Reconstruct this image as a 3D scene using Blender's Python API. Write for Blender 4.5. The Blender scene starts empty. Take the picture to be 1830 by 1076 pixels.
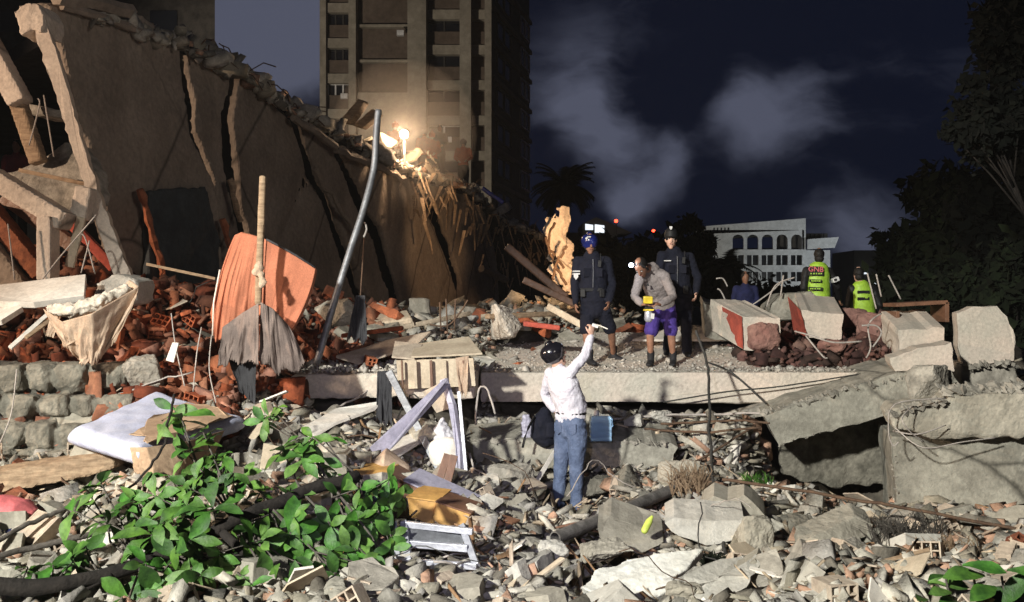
import bpy, bmesh, math, random
import numpy as np
from mathutils import Vector, Matrix, noise, Euler
R = math.radians
rng = random.Random(7)
nr = np.random.RandomState(11)
S = bpy.context.scene
COL = S.collection
CAMZ = 2.4
F = 1779.2


def P(px, py, Y):
    return Vector(((px-915)/F*Y, Y, CAMZ-(py-538)/F*Y))


# ------------------------------------------------------------------ camera
cam = bpy.data.cameras.new('camera')
camo = bpy.data.objects.new('camera', cam)
COL.objects.link(camo)
camo.location = (0, 0, CAMZ)
camo.rotation_euler = (R(90), 0, 0)
cam.lens = 35
cam.sensor_width = 36
cam.clip_end = 3000
S.camera = camo
S.view_settings.view_transform = 'Standard'
S.view_settings.look = 'None'
S.view_settings.exposure = 0.0
S.view_settings.gamma = 1
S.cycles.max_bounces = 5
S.cycles.volume_bounces = 0

# ------------------------------------------------------------------ night sky with lit clouds
world = bpy.data.worlds.new("World")
S.world = world
world.use_nodes = True
wt = world.node_tree
wt.nodes.clear()


def sky():
    N, L = wt.nodes, wt.links
    out = N.new('ShaderNodeOutputWorld')
    bg = N.new('ShaderNodeBackground')
    L.new(bg.outputs[0], out.inputs[0])
    tc = N.new('ShaderNodeTexCoord')

    def math_(op, a, b=None, clamp=False):
        m = N.new('ShaderNodeMath')
        m.operation = op
        m.use_clamp = clamp
        for i, v in enumerate((a, b)):
            if v is None:
                continue
            if isinstance(v, (int, float)):
                m.inputs[i].default_value = v
            else:
                L.new(v, m.inputs[i])
        return m.outputs[0]
    wn = N.new('ShaderNodeTexNoise')
    wn.inputs['Scale'].default_value = 7
    wn.inputs['Detail'].default_value = 5
    L.new(tc.outputs['Generated'], wn.inputs['Vector'])
    wv = N.new('ShaderNodeMix')
    wv.data_type = 'VECTOR'
    wv.inputs[0].default_value = 0.085
    L.new(tc.outputs['Generated'], wv.inputs[4])
    L.new(wn.outputs['Color'], wv.inputs[5])
    # drifting cloud noise
    mp = N.new('ShaderNodeMapping')
    mp.inputs['Scale'].default_value = (1.0, 1.0, 2.2)
    mp.inputs['Location'].default_value = (3.1, .4, 1.7)
    L.new(wv.outputs[1], mp.inputs[0])
    n1 = N.new('ShaderNodeTexNoise')
    n1.inputs['Scale'].default_value = 5.0
    n1.inputs['Detail'].default_value = 7
    n1.inputs['Roughness'].default_value = .55
    L.new(mp.outputs[0], n1.inputs['Vector'])
    total = None
    # cloud banks: direction, angular radius, strength
    banks = [((1030, 175), .055, 1.15), ((1115, 355), .022, 1.15), ((1190, 290), .032, 1.1), ((1080, 262), .035, .9), ((1440, 190), .05, .95), ((1330, 215), .03, .7),
             ((1330, 195), .04, .4), ((1530, 420), .055, 1.1), ((1600, 150), .05, .3), ((430, -30), .075, 1.7), ((540, 130), .05, .5),
             ((1170, 10), .06, .35), ((300, -100), .15, 1.0), ((1700, 110), .05, .4), ((980, 330), .04, .35)]
    for (px, py), rad, st in banks:
        d = (P(px, py, 1.0)-Vector((0, 0, CAMZ))).normalized()
        s = N.new('ShaderNodeVectorMath')
        s.operation = 'DISTANCE'
        L.new(wv.outputs[1], s.inputs[0])
        dd = d*(1-.085)+Vector((.5, .5, .5))*.085
        s.inputs[1].default_value = dd
        a = math_('DIVIDE', s.outputs['Value'], rad)
        a = math_('MULTIPLY', a, a)
        a = math_('MULTIPLY', a, -1.0)
        a = math_('EXPONENT', a)
        a = math_('MULTIPLY', a, st)
        total = a if total is None else math_('ADD', total, a)
    r = N.new('ShaderNodeMapRange')
    r.interpolation_type = 'SMOOTHSTEP'
    r.inputs[1].default_value = .38
    r.inputs[2].default_value = 1.35
    L.new(math_('ADD', math_('MULTIPLY', total, 1.0), math_('MULTIPLY', math_('SUBTRACT', n1.outputs['Fac'], .5), 3.6)), r.inputs[0])
    c = math_('MULTIPLY', r.outputs[0], math_('ADD', math_('MULTIPLY', total, .8), .06), True)
    mix = N.new('ShaderNodeMix')
    mix.data_type = 'RGBA'
    L.new(c, mix.inputs[0])
    mix.inputs[6].default_value = (.0030, .0048, .0135, 1)
    mix.inputs[7].default_value = (.082, .090, .132, 1)
    L.new(mix.outputs[2], bg.inputs[0])
    bg.inputs[1].default_value = 1.0


sky()


# ------------------------------------------------------------------ floodlights of the rescue site, plus added fill spots for wall and buildings
def lamp(name, kind, loc, energy, color, size=.12, aim=None, cone=60, blend=.5):
    l = bpy.data.lights.new(name, kind)
    l.energy = energy
    l.color = color
    l.shadow_soft_size = size
    if kind == 'SPOT':
        l.spot_size = R(cone)
        l.spot_blend = blend
    o = bpy.data.objects.new(name, l)
    COL.objects.link(o)
    o.location = loc
    if aim:
        o.rotation_euler = (Vector(aim)-Vector(loc)).to_track_quat('-Z', 'Y').to_euler()
    return o


lamp('floodlight_front', 'SPOT', (-9.5, -8.0, 9.5), 36500, (1.0, .985, .89), .42, (.7, 7.5, 0.0), 45, .6)
lamp('wall_fill_spot', 'SPOT', (7.0, -4.0, 4.5), 2300, (1.0, .90, .80), 1.2, (-4.6, 17.5, 7.6), 44, .8)  # added wash from the right to brighten the collapsed wall, no known lamp
lamp('floodlight_left', 'SPOT', (-13.5, 6.0, 5.2), 5600, (1.0, .73, .52), .15, (-4.6, 11.5, 2.6), 60, .5)
lamp('floodlight_low', 'SPOT', (-.7, 0.6, 3.1), 620, (.74, .70, 1.0), .06, (0.0, 10.4, 1.1), 34, .8)
lamp('hall_fill_spot', 'SPOT', (34, 78, 2.5), 7000, (.98, 1.0, .93), .3, (30, 110, 8), 60, .5)  # added spot that brightens the hall front
lamp('annex_fill_spot', 'SPOT', (44, 96, 2.5), 5000, (.85, .92, 1.0), .3, (35, 113, 8), 60, .5)  # added spot that brightens the annex
lamp('tower_fill_spot', 'SPOT', (-24, 34, 2.0), 36000, (1.0, .88, .72), .5, (-9, 78, 16), 50, .6)  # added spot in place of city glow, keeps the tower from going black


# ------------------------------------------------------------------ materials
MATS = {}


def mk(name, c1, c2=None, scale=4.0, rough=.85, bump=.3, bscale=30.0, metal=0.0, island=0.0, c3=None, spec=.3,
       trans=0.0, crack=0.0, backc=None, coord='Object', streak=None):
    m = bpy.data.materials.new(name)
    m.use_nodes = True
    N, L = m.node_tree.nodes, m.node_tree.links
    b = N['Principled BSDF']
    b.inputs['Roughness'].default_value = rough
    b.inputs['Metallic'].default_value = metal
    b.inputs['Specular IOR Level'].default_value = spec
    tc = N.new('ShaderNodeTexCoord')
    vec = tc.outputs[coord]
    if streak:
        mp = N.new('ShaderNodeMapping')
        mp.inputs['Scale'].default_value = streak
        L.new(vec, mp.inputs[0])
        vec = mp.outputs[0]
    c2 = c2 or tuple(x*.6 for x in c1)
    n = N.new('ShaderNodeTexNoise')
    n.inputs['Scale'].default_value = scale
    n.inputs['Detail'].default_value = 8
    n.inputs['Roughness'].default_value = .62
    L.new(vec, n.inputs['Vector'])
    rp = N.new('ShaderNodeValToRGB')
    rp.color_ramp.elements[0].position = .36
    rp.color_ramp.elements[0].color = (*c2, 1)
    rp.color_ramp.elements[1].position = .64
    rp.color_ramp.elements[1].color = (*c1, 1)
    L.new(n.outputs['Fac'], rp.inputs[0])
    colo = rp.outputs[0]
    n2 = N.new('ShaderNodeTexNoise')
    n2.inputs['Scale'].default_value = bscale
    n2.inputs['Detail'].default_value = 6
    n2.inputs['Roughness'].default_value = .7
    L.new(tc.outputs[coord], n2.inputs['Vector'])
    # fine mottling
    mr = N.new('ShaderNodeMapRange')
    mr.inputs[1].default_value = .3
    mr.inputs[2].default_value = .7
    mr.inputs[3].default_value = .72
    mr.inputs[4].default_value = 1.22
    L.new(n2.outputs['Fac'], mr.inputs[0])
    mu = N.new('ShaderNodeMix')
    mu.data_type = 'RGBA'
    mu.blend_type = 'MULTIPLY'
    mu.inputs[0].default_value = .8
    L.new(colo, mu.inputs[6])
    cc = N.new('ShaderNodeCombineColor')
    for i in range(3):
        L.new(mr.outputs[0], cc.inputs[i])
    L.new(cc.outputs[0], mu.inputs[7])
    colo = mu.outputs[2]
    if island or c3:
        g = N.new('ShaderNodeNewGeometry')
        src = g.outputs['Random Per Island']
        if not island:
            oi = N.new('ShaderNodeObjectInfo')
            src = oi.outputs['Random']
        r2 = N.new('ShaderNodeValToRGB')
        cr = r2.color_ramp
        cr.interpolation = 'CONSTANT' if c3 else 'LINEAR'
        pal = c3 or [(1-island,)*3, (1+island,)*3]
        cr.elements[0].color = (*pal[0], 1)
        cr.elements[1].color = (*pal[-1], 1)
        cr.elements[1].position = (len(pal)-1)/len(pal) if c3 else 1
        for i, p in enumerate(pal[1:-1]):
            e = cr.elements.new((i+1)/len(pal))
            e.color = (*p, 1)
        L.new(src, r2.inputs[0])
        m2 = N.new('ShaderNodeMix')
        m2.data_type = 'RGBA'
        m2.blend_type = 'MULTIPLY'
        m2.inputs[0].default_value = 1
        L.new(colo, m2.inputs[6])
        L.new(r2.outputs[0], m2.inputs[7])
        colo = m2.outputs[2]
    hgt = n2.outputs['Fac']
    if crack:
        v = N.new('ShaderNodeTexVoronoi')
        v.feature = 'DISTANCE_TO_EDGE'
        v.inputs['Scale'].default_value = crack
        wv = N.new('ShaderNodeMix')
        wv.data_type = 'VECTOR'
        wv.inputs[0].default_value = .12
        L.new(tc.outputs[coord], wv.inputs[4])
        L.new(n.outputs['Color'], wv.inputs[5])
        L.new(wv.outputs[1], v.inputs['Vector'])
        r3 = N.new('ShaderNodeMapRange')
        r3.inputs[1].default_value = 0
        r3.inputs[2].default_value = .012
        r3.inputs[3].default_value = .35
        L.new(v.outputs['Distance'], r3.inputs[0])
        m3 = N.new('ShaderNodeMix')
        m3.data_type = 'RGBA'
        m3.blend_type = 'MULTIPLY'
        m3.inputs[0].default_value = 1
        c4 = N.new('ShaderNodeCombineColor')
        for i in range(3):
            L.new(r3.outputs[0], c4.inputs[i])
        L.new(colo, m3.inputs[6])
        L.new(c4.outputs[0], m3.inputs[7])
        colo = m3.outputs[2]
    if backc:
        g = N.new('ShaderNodeNewGeometry')
        m4 = N.new('ShaderNodeMix')
        m4.data_type = 'RGBA'
        L.new(g.outputs['Backfacing'], m4.inputs[0])
        L.new(colo, m4.inputs[6])
        m4.inputs[7].default_value = (*backc, 1)
        colo = m4.outputs[2]
    L.new(colo, b.inputs['Base Color'])
    if bump:
        bp = N.new('ShaderNodeBump')
        bp.inputs['Strength'].default_value = bump
        bp.inputs['Distance'].default_value = .02
        L.new(hgt, bp.inputs['Height'])
        L.new(bp.outputs[0], b.inputs['Normal'])
    if trans:
        b.inputs['Transmission Weight'].default_value = trans
        b.inputs['IOR'].default_value = 1.33
    MATS[name] = m
    return m


def emit(name, color, strength):
    m = bpy.data.materials.new(name)
    m.use_nodes = True
    b = m.node_tree.nodes['Principled BSDF']
    b.inputs['Base Color'].default_value = (*color, 1)
    b.inputs['Emission Color'].default_value = (*color, 1)
    b.inputs['Emission Strength'].default_value = strength
    MATS[name] = m
    return m


mk('concrete', (.40, .37, .31), (.24, .22, .18), 2.2, .9, .5, 26)
mk('concrete_pink', (.58, .49, .42), (.46, .43, .37), 1.3, .9, .45, 26)
mk('concrete_green', (.37, .352, .30), (.20, .188, .158), 2.8, .95, .9, 22, crack=.4)
mk('concrete_rough', (.40, .37, .32), (.19, .175, .15), 5, .95, 1.0, 14)
mk('concrete_white', (.52, .50, .455), (.38, .36, .32), 3, .9, .8, 16)
mk('plate_white', (.70, .69, .65), (.58, .57, .52), 3, .9, .35, 22)
mk('plaster_cream', (.60, .52, .44), (.46, .39, .33), 1.5, .9, .35, 25, crack=.5)
mk('wall_brown', (.31, .255, .205), (.195, .155, .122), .8, .92, .5, 14, crack=.3)
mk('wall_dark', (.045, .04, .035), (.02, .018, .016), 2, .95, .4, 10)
mk('wall_blue', (.05, .06, .065), (.025, .03, .035), 2, .8, .3, 12)
mk('stone', (.22, .205, .17), (.09, .085, .07), 5, .95, 1.0, 18, island=.3)
mk('mortar', (.15, .14, .12), None, 8, .95, .8, 30)
mk('brick', (.42, .14, .065), (.22, .07, .035), 8, .9, .5, 40, c3=[(1, 1, 1), (.7, .75, .8), (1, .8, .7), (.55, .55, .6)])
mk('brick_bits', (.36, .12, .055), (.20, .065, .032), 8, .92, .5, 40,
   c3=[(1, 1, 1), (.7, .9, 1.2), (.35, .4, .5), (1.1, 1.6, 2.4), (.8, .6, .5), (.4, .3, .3), (1, 1.3, 1.6)], island=.1)
mk('tile_pale', (.50, .42, .33), (.36, .29, .23), 8, .9, .4, 40)
mk('rubble_bits', (.43, .405, .355), (.25, .235, .20), 7, .95, .7, 30,
   c3=[(1, 1, 1), (.6, .6, .6), (1.2, 1.2, 1.2), (.85, .8, .72), (.42, .4, .38), (1.35, 1.33, 1.3), (.9, .9, .95), (1.15, .75, .6), (.7, .68, .62)], island=.1)
mk('soil', (.12, .105, .085), (.055, .048, .04), 5, 1, 1.0, 12)
mk('wood', (.36, .26, .17), (.20, .135, .085), 3, .8, .3, 20, streak=(2, 2, 14))
mk('wood_pale', (.58, .49, .37), (.42, .34, .25), 3, .75, .25, 30)
mk('wood_bits', (.40, .32, .23), (.22, .17, .12), 5, .85, .4, 30,
   c3=[(1, 1, 1), (.55, .55, .55), (1.5, 1.5, 1.5), (.8, .6, .45), (1.2, 1.2, 1.3)], island=.1)
mk('wood_brown', (.20, .10, .06), (.12, .06, .035), 4, .5, .2, 20, spec=.5)
mk('wood_yellow', (.55, .32, .10), (.42, .23, .07), 3, .55, .2, 20, spec=.5)
mk('board_white', (.72, .68, .62), (.60, .55, .49), 3, .7, .15, 20)
mk('board_lilac', (.46, .44, .54), (.34, .33, .42), 6, .45, .2, 30, spec=.5)
mk('metal_grey', (.22, .23, .25), (.13, .135, .15), 6, .5, .25, 30, metal=.5, spec=.5)
mk('metal_light', (.55, .56, .62), (.36, .37, .42), 6, .4, .2, 30, metal=.4, spec=.5)
mk('steel_rust', (.16, .10, .065), (.08, .05, .035), 12, .8, .5, 60, metal=.3)
mk('cable', (.05, .048, .045), (.025, .024, .022), 12, .7, .4, 60)
mk('cable_pale', (.42, .38, .35), (.28, .25, .23), 12, .6, .3, 60)
mk('pipe_old', (.17, .16, .15), (.07, .065, .06), 9, .75, .5, 30)
mk('mattress_blue', (.46, .48, .60), (.36, .39, .53), 5, .8, .25, 60)
mk('cardboard', (.42, .30, .20), (.28, .19, .125), 5, .9, .3, 30)
mk('sheet_orange', (.50, .185, .105), (.36, .125, .07), 1.5, .8, .25, 70)
mk('cloth_grey', (.23, .18, .16), (.14, .11, .10), 4, .95, .4, 90)
mk('cloth_dark', (.055, .055, .06), (.03, .03, .034), 4, .95, .4, 90)
mk('cloth_pale', (.52, .40, .30), (.40, .28, .20), 5, .9, .4, 70)
mk('cloth_pink', (.62, .16, .17), (.50, .12, .13), 4, .8, .3, 60)
mk('cloth_navy', (.02, .025, .09), (.012, .015, .05), 6, .9, .5, 60)
mk('plastic_white', (.55, .54, .57), (.45, .44, .48), 5, .5, .6, 14, spec=.5)
mk('net_white', (.60, .55, .48), (.38, .33, .27), 9, .8, 1.0, 14)
mk('yellow', (.85, .65, .05), None, 5, .4, .1, 20, spec=.5)
mk('lime', (.55, .65, .12), (.45, .55, .1), 5, .5, .1, 20)
mk('leaf', (.072, .19, .028), (.020, .065, .011), 9, .55, .35, 30, island=.3, c3=[(1, 1, 1), (.55, .6, .55), (1.35, 1.1, .9), (.8, 1, .7), (1.7, 1.25, 1.6), (1, .9, .8), (1.2, 1.15, 1.0)], backc=(.13, .20, .11), spec=.5)
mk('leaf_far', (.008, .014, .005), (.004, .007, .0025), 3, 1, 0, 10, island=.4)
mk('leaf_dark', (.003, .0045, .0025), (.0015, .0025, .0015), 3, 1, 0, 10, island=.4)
mk('bark', (.13, .115, .10), (.06, .052, .045), 10, .9, .9, 25)
mk('bark_dark', (.028, .023, .020), (.012, .010, .009), 10, .9, .9, 25)
mk('tower_concrete', (.30, .27, .22), (.22, .195, .155), .25, .9, .1, 2)
mk('tower_brown', (.13, .10, .08), (.09, .068, .052), .5, .9, .1, 2)
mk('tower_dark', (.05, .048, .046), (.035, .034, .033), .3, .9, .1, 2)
mk('glass_dark', (.012, .014, .018), (.008, .009, .012), 1, .12, 0, 2, spec=.6)
mk('frame_white', (.62, .62, .62), (.5, .5, .5), 1, .6, 0, 2)
mk('hall_white', (.62, .63, .62), (.50, .51, .50), .3, .9, .1, 2)
mk('asphalt', (.05, .05, .05), (.03, .03, .03), .5, .95, .3, 4)
mk('skin_light', (.60, .38, .29), (.52, .31, .23), 12, .55, .1, 60)
mk('skin_brown', (.30, .155, .10), (.22, .11, .07), 12, .5, .1, 60)
mk('hair', (.012, .010, .009), None, 20, .6, .4, 60)
mk('shirt_white', (.60, .58, .64), (.52, .50, .57), 6, .85, .5, 18)  # white cloth, lavender cast of the purple light put into its colour
mk('denim', (.12, .155, .25), (.065, .088, .155), 7, .9, .35, 60)
mk('navy', (.007, .008, .018), (.004, .005, .012), 6, .9, .3, 40)
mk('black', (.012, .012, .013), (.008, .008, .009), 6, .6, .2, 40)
mk('black_gloss', (.012, .011, .016), None, 6, .18, 0, 40, spec=.7)
mk('helmet_blue', (.012, .02, .15), (.008, .012, .07), 6, .25, 0, 40, spec=.6)
mk('hoodie_grey', (.27, .235, .23), (.20, .175, .17), 6, .95, .4, 50)
mk('purple', (.07, .04, .25), (.045, .025, .17), 6, .8, .3, 40)
mk('vest_lime', (.34, .56, .05), (.26, .44, .04), 5, .5, .2, 30, spec=.5)
mk('orange_suit', (.55, .10, .03), (.40, .07, .02), 5, .8, .2, 30)
mk('white_mark', (.75, .75, .75), None, 5, .6, 0, 30)
mk('red_paint', (.45, .09, .06), (.33, .07, .05), 3, .85, .4, 26)
mk('shoe', (.02, .02, .024), (.014, .014, .016), 9, .7, .2, 50)
mk('eye_white', (.7, .68, .65), None, 9, .3, 0, 50)
mk('lip', (.30, .12, .10), None, 9, .5, 0, 50)
mk('text_red', (.20, .02, .03), None, 9, .5, 0, 50)
mk('red_bits', (.15, .07, .055), (.07, .035, .03), 7, .95, .8, 20, c3=[(1, 1, 1), (.6, .6, .65), (1.6, 2.0, 2.0), (.8, .7, .7), (1.2, 1.3, 1.4), (.4, .5, .5)], island=.1)
mk('conc_red', (.30, .17, .14), (.20, .10, .085), 5, .95, .9, 14)
mk('deck_dust', (.46, .43, .385), (.36, .33, .29), 6, .95, .8, 22, island=.25)
mk('dust', (.33, .30, .26), (.2, .18, .15), 6, .95, .8, 22)
emit('lamp_warm', (1.0, .78, .5), 60)
emit('lamp_cold', (.75, .82, 1.0), 40)
emit('lamp_red', (1.0, .05, .02), 8)
emit('window_lit', (.85, .93, 1.0), 1.1)
emit('window_cool', (.55, .65, .85), .16)
emit('lamp_green', (.0, .8, .3), .35)


def water_mat():
    m = bpy.data.materials.new('clear_blue_plastic')
    m.use_nodes = True
    N, L = m.node_tree.nodes, m.node_tree.links
    b = N['Principled BSDF']
    b.inputs['Base Color'].default_value = (.42, .66, .95, 1)
    b.inputs['Roughness'].default_value = .12
    b.inputs['Transmission Weight'].default_value = .5
    b.inputs['IOR'].default_value = 1.2
    MATS['jug'] = m


water_mat()


# ------------------------------------------------------------------ helpers
def finish(o, parent=None, label=None, cat=None, group=None, kind=None):
    COL.objects.link(o)
    if parent is not None:
        o.location = Vector(o.location)-Vector(parent['wloc'])
        o.parent = parent
    if label:
        o['label'] = label
    if cat:
        o['category'] = cat
    if group:
        o['group'] = group
    if kind:
        o['kind'] = kind
    return o


def empty(name, loc, label, cat, group=None):
    o = bpy.data.objects.new(name, None)
    o.empty_display_size = .2
    o.location = loc
    o['wloc'] = list(loc)
    finish(o, None, label, cat, group)
    return o


class MB:
    def __init__(s):
        s.v = []
        s.f = []
        s.m = []
        s.cur = 0

    def add(s, vs, fs):
        b = len(s.v)
        s.v += [Vector(p) for p in vs]
        s.f += [tuple(i+b for i in f) for f in fs]
        s.m += [s.cur]*len(fs)
        return s

    def box(s, c, size, rot=None, taper=1.0):
        hx, hy, hz = [x/2 for x in size]
        M = rot if isinstance(rot, Matrix) else (Euler(rot).to_matrix() if rot else Matrix.Identity(3))
        c = Vector(c)
        vs = []
        for z in (-1, 1):
            k = taper if z > 0 else 1
            for x, y in ((-1, -1), (1, -1), (1, 1), (-1, 1)):
                vs.append(c+M @ Vector((x*hx*k, y*hy*k, z*hz)))
        return s.add(vs, [(3, 2, 1, 0), (4, 5, 6, 7), (0, 1, 5, 4), (1, 2, 6, 5), (2, 3, 7, 6), (3, 0, 4, 7)])

    def beam(s, a, b, w, d, up=None):
        a, b = Vector(a), Vector(b)
        t = (b-a)
        ln = t.length
        t.normalize()
        up = Vector(up) if up else Vector((0, 1, 0))
        x = up.cross(t)
        if x.length < 1e-3:
            x = Vector((1, 0, 0)).cross(t)
        x.normalize()
        y = t.cross(x)
        M = Matrix((x, y, t)).transposed()
        return s.box((a+b)/2, (w, d, ln), M)

    def tube(s, pts, r, seg=8, cap=True):
        pts = [Vector(p) for p in pts]
        rs = r if isinstance(r, (list, tuple)) else [r]*len(pts)
        ref = Vector((.13, .21, .97))
        vs = []
        for i, p in enumerate(pts):
            t = (pts[min(i+1, len(pts)-1)]-pts[max(i-1, 0)]).normalized()
            if abs(t.dot(ref)) > .95:
                ref = Vector((.9, .3, .1))
            x = ref.cross(t).normalized()
            y = t.cross(x)
            for k in range(seg):
                a = 2*math.pi*k/seg
                vs.append(p+(x*math.cos(a)+y*math.sin(a))*rs[i])
        fs = []
        for i in range(len(pts)-1):
            for k in range(seg):
                k2 = (k+1) % seg
                fs.append((i*seg+k, i*seg+k2, (i+1)*seg+k2, (i+1)*seg+k))
        if cap:
            fs.append(tuple(range(seg))[::-1])
            fs.append(tuple((len(pts)-1)*seg+k for k in range(seg)))
        return s.add(vs, fs)

    def prism(s, pts, vec):
        pts = [Vector(p) for p in pts]
        vec = Vector(vec)
        n = len(pts)
        fs = [tuple(range(n)), tuple(range(2*n-1, n-1, -1))]
        for i in range(n):
            j = (i+1) % n
            fs.append((j, i, n+i, n+j))
        return s.add(pts+[p+vec for p in pts], fs)

    def rock(s, c, size, seed=0, rot=None, n=22, sharp=.5):
        r = random.Random(seed)
        bm = bmesh.new()
        for _ in range(n):
            p = Vector((r.uniform(-1, 1), r.uniform(-1, 1), r.uniform(-1, 1)))
            m = max(abs(p.x), abs(p.y), abs(p.z))
            p = p/m*(1-sharp)+p.normalized()*sharp if m > 0 else p
            bm.verts.new(p)
        g = bmesh.ops.convex_hull(bm, input=bm.verts)
        bmesh.ops.delete(bm, geom=[v for v in bm.verts if not v.link_faces], context='VERTS')
        bm.verts.index_update()
        M = Euler(rot).to_matrix() if rot else Matrix.Identity(3)
        c = Vector(c)
        vs = [c+M @ Vector((v.co.x*size[0]/2, v.co.y*size[1]/2, v.co.z*size[2]/2)) for v in bm.verts]
        fs = [tuple(v.index for v in f.verts) for f in bm.faces]
        bm.free()
        return s.add(vs, fs)

    def hollow(s, c, size, rot=None, nx=3, nz=2, t=.012):
        """clay block with channels along local y"""
        M = Euler(rot).to_matrix() if rot else Matrix.Identity(3)
        c = Vector(c)
        W, D, H = size
        for i in range(nx+1):
            x = -W/2+t/2+(W-t)*i/nx
            s.box(c+M @ Vector((x, 0, 0)), (t, D, H), M)
        for j in range(nz+1):
            z = -H/2+t/2+(H-t)*j/nz
            for i in range(nx):
                x = -W/2+t/2+(W-t)*(i+.5)/nx
                s.box(c+M @ Vector((x, 0, z)), ((W-t)/nx-t-.0005, D-.003, t-.001), M)
        return s

    def loft(s, pts, lat=(1, 0, 0), seg=14):
        """pts: (p, ra, rb)"""
        lat = Vector(lat)
        P_ = [(Vector(p[0]), p[1], p[2] if len(p) > 2 else p[1]) for p in pts]
        n = len(P_)
        rings = []
        for i in range(n):
            t = (P_[min(i+1, n-1)][0]-P_[max(i-1, 0)][0]).normalized()
            l = lat-t*lat.dot(t)
            if l.length < .05:
                l = Vector((0, 1, 0))-t*t.y
                if l.length < .05:
                    l = Vector((0, 0, 1))-t*t.z
            l.normalize()
            d = t.cross(l)
            p, a, b = P_[i]
            m = min(a, b)
            if i == 0:
                rings.append((p-t*m*.85, l, d, a*.5, b*.5))
                rings.append((p-t*m*.5, l, d, a*.85, b*.85))
            rings.append((p, l, d, a, b))
            if i == n-1:
                rings.append((p+t*m*.5, l, d, a*.85, b*.85))
                rings.append((p+t*m*.85, l, d, a*.5, b*.5))
        vs = []
        for p, l, d, a, b in rings:
            for k in range(seg):
                an = 2*math.pi*k/seg
                vs.append(p+l*a*math.cos(an)+d*b*math.sin(an))
        fs = []
        m = len(rings)
        for i in range(m-1):
            for k in range(seg):
                k2 = (k+1) % seg
                fs.append((i*seg+k, i*seg+k2, (i+1)*seg+k2, (i+1)*seg+k))
        fs.append(tuple(range(seg))[::-1])
        fs.append(tuple((m-1)*seg+k for k in range(seg)))
        return s.add(vs, fs)

    def ell(s, c, r, M=None, seg=14, rings=8):
        c = Vector(c)
        M = M or Matrix.Identity(3)
        vs = [c+M @ Vector((0, 0, -r[2]))]
        for i in range(1, rings):
            ph = -math.pi/2+math.pi*i/rings
            for k in range(seg):
                a = 2*math.pi*k/seg
                vs.append(c+M @ Vector((r[0]*math.cos(ph)*math.cos(a), r[1]*math.cos(ph)*math.sin(a), r[2]*math.sin(ph))))
        vs.append(c+M @ Vector((0, 0, r[2])))
        fs = []
        for k in range(seg):
            k2 = (k+1) % seg
            fs.append((0, 1+k2, 1+k))
            for i in range(rings-2):
                a = 1+i*seg
                fs.append((a+k, a+k2, a+seg+k2, a+seg+k))
            a = 1+(rings-2)*seg
            fs.append((a+k, a+k2, len(vs)-1))
        return s.add(vs, fs)

    def build(s, name, mats, parent=None, label=None, cat=None, group=None, kind=None, smooth=False, bevel=0, remesh=0,
              disp=None, smooths=0, fixn=True, solid=0):
        me = bpy.data.meshes.new(name)
        if not s.v:
            return None
        lo = Vector((min(v.x for v in s.v), min(v.y for v in s.v), min(v.z for v in s.v)))
        hi = Vector((max(v.x for v in s.v), max(v.y for v in s.v), max(v.z for v in s.v)))
        o0 = Vector(((lo.x+hi.x)/2, (lo.y+hi.y)/2, lo.z))
        me.from_pydata([tuple(v-o0) for v in s.v], [], s.f)
        if isinstance(mats, str):
            mats = [mats]
        for m in mats:
            me.materials.append(MATS[m])
        me.polygons.foreach_set('material_index', s.m)
        if fixn:
            bm = bmesh.new()
            bm.from_mesh(me)
            bmesh.ops.recalc_face_normals(bm, faces=bm.faces)
            bm.to_mesh(me)
            bm.free()
        if smooth:
            me.polygons.foreach_set('use_smooth', [True]*len(me.polygons))
        me.update()
        o = bpy.data.objects.new(name, me)
        o.location = o0
        o['wloc'] = list(o0)
        if bevel:
            b = o.modifiers.new('bevel', 'BEVEL')
            b.width = bevel
            b.segments = 2
            b.limit_method = 'ANGLE'
        if solid:
            b = o.modifiers.new('solid', 'SOLIDIFY')
            b.thickness = solid
            b.offset = 0
        if remesh:
            r = o.modifiers.new('remesh', 'REMESH')
            r.mode = 'VOXEL'
            r.voxel_size = remesh
            r.use_smooth_shade = smooth
        if smooths:
            r = o.modifiers.new('smooth', 'SMOOTH')
            r.iterations = smooths
            r.factor = .5
        if disp:
            for k, (st, sc) in enumerate(disp):
                t = bpy.data.textures.new('clouds', 'CLOUDS')
                t.noise_scale = sc
                t.noise_depth = 3
                d = o.modifiers.new('disp', 'DISPLACE')
                d.texture = t
                d.strength = st
                d.mid_level = .5
                d.texture_coords = 'LOCAL'
        return finish(o, parent, label, cat, group, kind)


def jag(pts, amp, step, seed=0, closed=True):
    """roughen an outline of 3D points"""
    r = random.Random(seed)
    out = []
    n = len(pts)
    for i in range(n if closed else n-1):
        a, b = Vector(pts[i]), Vector(pts[(i+1) % n])
        k = max(1, int((b-a).length/step))
        for j in range(k):
            p = a.lerp(b, j/k)
            if j:
                p = p+Vector((r.gauss(0, amp), r.gauss(0, amp*.3), r.gauss(0, amp)))
            out.append(p)
    if not closed:
        out.append(Vector(pts[-1]))
    return out


def slab(name, poly, vec, mat, label, cat, amp=.015, step=.12, remesh=.035, disp=((.015, .1),), seed=0, parent=None, group=None, smooth=False):
    """poly: list of (px,py,Y)"""
    if not remesh:
        step = min(step, .07)
        amp = min(amp, .009)
    pts = jag([P(*p) for p in poly], amp, step, seed)
    b = MB()
    b.prism(pts, vec)
    if Vector(vec).length < .09 or not remesh:
        return b.build(name, mat, parent, label, cat, group, bevel=.003)
    return b.build(name, mat, parent, label, cat, group, remesh=remesh, disp=disp, smooth=smooth)


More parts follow.
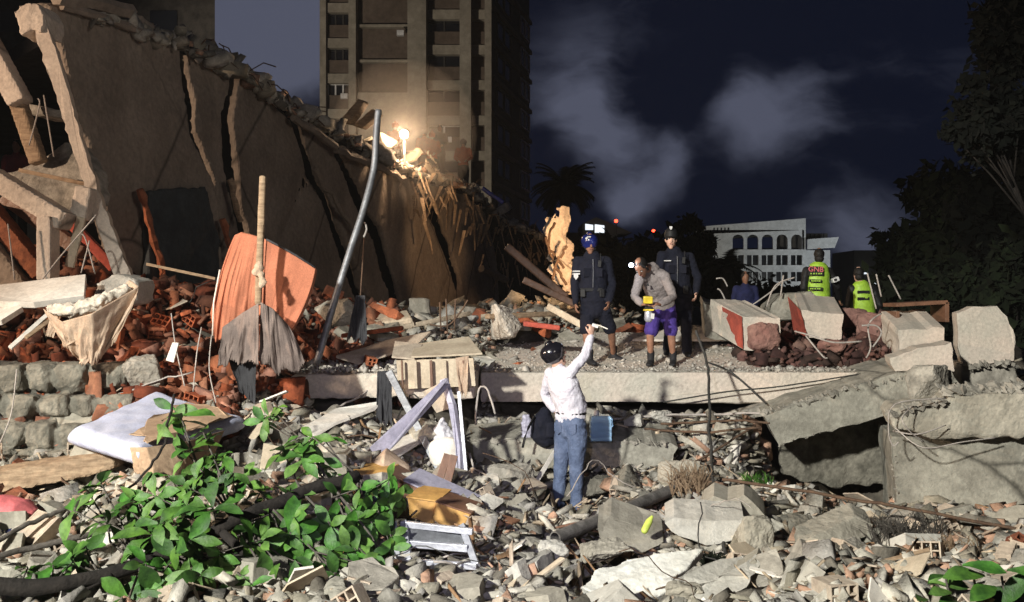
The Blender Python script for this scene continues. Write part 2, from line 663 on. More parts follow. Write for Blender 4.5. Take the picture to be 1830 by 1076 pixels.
# ------------------------------------------------------------------ terrain
CP = []
for a in [(200, 1040, 7.0), (600, 1040, 7.0), (900, 1045, 7.2), (1050, 1078, 7.4), (1240, 1030, 8.1), (1200, 1080, 7.2), (1500, 1040, 7.2), (1800, 1050, 7.4),
          (100, 915, 8.2), (300, 920, 8.2), (500, 900, 8), (800, 945, 8.4), (1000, 950, 9), (1250, 965, 9), (1110, 985, 8.6), (1500, 975, 9), (1800, 955, 9),
          (60, 850, 9.2), (300, 850, 8.8), (600, 820, 9.5), (800, 870, 9.5), (900, 890, 10.0), (1000, 918, 10.4), (1200, 885, 10), (1400, 895, 10.3), (1600, 915, 10.6),
          (50, 700, 10.4), (250, 690, 10.6), (480, 710, 10.8), (860, 850, 10.9), (950, 850, 10.9), (1060, 850, 10.9), (1180, 852, 10.9), (900, 765, 11.9), (1100, 748, 12.0), (1300, 755, 11.9), (1700, 900, 12),
          (50, 570, 12), (300, 530, 12.2), (450, 570, 12.5), (650, 650, 13), (800, 650, 13),
          (100, 480, 14.5), (500, 525, 15), (650, 565, 15.5), (800, 590, 15), (950, 580, 16),
          (700, 580, 20), (900, 560, 20), (1000, 548, 22), (300, 500, 19)]:
    p = P(*a)
    CP.append((p.x, p.y, p.z))
for x, y, z in [(-1.6, 12.2, 1.25), (-.9, 12.2, 1.2), (-2.2, 12.2, 1.3), (-2.1, 10.9, 1.05), (-1.6, 10.9, 1.0), (-1.1, 10.9, .97), (-.6, 11.2, .95), (3.3, 11.5, -.25), (4.1, 11.5, -.25), (3.7, 12.3, -.3), (4.5, 12.3, -.2), (-4, 5, .3), (0, 5, .3), (4, 5, .3), (1, 12.8, 1.1), (3, 12.8, 1.1), (5, 12.8, .95), (7, 12, .5), (1.5, 14.5, 1.3), (3.5, 14.5, 1.35), (1.6, 16.5, 1.75), (3.5, 16.5, 1.75), (6, 16.5, 1.6),
                (9, 16, 1.2), (3, 20, 1.2), (7, 20, 1.0), (12, 20, .4), (3, 26, .4), (10, 26, .2), (-2, 28, 2.2), (1, 32, 2.0), (6, 32, .0), (-8, 30, 2), (-12, 20, 2), (-12, 12, 1.5), (-9, 8, .8), (10, 10, .2), (14, 30, 0)]:
    CP.append((x, y, z))
CPA = np.array(CP)


def HH(x, y):
    x = np.asarray(x, float)
    y = np.asarray(y, float)
    d2 = (x[..., None]-CPA[:, 0])**2+(y[..., None]-CPA[:, 1])**2+.05
    w = d2**-2.0
    return (w*CPA[:, 2]).sum(-1)/w.sum(-1)


def H(x, y):
    return float(HH(np.array([x]), np.array([y]))[0])


def clear(x, y):
    # floor space taken by large pieces
    if .42 < x < 1.75 and 7.0 < y < 8.45:
        return True
    if -.6 < x < 1.95 and 10.95 < y < 11.95:
        return True
    if abs(x-.62) < .42 and 9.5 < y < 10.9:
        return True
    t = (y-8.3)/(10.2-8.3)
    if -.1 < t < 1.05 and abs(x-(.36+t*1.47)) < .2:
        return True
    return -1.2 < x < -.3 and 7.7 < y < 8.6


def terrain():
    nx, ny = 150, 170
    xs = np.linspace(-1, 1, nx)
    ys = 4.2*(34/4.2)**np.linspace(0, 1, ny)
    v = []
    for y in ys:
        X = xs*(y*.62+2)
        Z = HH(X, np.full(nx, y))
        for x, z in zip(X, Z):
            n = noise.fractal(Vector((x*1.6, y*1.6, 0)), 1, 2, 5)
            v.append((x, y, z-.07+n*.09-(.12 if clear(x, y) else 0)))
    f = [(j*nx+i, j*nx+i+1, (j+1)*nx+i+1, (j+1)*nx+i) for j in range(ny-1) for i in range(nx-1)]
    b = MB()
    b.add(v, f)
    b.build('rubble_ground', 'soil', kind='structure', fixn=False)
    g = MB()
    g.add([(-900, 2, -.35), (900, 2, -.35), (900, 2500, -.35), (-900, 2500, -.35)], [(0, 1, 2, 3)])
    g.build('ground', 'asphalt', kind='structure')


terrain()


# ------------------------------------------------------------------ loose rubble too small to count
def protos(n, kind, seed=0):
    out = []
    r = random.Random(seed)
    for _ in range(n):
        bm = bmesh.new()
        if kind == 'chunk' and r.random() < .8:
            k = r.randint(4, 6)
            h = r.uniform(.5, 1)
            top = []
            bot = []
            for q in range(k):
                a = 6.2832*(q+r.uniform(-.3, .3))/k
                m_ = r.uniform(.7, 1.15)
                top.append(bm.verts.new((math.cos(a)*m_, math.sin(a)*m_, h)))
                bot.append(bm.verts.new((math.cos(a)*m_*r.uniform(.8, 1.15), math.sin(a)*m_*r.uniform(.8, 1.15), -h*r.uniform(.8, 1))))
            bmesh.ops.convex_hull(bm, input=bm.verts)
            bmesh.ops.delete(bm, geom=[v for v in bm.verts if not v.link_faces], context='VERTS')
        elif kind == 'chunk':
            for _ in range(r.randint(7, 9)):
                p = Vector((r.uniform(-1, 1), r.uniform(-1, 1), r.uniform(-1, 1)))
                m = max(abs(c) for c in p)
                bm.verts.new(p/m*r.uniform(.85, 1))
            bmesh.ops.convex_hull(bm, input=bm.verts)
            bmesh.ops.delete(bm, geom=[v for v in bm.verts if not v.link_faces], context='VERTS')
        else:
            bmesh.ops.create_cube(bm, size=2)
            for v in bm.verts:
                v.co += Vector((r.uniform(-.25, .25) for _ in range(3)))
        bmesh.ops.triangulate(bm, faces=bm.faces)
        bm.verts.index_update()
        out.append((np.array([v.co[:] for v in bm.verts]), np.array([[v.index for v in f.verts] for f in bm.faces])))
        bm.free()
    return out


def scatter(name, mat, X, Y, Z, sizes, kind='chunk', seed=0, label=None, cat=None, tilt=1.0):
    pr = protos(24, kind, seed)
    r = np.random.RandomState(seed)
    V, T, off = [], [], 0
    n = len(X)
    for i in range(n):
        v, t = pr[r.randint(len(pr))]
        a, b, c = r.uniform(-math.pi, math.pi), r.normal(0, .5*tilt), r.normal(0, .5*tilt)
        M = np.array(Euler((b, c, a)).to_matrix())
        V.append((v*sizes[i]) @ M.T+[X[i], Y[i], Z[i]])
        T.append(t+off)
        off += len(v)
    V = np.concatenate(V)
    T = np.concatenate(T)
    me = bpy.data.meshes.new(name)
    me.vertices.add(len(V))
    me.vertices.foreach_set('co', V.ravel())
    me.loops.add(len(T)*3)
    me.loops.foreach_set('vertex_index', T.ravel())
    me.polygons.add(len(T))
    me.polygons.foreach_set('loop_start', np.arange(len(T))*3)
    me.polygons.foreach_set('loop_total', np.full(len(T), 3))
    me.materials.append(MATS[mat])
    me.update()
    me.validate()
    o = bpy.data.objects.new(name, me)
    return finish(o, None, label, cat, None, 'stuff')


def pick(n, ylo, yhi, cond=None, seed=0, pw=1.0):
    r = np.random.RandomState(seed)
    xs, ys = [], []
    while len(xs) < n:
        y = ylo+(yhi-ylo)*r.rand()**pw
        x = r.uniform(-.56, .56)*y
        if cond is None or cond(x, y):
            xs.append(x)
            ys.append(y)
    return np.array(xs), np.array(ys)


def on_slab(x, y):
    # the flat decks keep only dust and a few crumbs
    return (x > -2.65 and 11.2 < y < 12.95 and x < -.4) or (12.2 < y < 15.9 and -.3 < x < 5.0) or (5.2 < x and 9.9 < y < 13)


def brickzone(x, y):
    px = 915+x/y*F
    return (px < 720 and y > 11.9 and y < 16) or (px < 540 and y > 10.6) or (px < 420 and y > 9.7)


def rubble():
    r = np.random.RandomState(5)
    X, Y = pick(21000, 5.8, 16, lambda x, y: not on_slab(x, y) and not brickzone(x, y) and (r.rand() < .45 if (x > 2.9 and y < 11) else True), 1, .8)
    s = np.exp(r.normal(-3.65, .5, len(X)))[:, None]*r.uniform(.4, 1.5, (len(X), 3))*np.array([1.6, 1, .4])
    Z = HH(X, Y)+r.uniform(-.06, .10, len(X))
    Z -= np.array([.14 if clear(a, b) else 0 for a, b in zip(X, Y)])
    scatter('rubble', 'rubble_bits', X, Y, Z, s, 'chunk', 3, 'grey crumbled concrete rubble covering the ground', 'rubble')
    X, Y = pick(3600, 5.8, 15, lambda x, y: not on_slab(x, y) and not brickzone(x, y) and not clear(x, y) and (r.rand() < .4 if (x > 2.9 and y < 11) else True), 21)
    s = np.exp(r.normal(-2.75, .3, len(X)))[:, None]*r.uniform(.5, 1.5, (len(X), 3))*np.array([1.5, 1, .32])
    Z = HH(X, Y)+r.uniform(-.05, .08, len(X))
    scatter('coarse_rubble', 'rubble_bits', X, Y, Z, s, 'chunk', 13, 'fist to head sized lumps of broken concrete in the rubble', 'rubble')
    X, Y = pick(4800, 5.8, 15, lambda x, y: not on_slab(x, y) and not brickzone(x, y) and not clear(x, y), 31)
    s = np.exp(r.normal(-3.0, .35, len(X)))[:, None]*r.uniform(.5, 1.3, (len(X), 3))*np.array([1.5, 1, .28])
    Z = HH(X, Y)+r.uniform(-.02, .10, len(X))
    scatter('shards', 'rubble_bits', X, Y, Z, s, 'slat', 14, 'flat shards of plaster and tile mixed into the rubble', 'rubble')
    X, Y = pick(1000, 5.8, 16, lambda x, y: not on_slab(x, y), 2)
    s = np.stack([r.uniform(.04, .2, len(X)), r.uniform(.006, .022, len(X)), r.uniform(.003, .009, len(X))], 1)
    Z = HH(X, Y)+r.uniform(0, .12, len(X))
    scatter('splinters', 'wood_bits', X, Y, Z, s, 'slat', 4, 'splintered laths and slivers of wood strewn over the rubble', 'splinters')
    X, Y = pick(9000, 9.2, 17, brickzone, 3)
    s = np.exp(r.normal(-3.15, .45, len(X)))[:, None]*r.uniform(.5, 1.5, (len(X), 3))*np.array([1.5, 1, .4])
    Z = HH(X, Y)+r.uniform(-.08, .16, len(X))
    scatter('brick_rubble', 'brick_bits', X, Y, Z, s, 'slat', 5, 'orange broken brick and tile rubble heaped below the big wall', 'rubble', tilt=1.5)
    X, Y = pick(2600, 13.5, 27, lambda x, y: not on_slab(x, y) and x > -3 and x < 9, 6)
    s = np.exp(r.normal(-2.8, .5, len(X)))[:, None]*r.uniform(.5, 1.4, (len(X), 3))*np.array([1.5, 1, .5])
    Z = HH(X, Y)+r.uniform(-.05, .2, len(X))
    scatter('far_rubble', 'rubble_bits', X, Y, Z, s, 'chunk', 7, 'broken rubble piled behind the concrete deck', 'rubble')
    # dust and crumbs lying on the decks
    n = 2600
    X = r.uniform(-.3, 5.0, n)
    Y = r.uniform(12.36, 15.8, n)
    Z = np.array([deckz(y) for y in Y])+.004
    s = np.exp(r.normal(-4.4, .55, n))[:, None]*r.uniform(.5, 1.4, (n, 3))*np.array([1.3, 1, .5])
    X2 = r.uniform(-2.7, -.45, 900)
    X2 = r.uniform(-2.5, -.45, 900)
    Y2 = r.uniform(11.34, 12.9, 900)
    Z2 = np.full(900, 1.565)+r.rand(900)*.06
    s2 = np.exp(r.normal(-3.9, .5, 900))[:, None]*r.uniform(.5, 1.4, (900, 3))
    scatter('deck_crumbs', 'deck_dust', np.r_[X, X2], np.r_[Y, Y2], np.r_[Z, Z2], np.r_[s, s2], 'chunk', 8, 'concrete crumbs scattered on top of the fallen decks', 'rubble')


def deckz(y):
    return 1.52 if y < 13.35 else 1.52+(y-13.35)*.15


rubble()


# ------------------------------------------------------------------ sky-line: towers, hall, trees
def tower():
    Y = 78.0
    k = Y/F
    base = P(570, 592, Y)
    t = empty('apartment_tower', (P(720, 592, Y).x, Y, -.3), 'tall brown apartment tower with pale concrete piers behind the ridge lamp', 'building')

    def X(px):
        return (px-915)*k

    def Z(py):
        return CAMZ-(py-538)*k
    core = MB()
    zt = Z(-190)
    core.box((X(722), Y+6.0, (zt-.3)/2), (X(874)-X(572), 9.0, zt+.3))
    core.build('core', 'tower_brown', t)
    # piers on the front
    pr = MB()
    for a, b, d in ((570, 581, 1.9), (622, 635, 2.0), (729, 762, 2.6), (822, 842, 2.7), (866, 878, 1.9)):
        pr.box((X((a+b)/2), Y+1.7-d/2+.5, zt/2-.15), ((b-a)*k, d, zt+.3))
    pr.build('pier', 'tower_concrete', t)
    pitch = 63.7
    white = {(0, 2), (2, 3)}
    bays = [(581, 622), (635, 729), (762, 822), (842, 866)]
    bands, spans = MB(), MB()
    for s in range(-3, 9):
        y0 = 12+pitch*s
        for bi, (a, b) in enumerate(bays):
            w = (b-a)*k
            off = 0 if bi != 0 else -12
            yy = y0+off
            if bi in (1,):
                bands.box((X((a+b)/2), Y+1.2, Z(yy+26+2)), (w, .5, 5*k))
                continue
            bands.box((X((a+b)/2), Y+1.1, Z(yy+9)), (w, .8, 17*k))
            sp = MB()
            sp.box((X((a+b)/2), Y+1.3, Z(yy+51)), (w, .5, 26*k))
            sp.build('spandrel', 'tower_brown', t)
            if bi == 3:
                continue
            wf = MB()
            zc, hh = Z(yy+28), 22*k
            fm = 'frame_white' if (bi, s) in white else 'tower_dark'
            n = 3 if bi == 0 else 2
            x0 = X(a)
            for q in range(n+1):
                wf.box((x0+w*q/n, Y+1.28, zc), (.12, .1, hh))
            for q in (-1, 1):
                wf.box((x0+w/2, Y+1.3, zc+q*hh/2), (w, .08, .12))
            fo = wf.build('window', fm, t)
            g = MB()
            g.box((x0+w/2, Y+1.42, zc), (w, .04, hh))
            g.build('pane', 'glass_dark', fo)
    bands.build('floor_band', 'tower_concrete', t)
    # blank facade of the second bay below
    m = MB()
    m.box((X(682), Y+.95, Z(262)), (93*k, .5, 200*k))
    m.build('blank_wall', 'tower_concrete', t)
    # receding side wing on the right
    wv = [(X(878), Y+1.4), (X(946)*1.0, Y+16)]
    wv[1] = ((946-915)*(Y+16)/F, Y+16)
    a, b = Vector((*wv[0], 0)), Vector((*wv[1], 0))
    d = (b-a).normalized()
    nn = Vector((d.y, -d.x, 0))
    side = MB()
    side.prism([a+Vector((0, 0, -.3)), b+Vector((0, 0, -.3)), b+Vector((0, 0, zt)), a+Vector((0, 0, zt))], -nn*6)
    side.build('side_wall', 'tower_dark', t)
    L = (b-a).length
    for s in range(-1, 7):
        z = Z(12+pitch*s+20)
        bw = MB()
        c = a+d*L*.5
        M = Matrix((d, -nn, Vector((0, 0, 1)))).transposed()
        bw.box(c+nn*.12+Vector((0, 0, z+1.2)), (L, .3, .35), M)
        bw.build('side_band', 'tower_brown', t)
        for u0, u1 in ((.10, .45), (.72, .97)):
            wf = MB()
            c = a+d*L*(u0+u1)/2
            w = L*(u1-u0)
            for q in (0, .5, 1):
                wf.box(c+d*(q-.5)*w+nn*.1+Vector((0, 0, z)), (.12, .12, 1.5), M)
            for q in (-1, 1):
                wf.box(c+nn*.1+Vector((0, 0, z+q*.75)), (w, .12, .12), M)
            fo = wf.build('window', 'frame_white' if u0 > .5 else 'tower_dark', t)
            g = MB()
            g.box(c+nn*.03+Vector((0, 0, z)), (w-.1, .05, 1.4), M)
            g.build('pane', 'glass_dark', fo)
    # air conditioners
    for px, py in ((612, 168), (801, 250), (716, 60)):
        ac = MB()
        ac.box((X(px), Y-.1 if px != 612 else Y+.9, Z(py)), (.55, .4, .4))
        ac.build('air_conditioner', 'frame_white', t)


def dark_block():
    Y = 62.0
    a, b = P(-60, 0, Y).x, P(384, 0, Y).x
    t = empty('dark_apartment_block', ((a+b)/2, Y, -.3), 'unlit dark apartment block rising behind the top of the collapsed wall', 'building')
    m = MB()
    m.prism([(a, Y, -.5), (b, Y, -.5), (b*1.2, Y*1.2, -.5), (a, Y*1.2, -.5)], (0, 0, 29))
    m.build('wall', 'wall_dark', t)
    for i in range(5):
        for j in range(4):
            w = MB()
            w.box((a+3+j*3.1, Y-.06, 16+i*2.9-2), (1.7, .08, 1.3))
            w.build('window', 'glass_dark', t)


def hall():
    Y = 110.0
    k = Y/F

    def X(px):
        return (px-915)*k

    def Z(py):
        return CAMZ-(py-538)*k
    t = empty('white_hall', (X(1350), Y, -.3), 'white flat roofed building with arched upper windows beyond the trees', 'building')
    x0, x1 = X(1262), X(1440)
    b = MB()
    b.box(((x0+x1)/2, Y+6.5, Z(560)/2+3), (x1-x0-.6, 10, 9.6))
    b.build('core', 'glass_dark', t)
    w = MB()
    # roof parapet, slightly rising to the right
    w.prism([(x0, Y, Z(418)), (x1, Y, Z(411)), (x1, Y, Z(390)), (x0, Y, Z(404))], (0, 12, 0))
    # arches
    n = 5
    ax0, ax1 = X(1306), X(1437)
    bw = (ax1-ax0)/n
    zs, zb, ztop = Z(428), Z(446), Z(411)
    for i in range(n):
        l, r_ = ax0+bw*i, ax0+bw*(i+1)
        ol, orr = l+bw*.12, r_-bw*.12
        w.box(((l+ol)/2, Y+.15, (ztop+zb)/2), (ol-l, .3, ztop-zb))
        w.box(((r_+orr)/2, Y+.15, (ztop+zb)/2), (r_-orr, .3, ztop-zb))
        arc = []
        for q in range(9):
            an = math.pi*q/8
            arc.append(((ol+orr)/2-math.cos(an)*(orr-ol)/2, Y+.0, zs+math.sin(an)*.55))
        w.prism([(ol, Y, ztop)]+arc+[(orr, Y, ztop)], (0, .3, 0))
    # plain left bay
    w.box(((x0+ax0)/2, Y+.2, (ztop+Z(470))/2), (ax0-x0, .4, ztop-Z(470)))
    # lower storeys
    for (pt, pb) in ((446, 456), (474, 486), (503, 512), (528, 600)):
        w.box(((ax0+x1)/2, Y+.1, (Z(pt)+Z(pb))/2), (x1-ax0, .5, Z(pt)-Z(pb)))
    w.box(((x0+ax0)/2+.3, Y+.35, (Z(470)+Z(600))/2), (ax0-x0, .4, Z(470)-Z(600)))
    for i in range(n+1):
        w.box((ax0+bw*i, Y+.22, (Z(446)+Z(540))/2), (.35, .4, Z(446)-Z(540)))
    w.box((x1-.2, Y+6, (Z(411)+Z(600))/2), (.4, 12, Z(411)-Z(600)))
    w.build('wall', 'hall_white', t)
    for i in range(n):
        for (pt, pb) in ((456, 474), (486, 503), (512, 528)):
            f = MB()
            c = ax0+bw*(i+.5)
            z = (Z(pt)+Z(pb))/2
            f.box((c, Y+.3, z), (.12, .1, Z(pt)-Z(pb)))
            fo = f.build('window', 'hall_white', t)
            g = MB()
            g.box((c, Y+.42, z), (bw-.4, .05, Z(pt)-Z(pb)))
            g.build('pane', 'glass_dark', fo)
    v = MB()
    for i in range(5):
        v.box((X(1276+i*6.5), Y-.02, Z(411)), (.12, .1, .5))
    v.build('vent_slot', 'glass_dark', t)
    # the annex on the right with its slanted canopy
    a = empty('white_annex', (X(1468), Y+2, -.3), 'lit white annex with slanted canopy right of the arched hall', 'building')
    m = MB()
    m.box((X(1466), Y+5, (Z(446)+Z(600))/2), (X(1492)-X(1441), 7, Z(446)-Z(600)))
    m.build('wall', 'hall_white', a)
    m = MB()
    m.prism([(X(1441), Y-.4, Z(446)), (X(1490), Y-.4, Z(443)), (X(1497), Y-.4, Z(424)), (X(1441), Y-.4, Z(428))], (0, .25, 0))
    m.build('canopy', 'hall_white', a)
    m = MB()
    for i in range(6):
        m.box((X(1444+i*8), Y+2, Z(421)), (.4, .8, .7))
    m.build('roof_plant', 'tower_dark', a)


def small_far_buildings():
    Y = 95.0
    k = Y/F
    t = empty('lit_office', (P(1075, 560, Y).x, Y, -.3), 'low office building with two lit upper windows behind the officer in blue helmet', 'building')
    b = MB()
    xa, xb = P(1015, 0, Y).x, P(1100, 0, Y).x
    zt = P(0, 415, Y).z
    b.box(((xa+xb)/2, Y+5, zt/2-.15), (xb-xa, 9, zt+.3))
    b.prism([P(1040, 400, Y), P(1066, 388, Y), P(1130, 416, Y), P(1098, 419, Y), P(1040, 419, Y)], (0, 6, 0))
    b.build('wall', 'tower_dark', t)
    for (x0, x1, y0, y1) in ((1046, 1060, 400, 411), (1063, 1080, 401, 416)):
        g = MB()
        g.prism([P(x0, y0, Y-.1), P(x1, y0+2, Y-.1), P(x1, y1, Y-.1), P(x0, y1, Y-.1)], (0, .06, 0))
        g.build('window', 'window_lit', t, 'bright window under the sloped roof')
    # red warning lamps on masts
    for px, py, w in ((1101, 395, 'left mast above the office roof'), (1168, 413, 'mast between the two officers')):
        e = empty('warning_light', P(px, 560, 90), 'small red aviation lamp on the '+w, 'warning light', 'red mast lamps on the skyline')
        m = MB()
        m.tube([P(px, 580, 90), P(px, py+3, 90)], .07, 6)
        m.build('mast', 'tower_dark', e)
        m = MB()
        m.ell(P(px, py, 90), (.16, .16, .16))
        m.build('lamp', 'lamp_red', e)
    Y = 130.0
    t = empty('far_office', (P(1560, 560, Y).x, Y, -.3), 'dark distant office block with thin lit bands right of the vests', 'building')
    b = MB()
    xa, xb = P(1529, 0, Y).x, P(1590, 0, Y).x
    zt = P(0, 447, Y).z
    b.box(((xa+xb)/2, Y+5, zt/2-.15), (xb-xa, 9, zt+.3))
    b.build('wall', 'tower_dark', t)
    for i, (x0, x1, y0) in enumerate(((1540, 1552, 476), (1541, 1551, 487), (1530, 1535, 483), (1560, 1566, 505), (1578, 1588, 520))):
        g = MB()
        g.prism([P(x0, y0, Y-.1), P(x1, y0, Y-.1), P(x1, y0+3, Y-.1), P(x0, y0+3, Y-.1)], (0, .06, 0))
        g.build('window', 'window_lit', t)


# -- leaf clouds
def leafcloud(pts, size, seed, n_per, spread, mat, name, parent, elong=1.8):
    r = np.random.RandomState(seed)
    C = np.repeat(np.array(pts), n_per, 0)
    C = C+r.normal(0, 1, C.shape)*spread
    n = len(C)
    a = r.normal(0, 1, (n, 3))
    a /= np.linalg.norm(a, axis=1)[:, None]
    b = r.normal(0, 1, (n, 3))
    b -= a*(a*b).sum(1)[:, None]
    b /= np.linalg.norm(b, axis=1)[:, None]
    s = size*r.uniform(.6, 1.4, (n, 1))
    A, B = a*s*elong, b*s
    nrm = np.cross(a, b)*s*.25
    V = np.stack([C-A, C-B*.9+nrm, C+A, C+B*.9+nrm], 1).reshape(-1, 3)
    Fv = np.arange(4*n).reshape(n, 4)
    me = bpy.data.meshes.new(name)
    o0 = V.mean(0)
    me.vertices.add(4*n)
    me.vertices.foreach_set('co', (V-o0).ravel())
    me.loops.add(4*n)
    me.loops.foreach_set('vertex_index', Fv.ravel())
    me.polygons.add(n)
    me.polygons.foreach_set('loop_start', np.arange(n)*4)
    me.polygons.foreach_set('loop_total', np.full(n, 4))
    me.materials.append(MATS[mat])
    me.update()
    o = bpy.data.objects.new(name, me)
    o.location = o0
    o['wloc'] = list(o0)
    return finish(o, parent)


def tree(px, py, Y, rx, rz, label, seed, mat='leaf_dark', size=.14, clumps=80, per=45, base=0.0, trunk_px=None):
    r = random.Random(seed)
    c = P(px, py, Y)
    tx = P(trunk_px, py, Y).x if trunk_px else c.x
    t = empty('leafy_tree', (tx, Y, base), label, 'tree', 'dark trees around the site')
    pts = []
    for _ in range(clumps):
        while True:
            q = Vector((r.uniform(-1, 1), r.uniform(-1, 1), r.uniform(-1, 1)))
            if .35 < q.length < 1:
                break
        k = 1+.18*math.sin(q.x*5+seed)+.15*r.uniform(-1, 1)
        pts.append(Vector((c.x+q.x*rx*k, c.y+q.y*rx*k*.8, c.z+q.z*rz*k)))
    leafcloud([tuple(p) for p in pts], size, seed, per, rx*.11, mat, 'crown', t)
    m = MB()
    root = Vector((tx, Y, base-.2))
    mid = Vector(((tx+c.x)/2+rx*.05, Y, (base+c.z)/2))
    m.tube([root, mid, c], [rx*.09, rx*.065, rx*.03], 8)
    for p in pts[:16]:
        a = mid.lerp(c, r.random())
        m.tube([a, a.lerp(p, .5)+Vector((0, 0, rx*.06)), p], [rx*.03, rx*.018, rx*.008], 5)
    m.build('trunk', 'bark_dark', t, smooth=True)


def palm(px, py, Y, ground, rad, label, seed, nf=26):
    r = random.Random(seed)
    c = P(px, py, Y)
    t = empty('palm_tree', (c.x, Y, ground), label, 'palm tree', 'palms against the night sky')
    m = MB()
    m.tube([(c.x-.3, Y, ground-.2), (c.x, Y, (c.z+ground)/2), c], [.28, .22, .2], 9)
    m.build('trunk', 'bark_dark', t, smooth=True)
    f = MB()
    for i in range(nf):
        az = r.uniform(0, 6.28)
        el = r.uniform(-.5, 1.2)
        d = Vector((math.cos(az)*math.cos(el), math.sin(az)*math.cos(el), math.sin(el)))
        prev = c
        pts = [c]
        for q in range(8):
            d = (d+Vector((0, 0, -.16))).normalized()
            prev = prev+d*rad/8
            pts.append(prev)
        for q in range(1, 9):
            p = pts[q]
            dd = (pts[q]-pts[q-1]).normalized()
            s = dd.cross(Vector((0, 0, 1))).normalized()
            for sg in (-1, 1):
                for u in (0, .5):
                    b0 = pts[q-1].lerp(p, u)
                    ln = rad*.42*(1-.07*q)*r.uniform(.8, 1.1)
                    tip = b0+(s*sg*.8+dd*.55+Vector((0, 0, -.25))).normalized()*ln
                    w = dd*rad*.045
                    f.add([b0-w, b0+w, tip], [(0, 1, 2)])
    f.build('crown', 'leaf_dark', t, fixn=False)


tower()
dark_block()
hall()
small_far_buildings()
palm(1008, 330, 46, .0, 1.75, 'dark palm silhouette right of the apartment tower', 3, 60)
palm(1300, 478, 30, .6, 1.1, 'small palm in front of the white arched hall', 5, 20)
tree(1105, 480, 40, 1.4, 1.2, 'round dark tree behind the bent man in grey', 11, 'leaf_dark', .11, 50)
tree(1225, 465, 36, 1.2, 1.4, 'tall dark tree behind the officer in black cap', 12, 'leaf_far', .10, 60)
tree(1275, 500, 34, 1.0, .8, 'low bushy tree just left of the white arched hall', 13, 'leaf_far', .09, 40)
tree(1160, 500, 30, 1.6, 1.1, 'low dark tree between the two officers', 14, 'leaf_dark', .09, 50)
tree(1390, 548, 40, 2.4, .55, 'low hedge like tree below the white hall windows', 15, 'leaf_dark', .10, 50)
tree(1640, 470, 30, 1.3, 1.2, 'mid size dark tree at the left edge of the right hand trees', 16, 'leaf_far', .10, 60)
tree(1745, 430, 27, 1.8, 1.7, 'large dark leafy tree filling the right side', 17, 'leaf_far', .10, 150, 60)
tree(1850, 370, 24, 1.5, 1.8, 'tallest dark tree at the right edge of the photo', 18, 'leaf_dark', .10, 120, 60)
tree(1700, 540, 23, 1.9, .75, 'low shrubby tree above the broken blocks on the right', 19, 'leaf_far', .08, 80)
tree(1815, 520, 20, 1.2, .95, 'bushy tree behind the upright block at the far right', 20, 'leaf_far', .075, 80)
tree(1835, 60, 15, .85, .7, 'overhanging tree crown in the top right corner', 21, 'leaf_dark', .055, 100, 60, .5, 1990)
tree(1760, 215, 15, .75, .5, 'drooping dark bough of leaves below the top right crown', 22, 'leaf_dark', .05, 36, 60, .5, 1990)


# ------------------------------------------------------------------ the collapsed building
def Yw(px):
    a, b = 1/13.0, 1/37.0
    return 1/(a+(px-130)/870.0*(b-a))


WN = Vector((-.96, .29, 0))   # into the wall


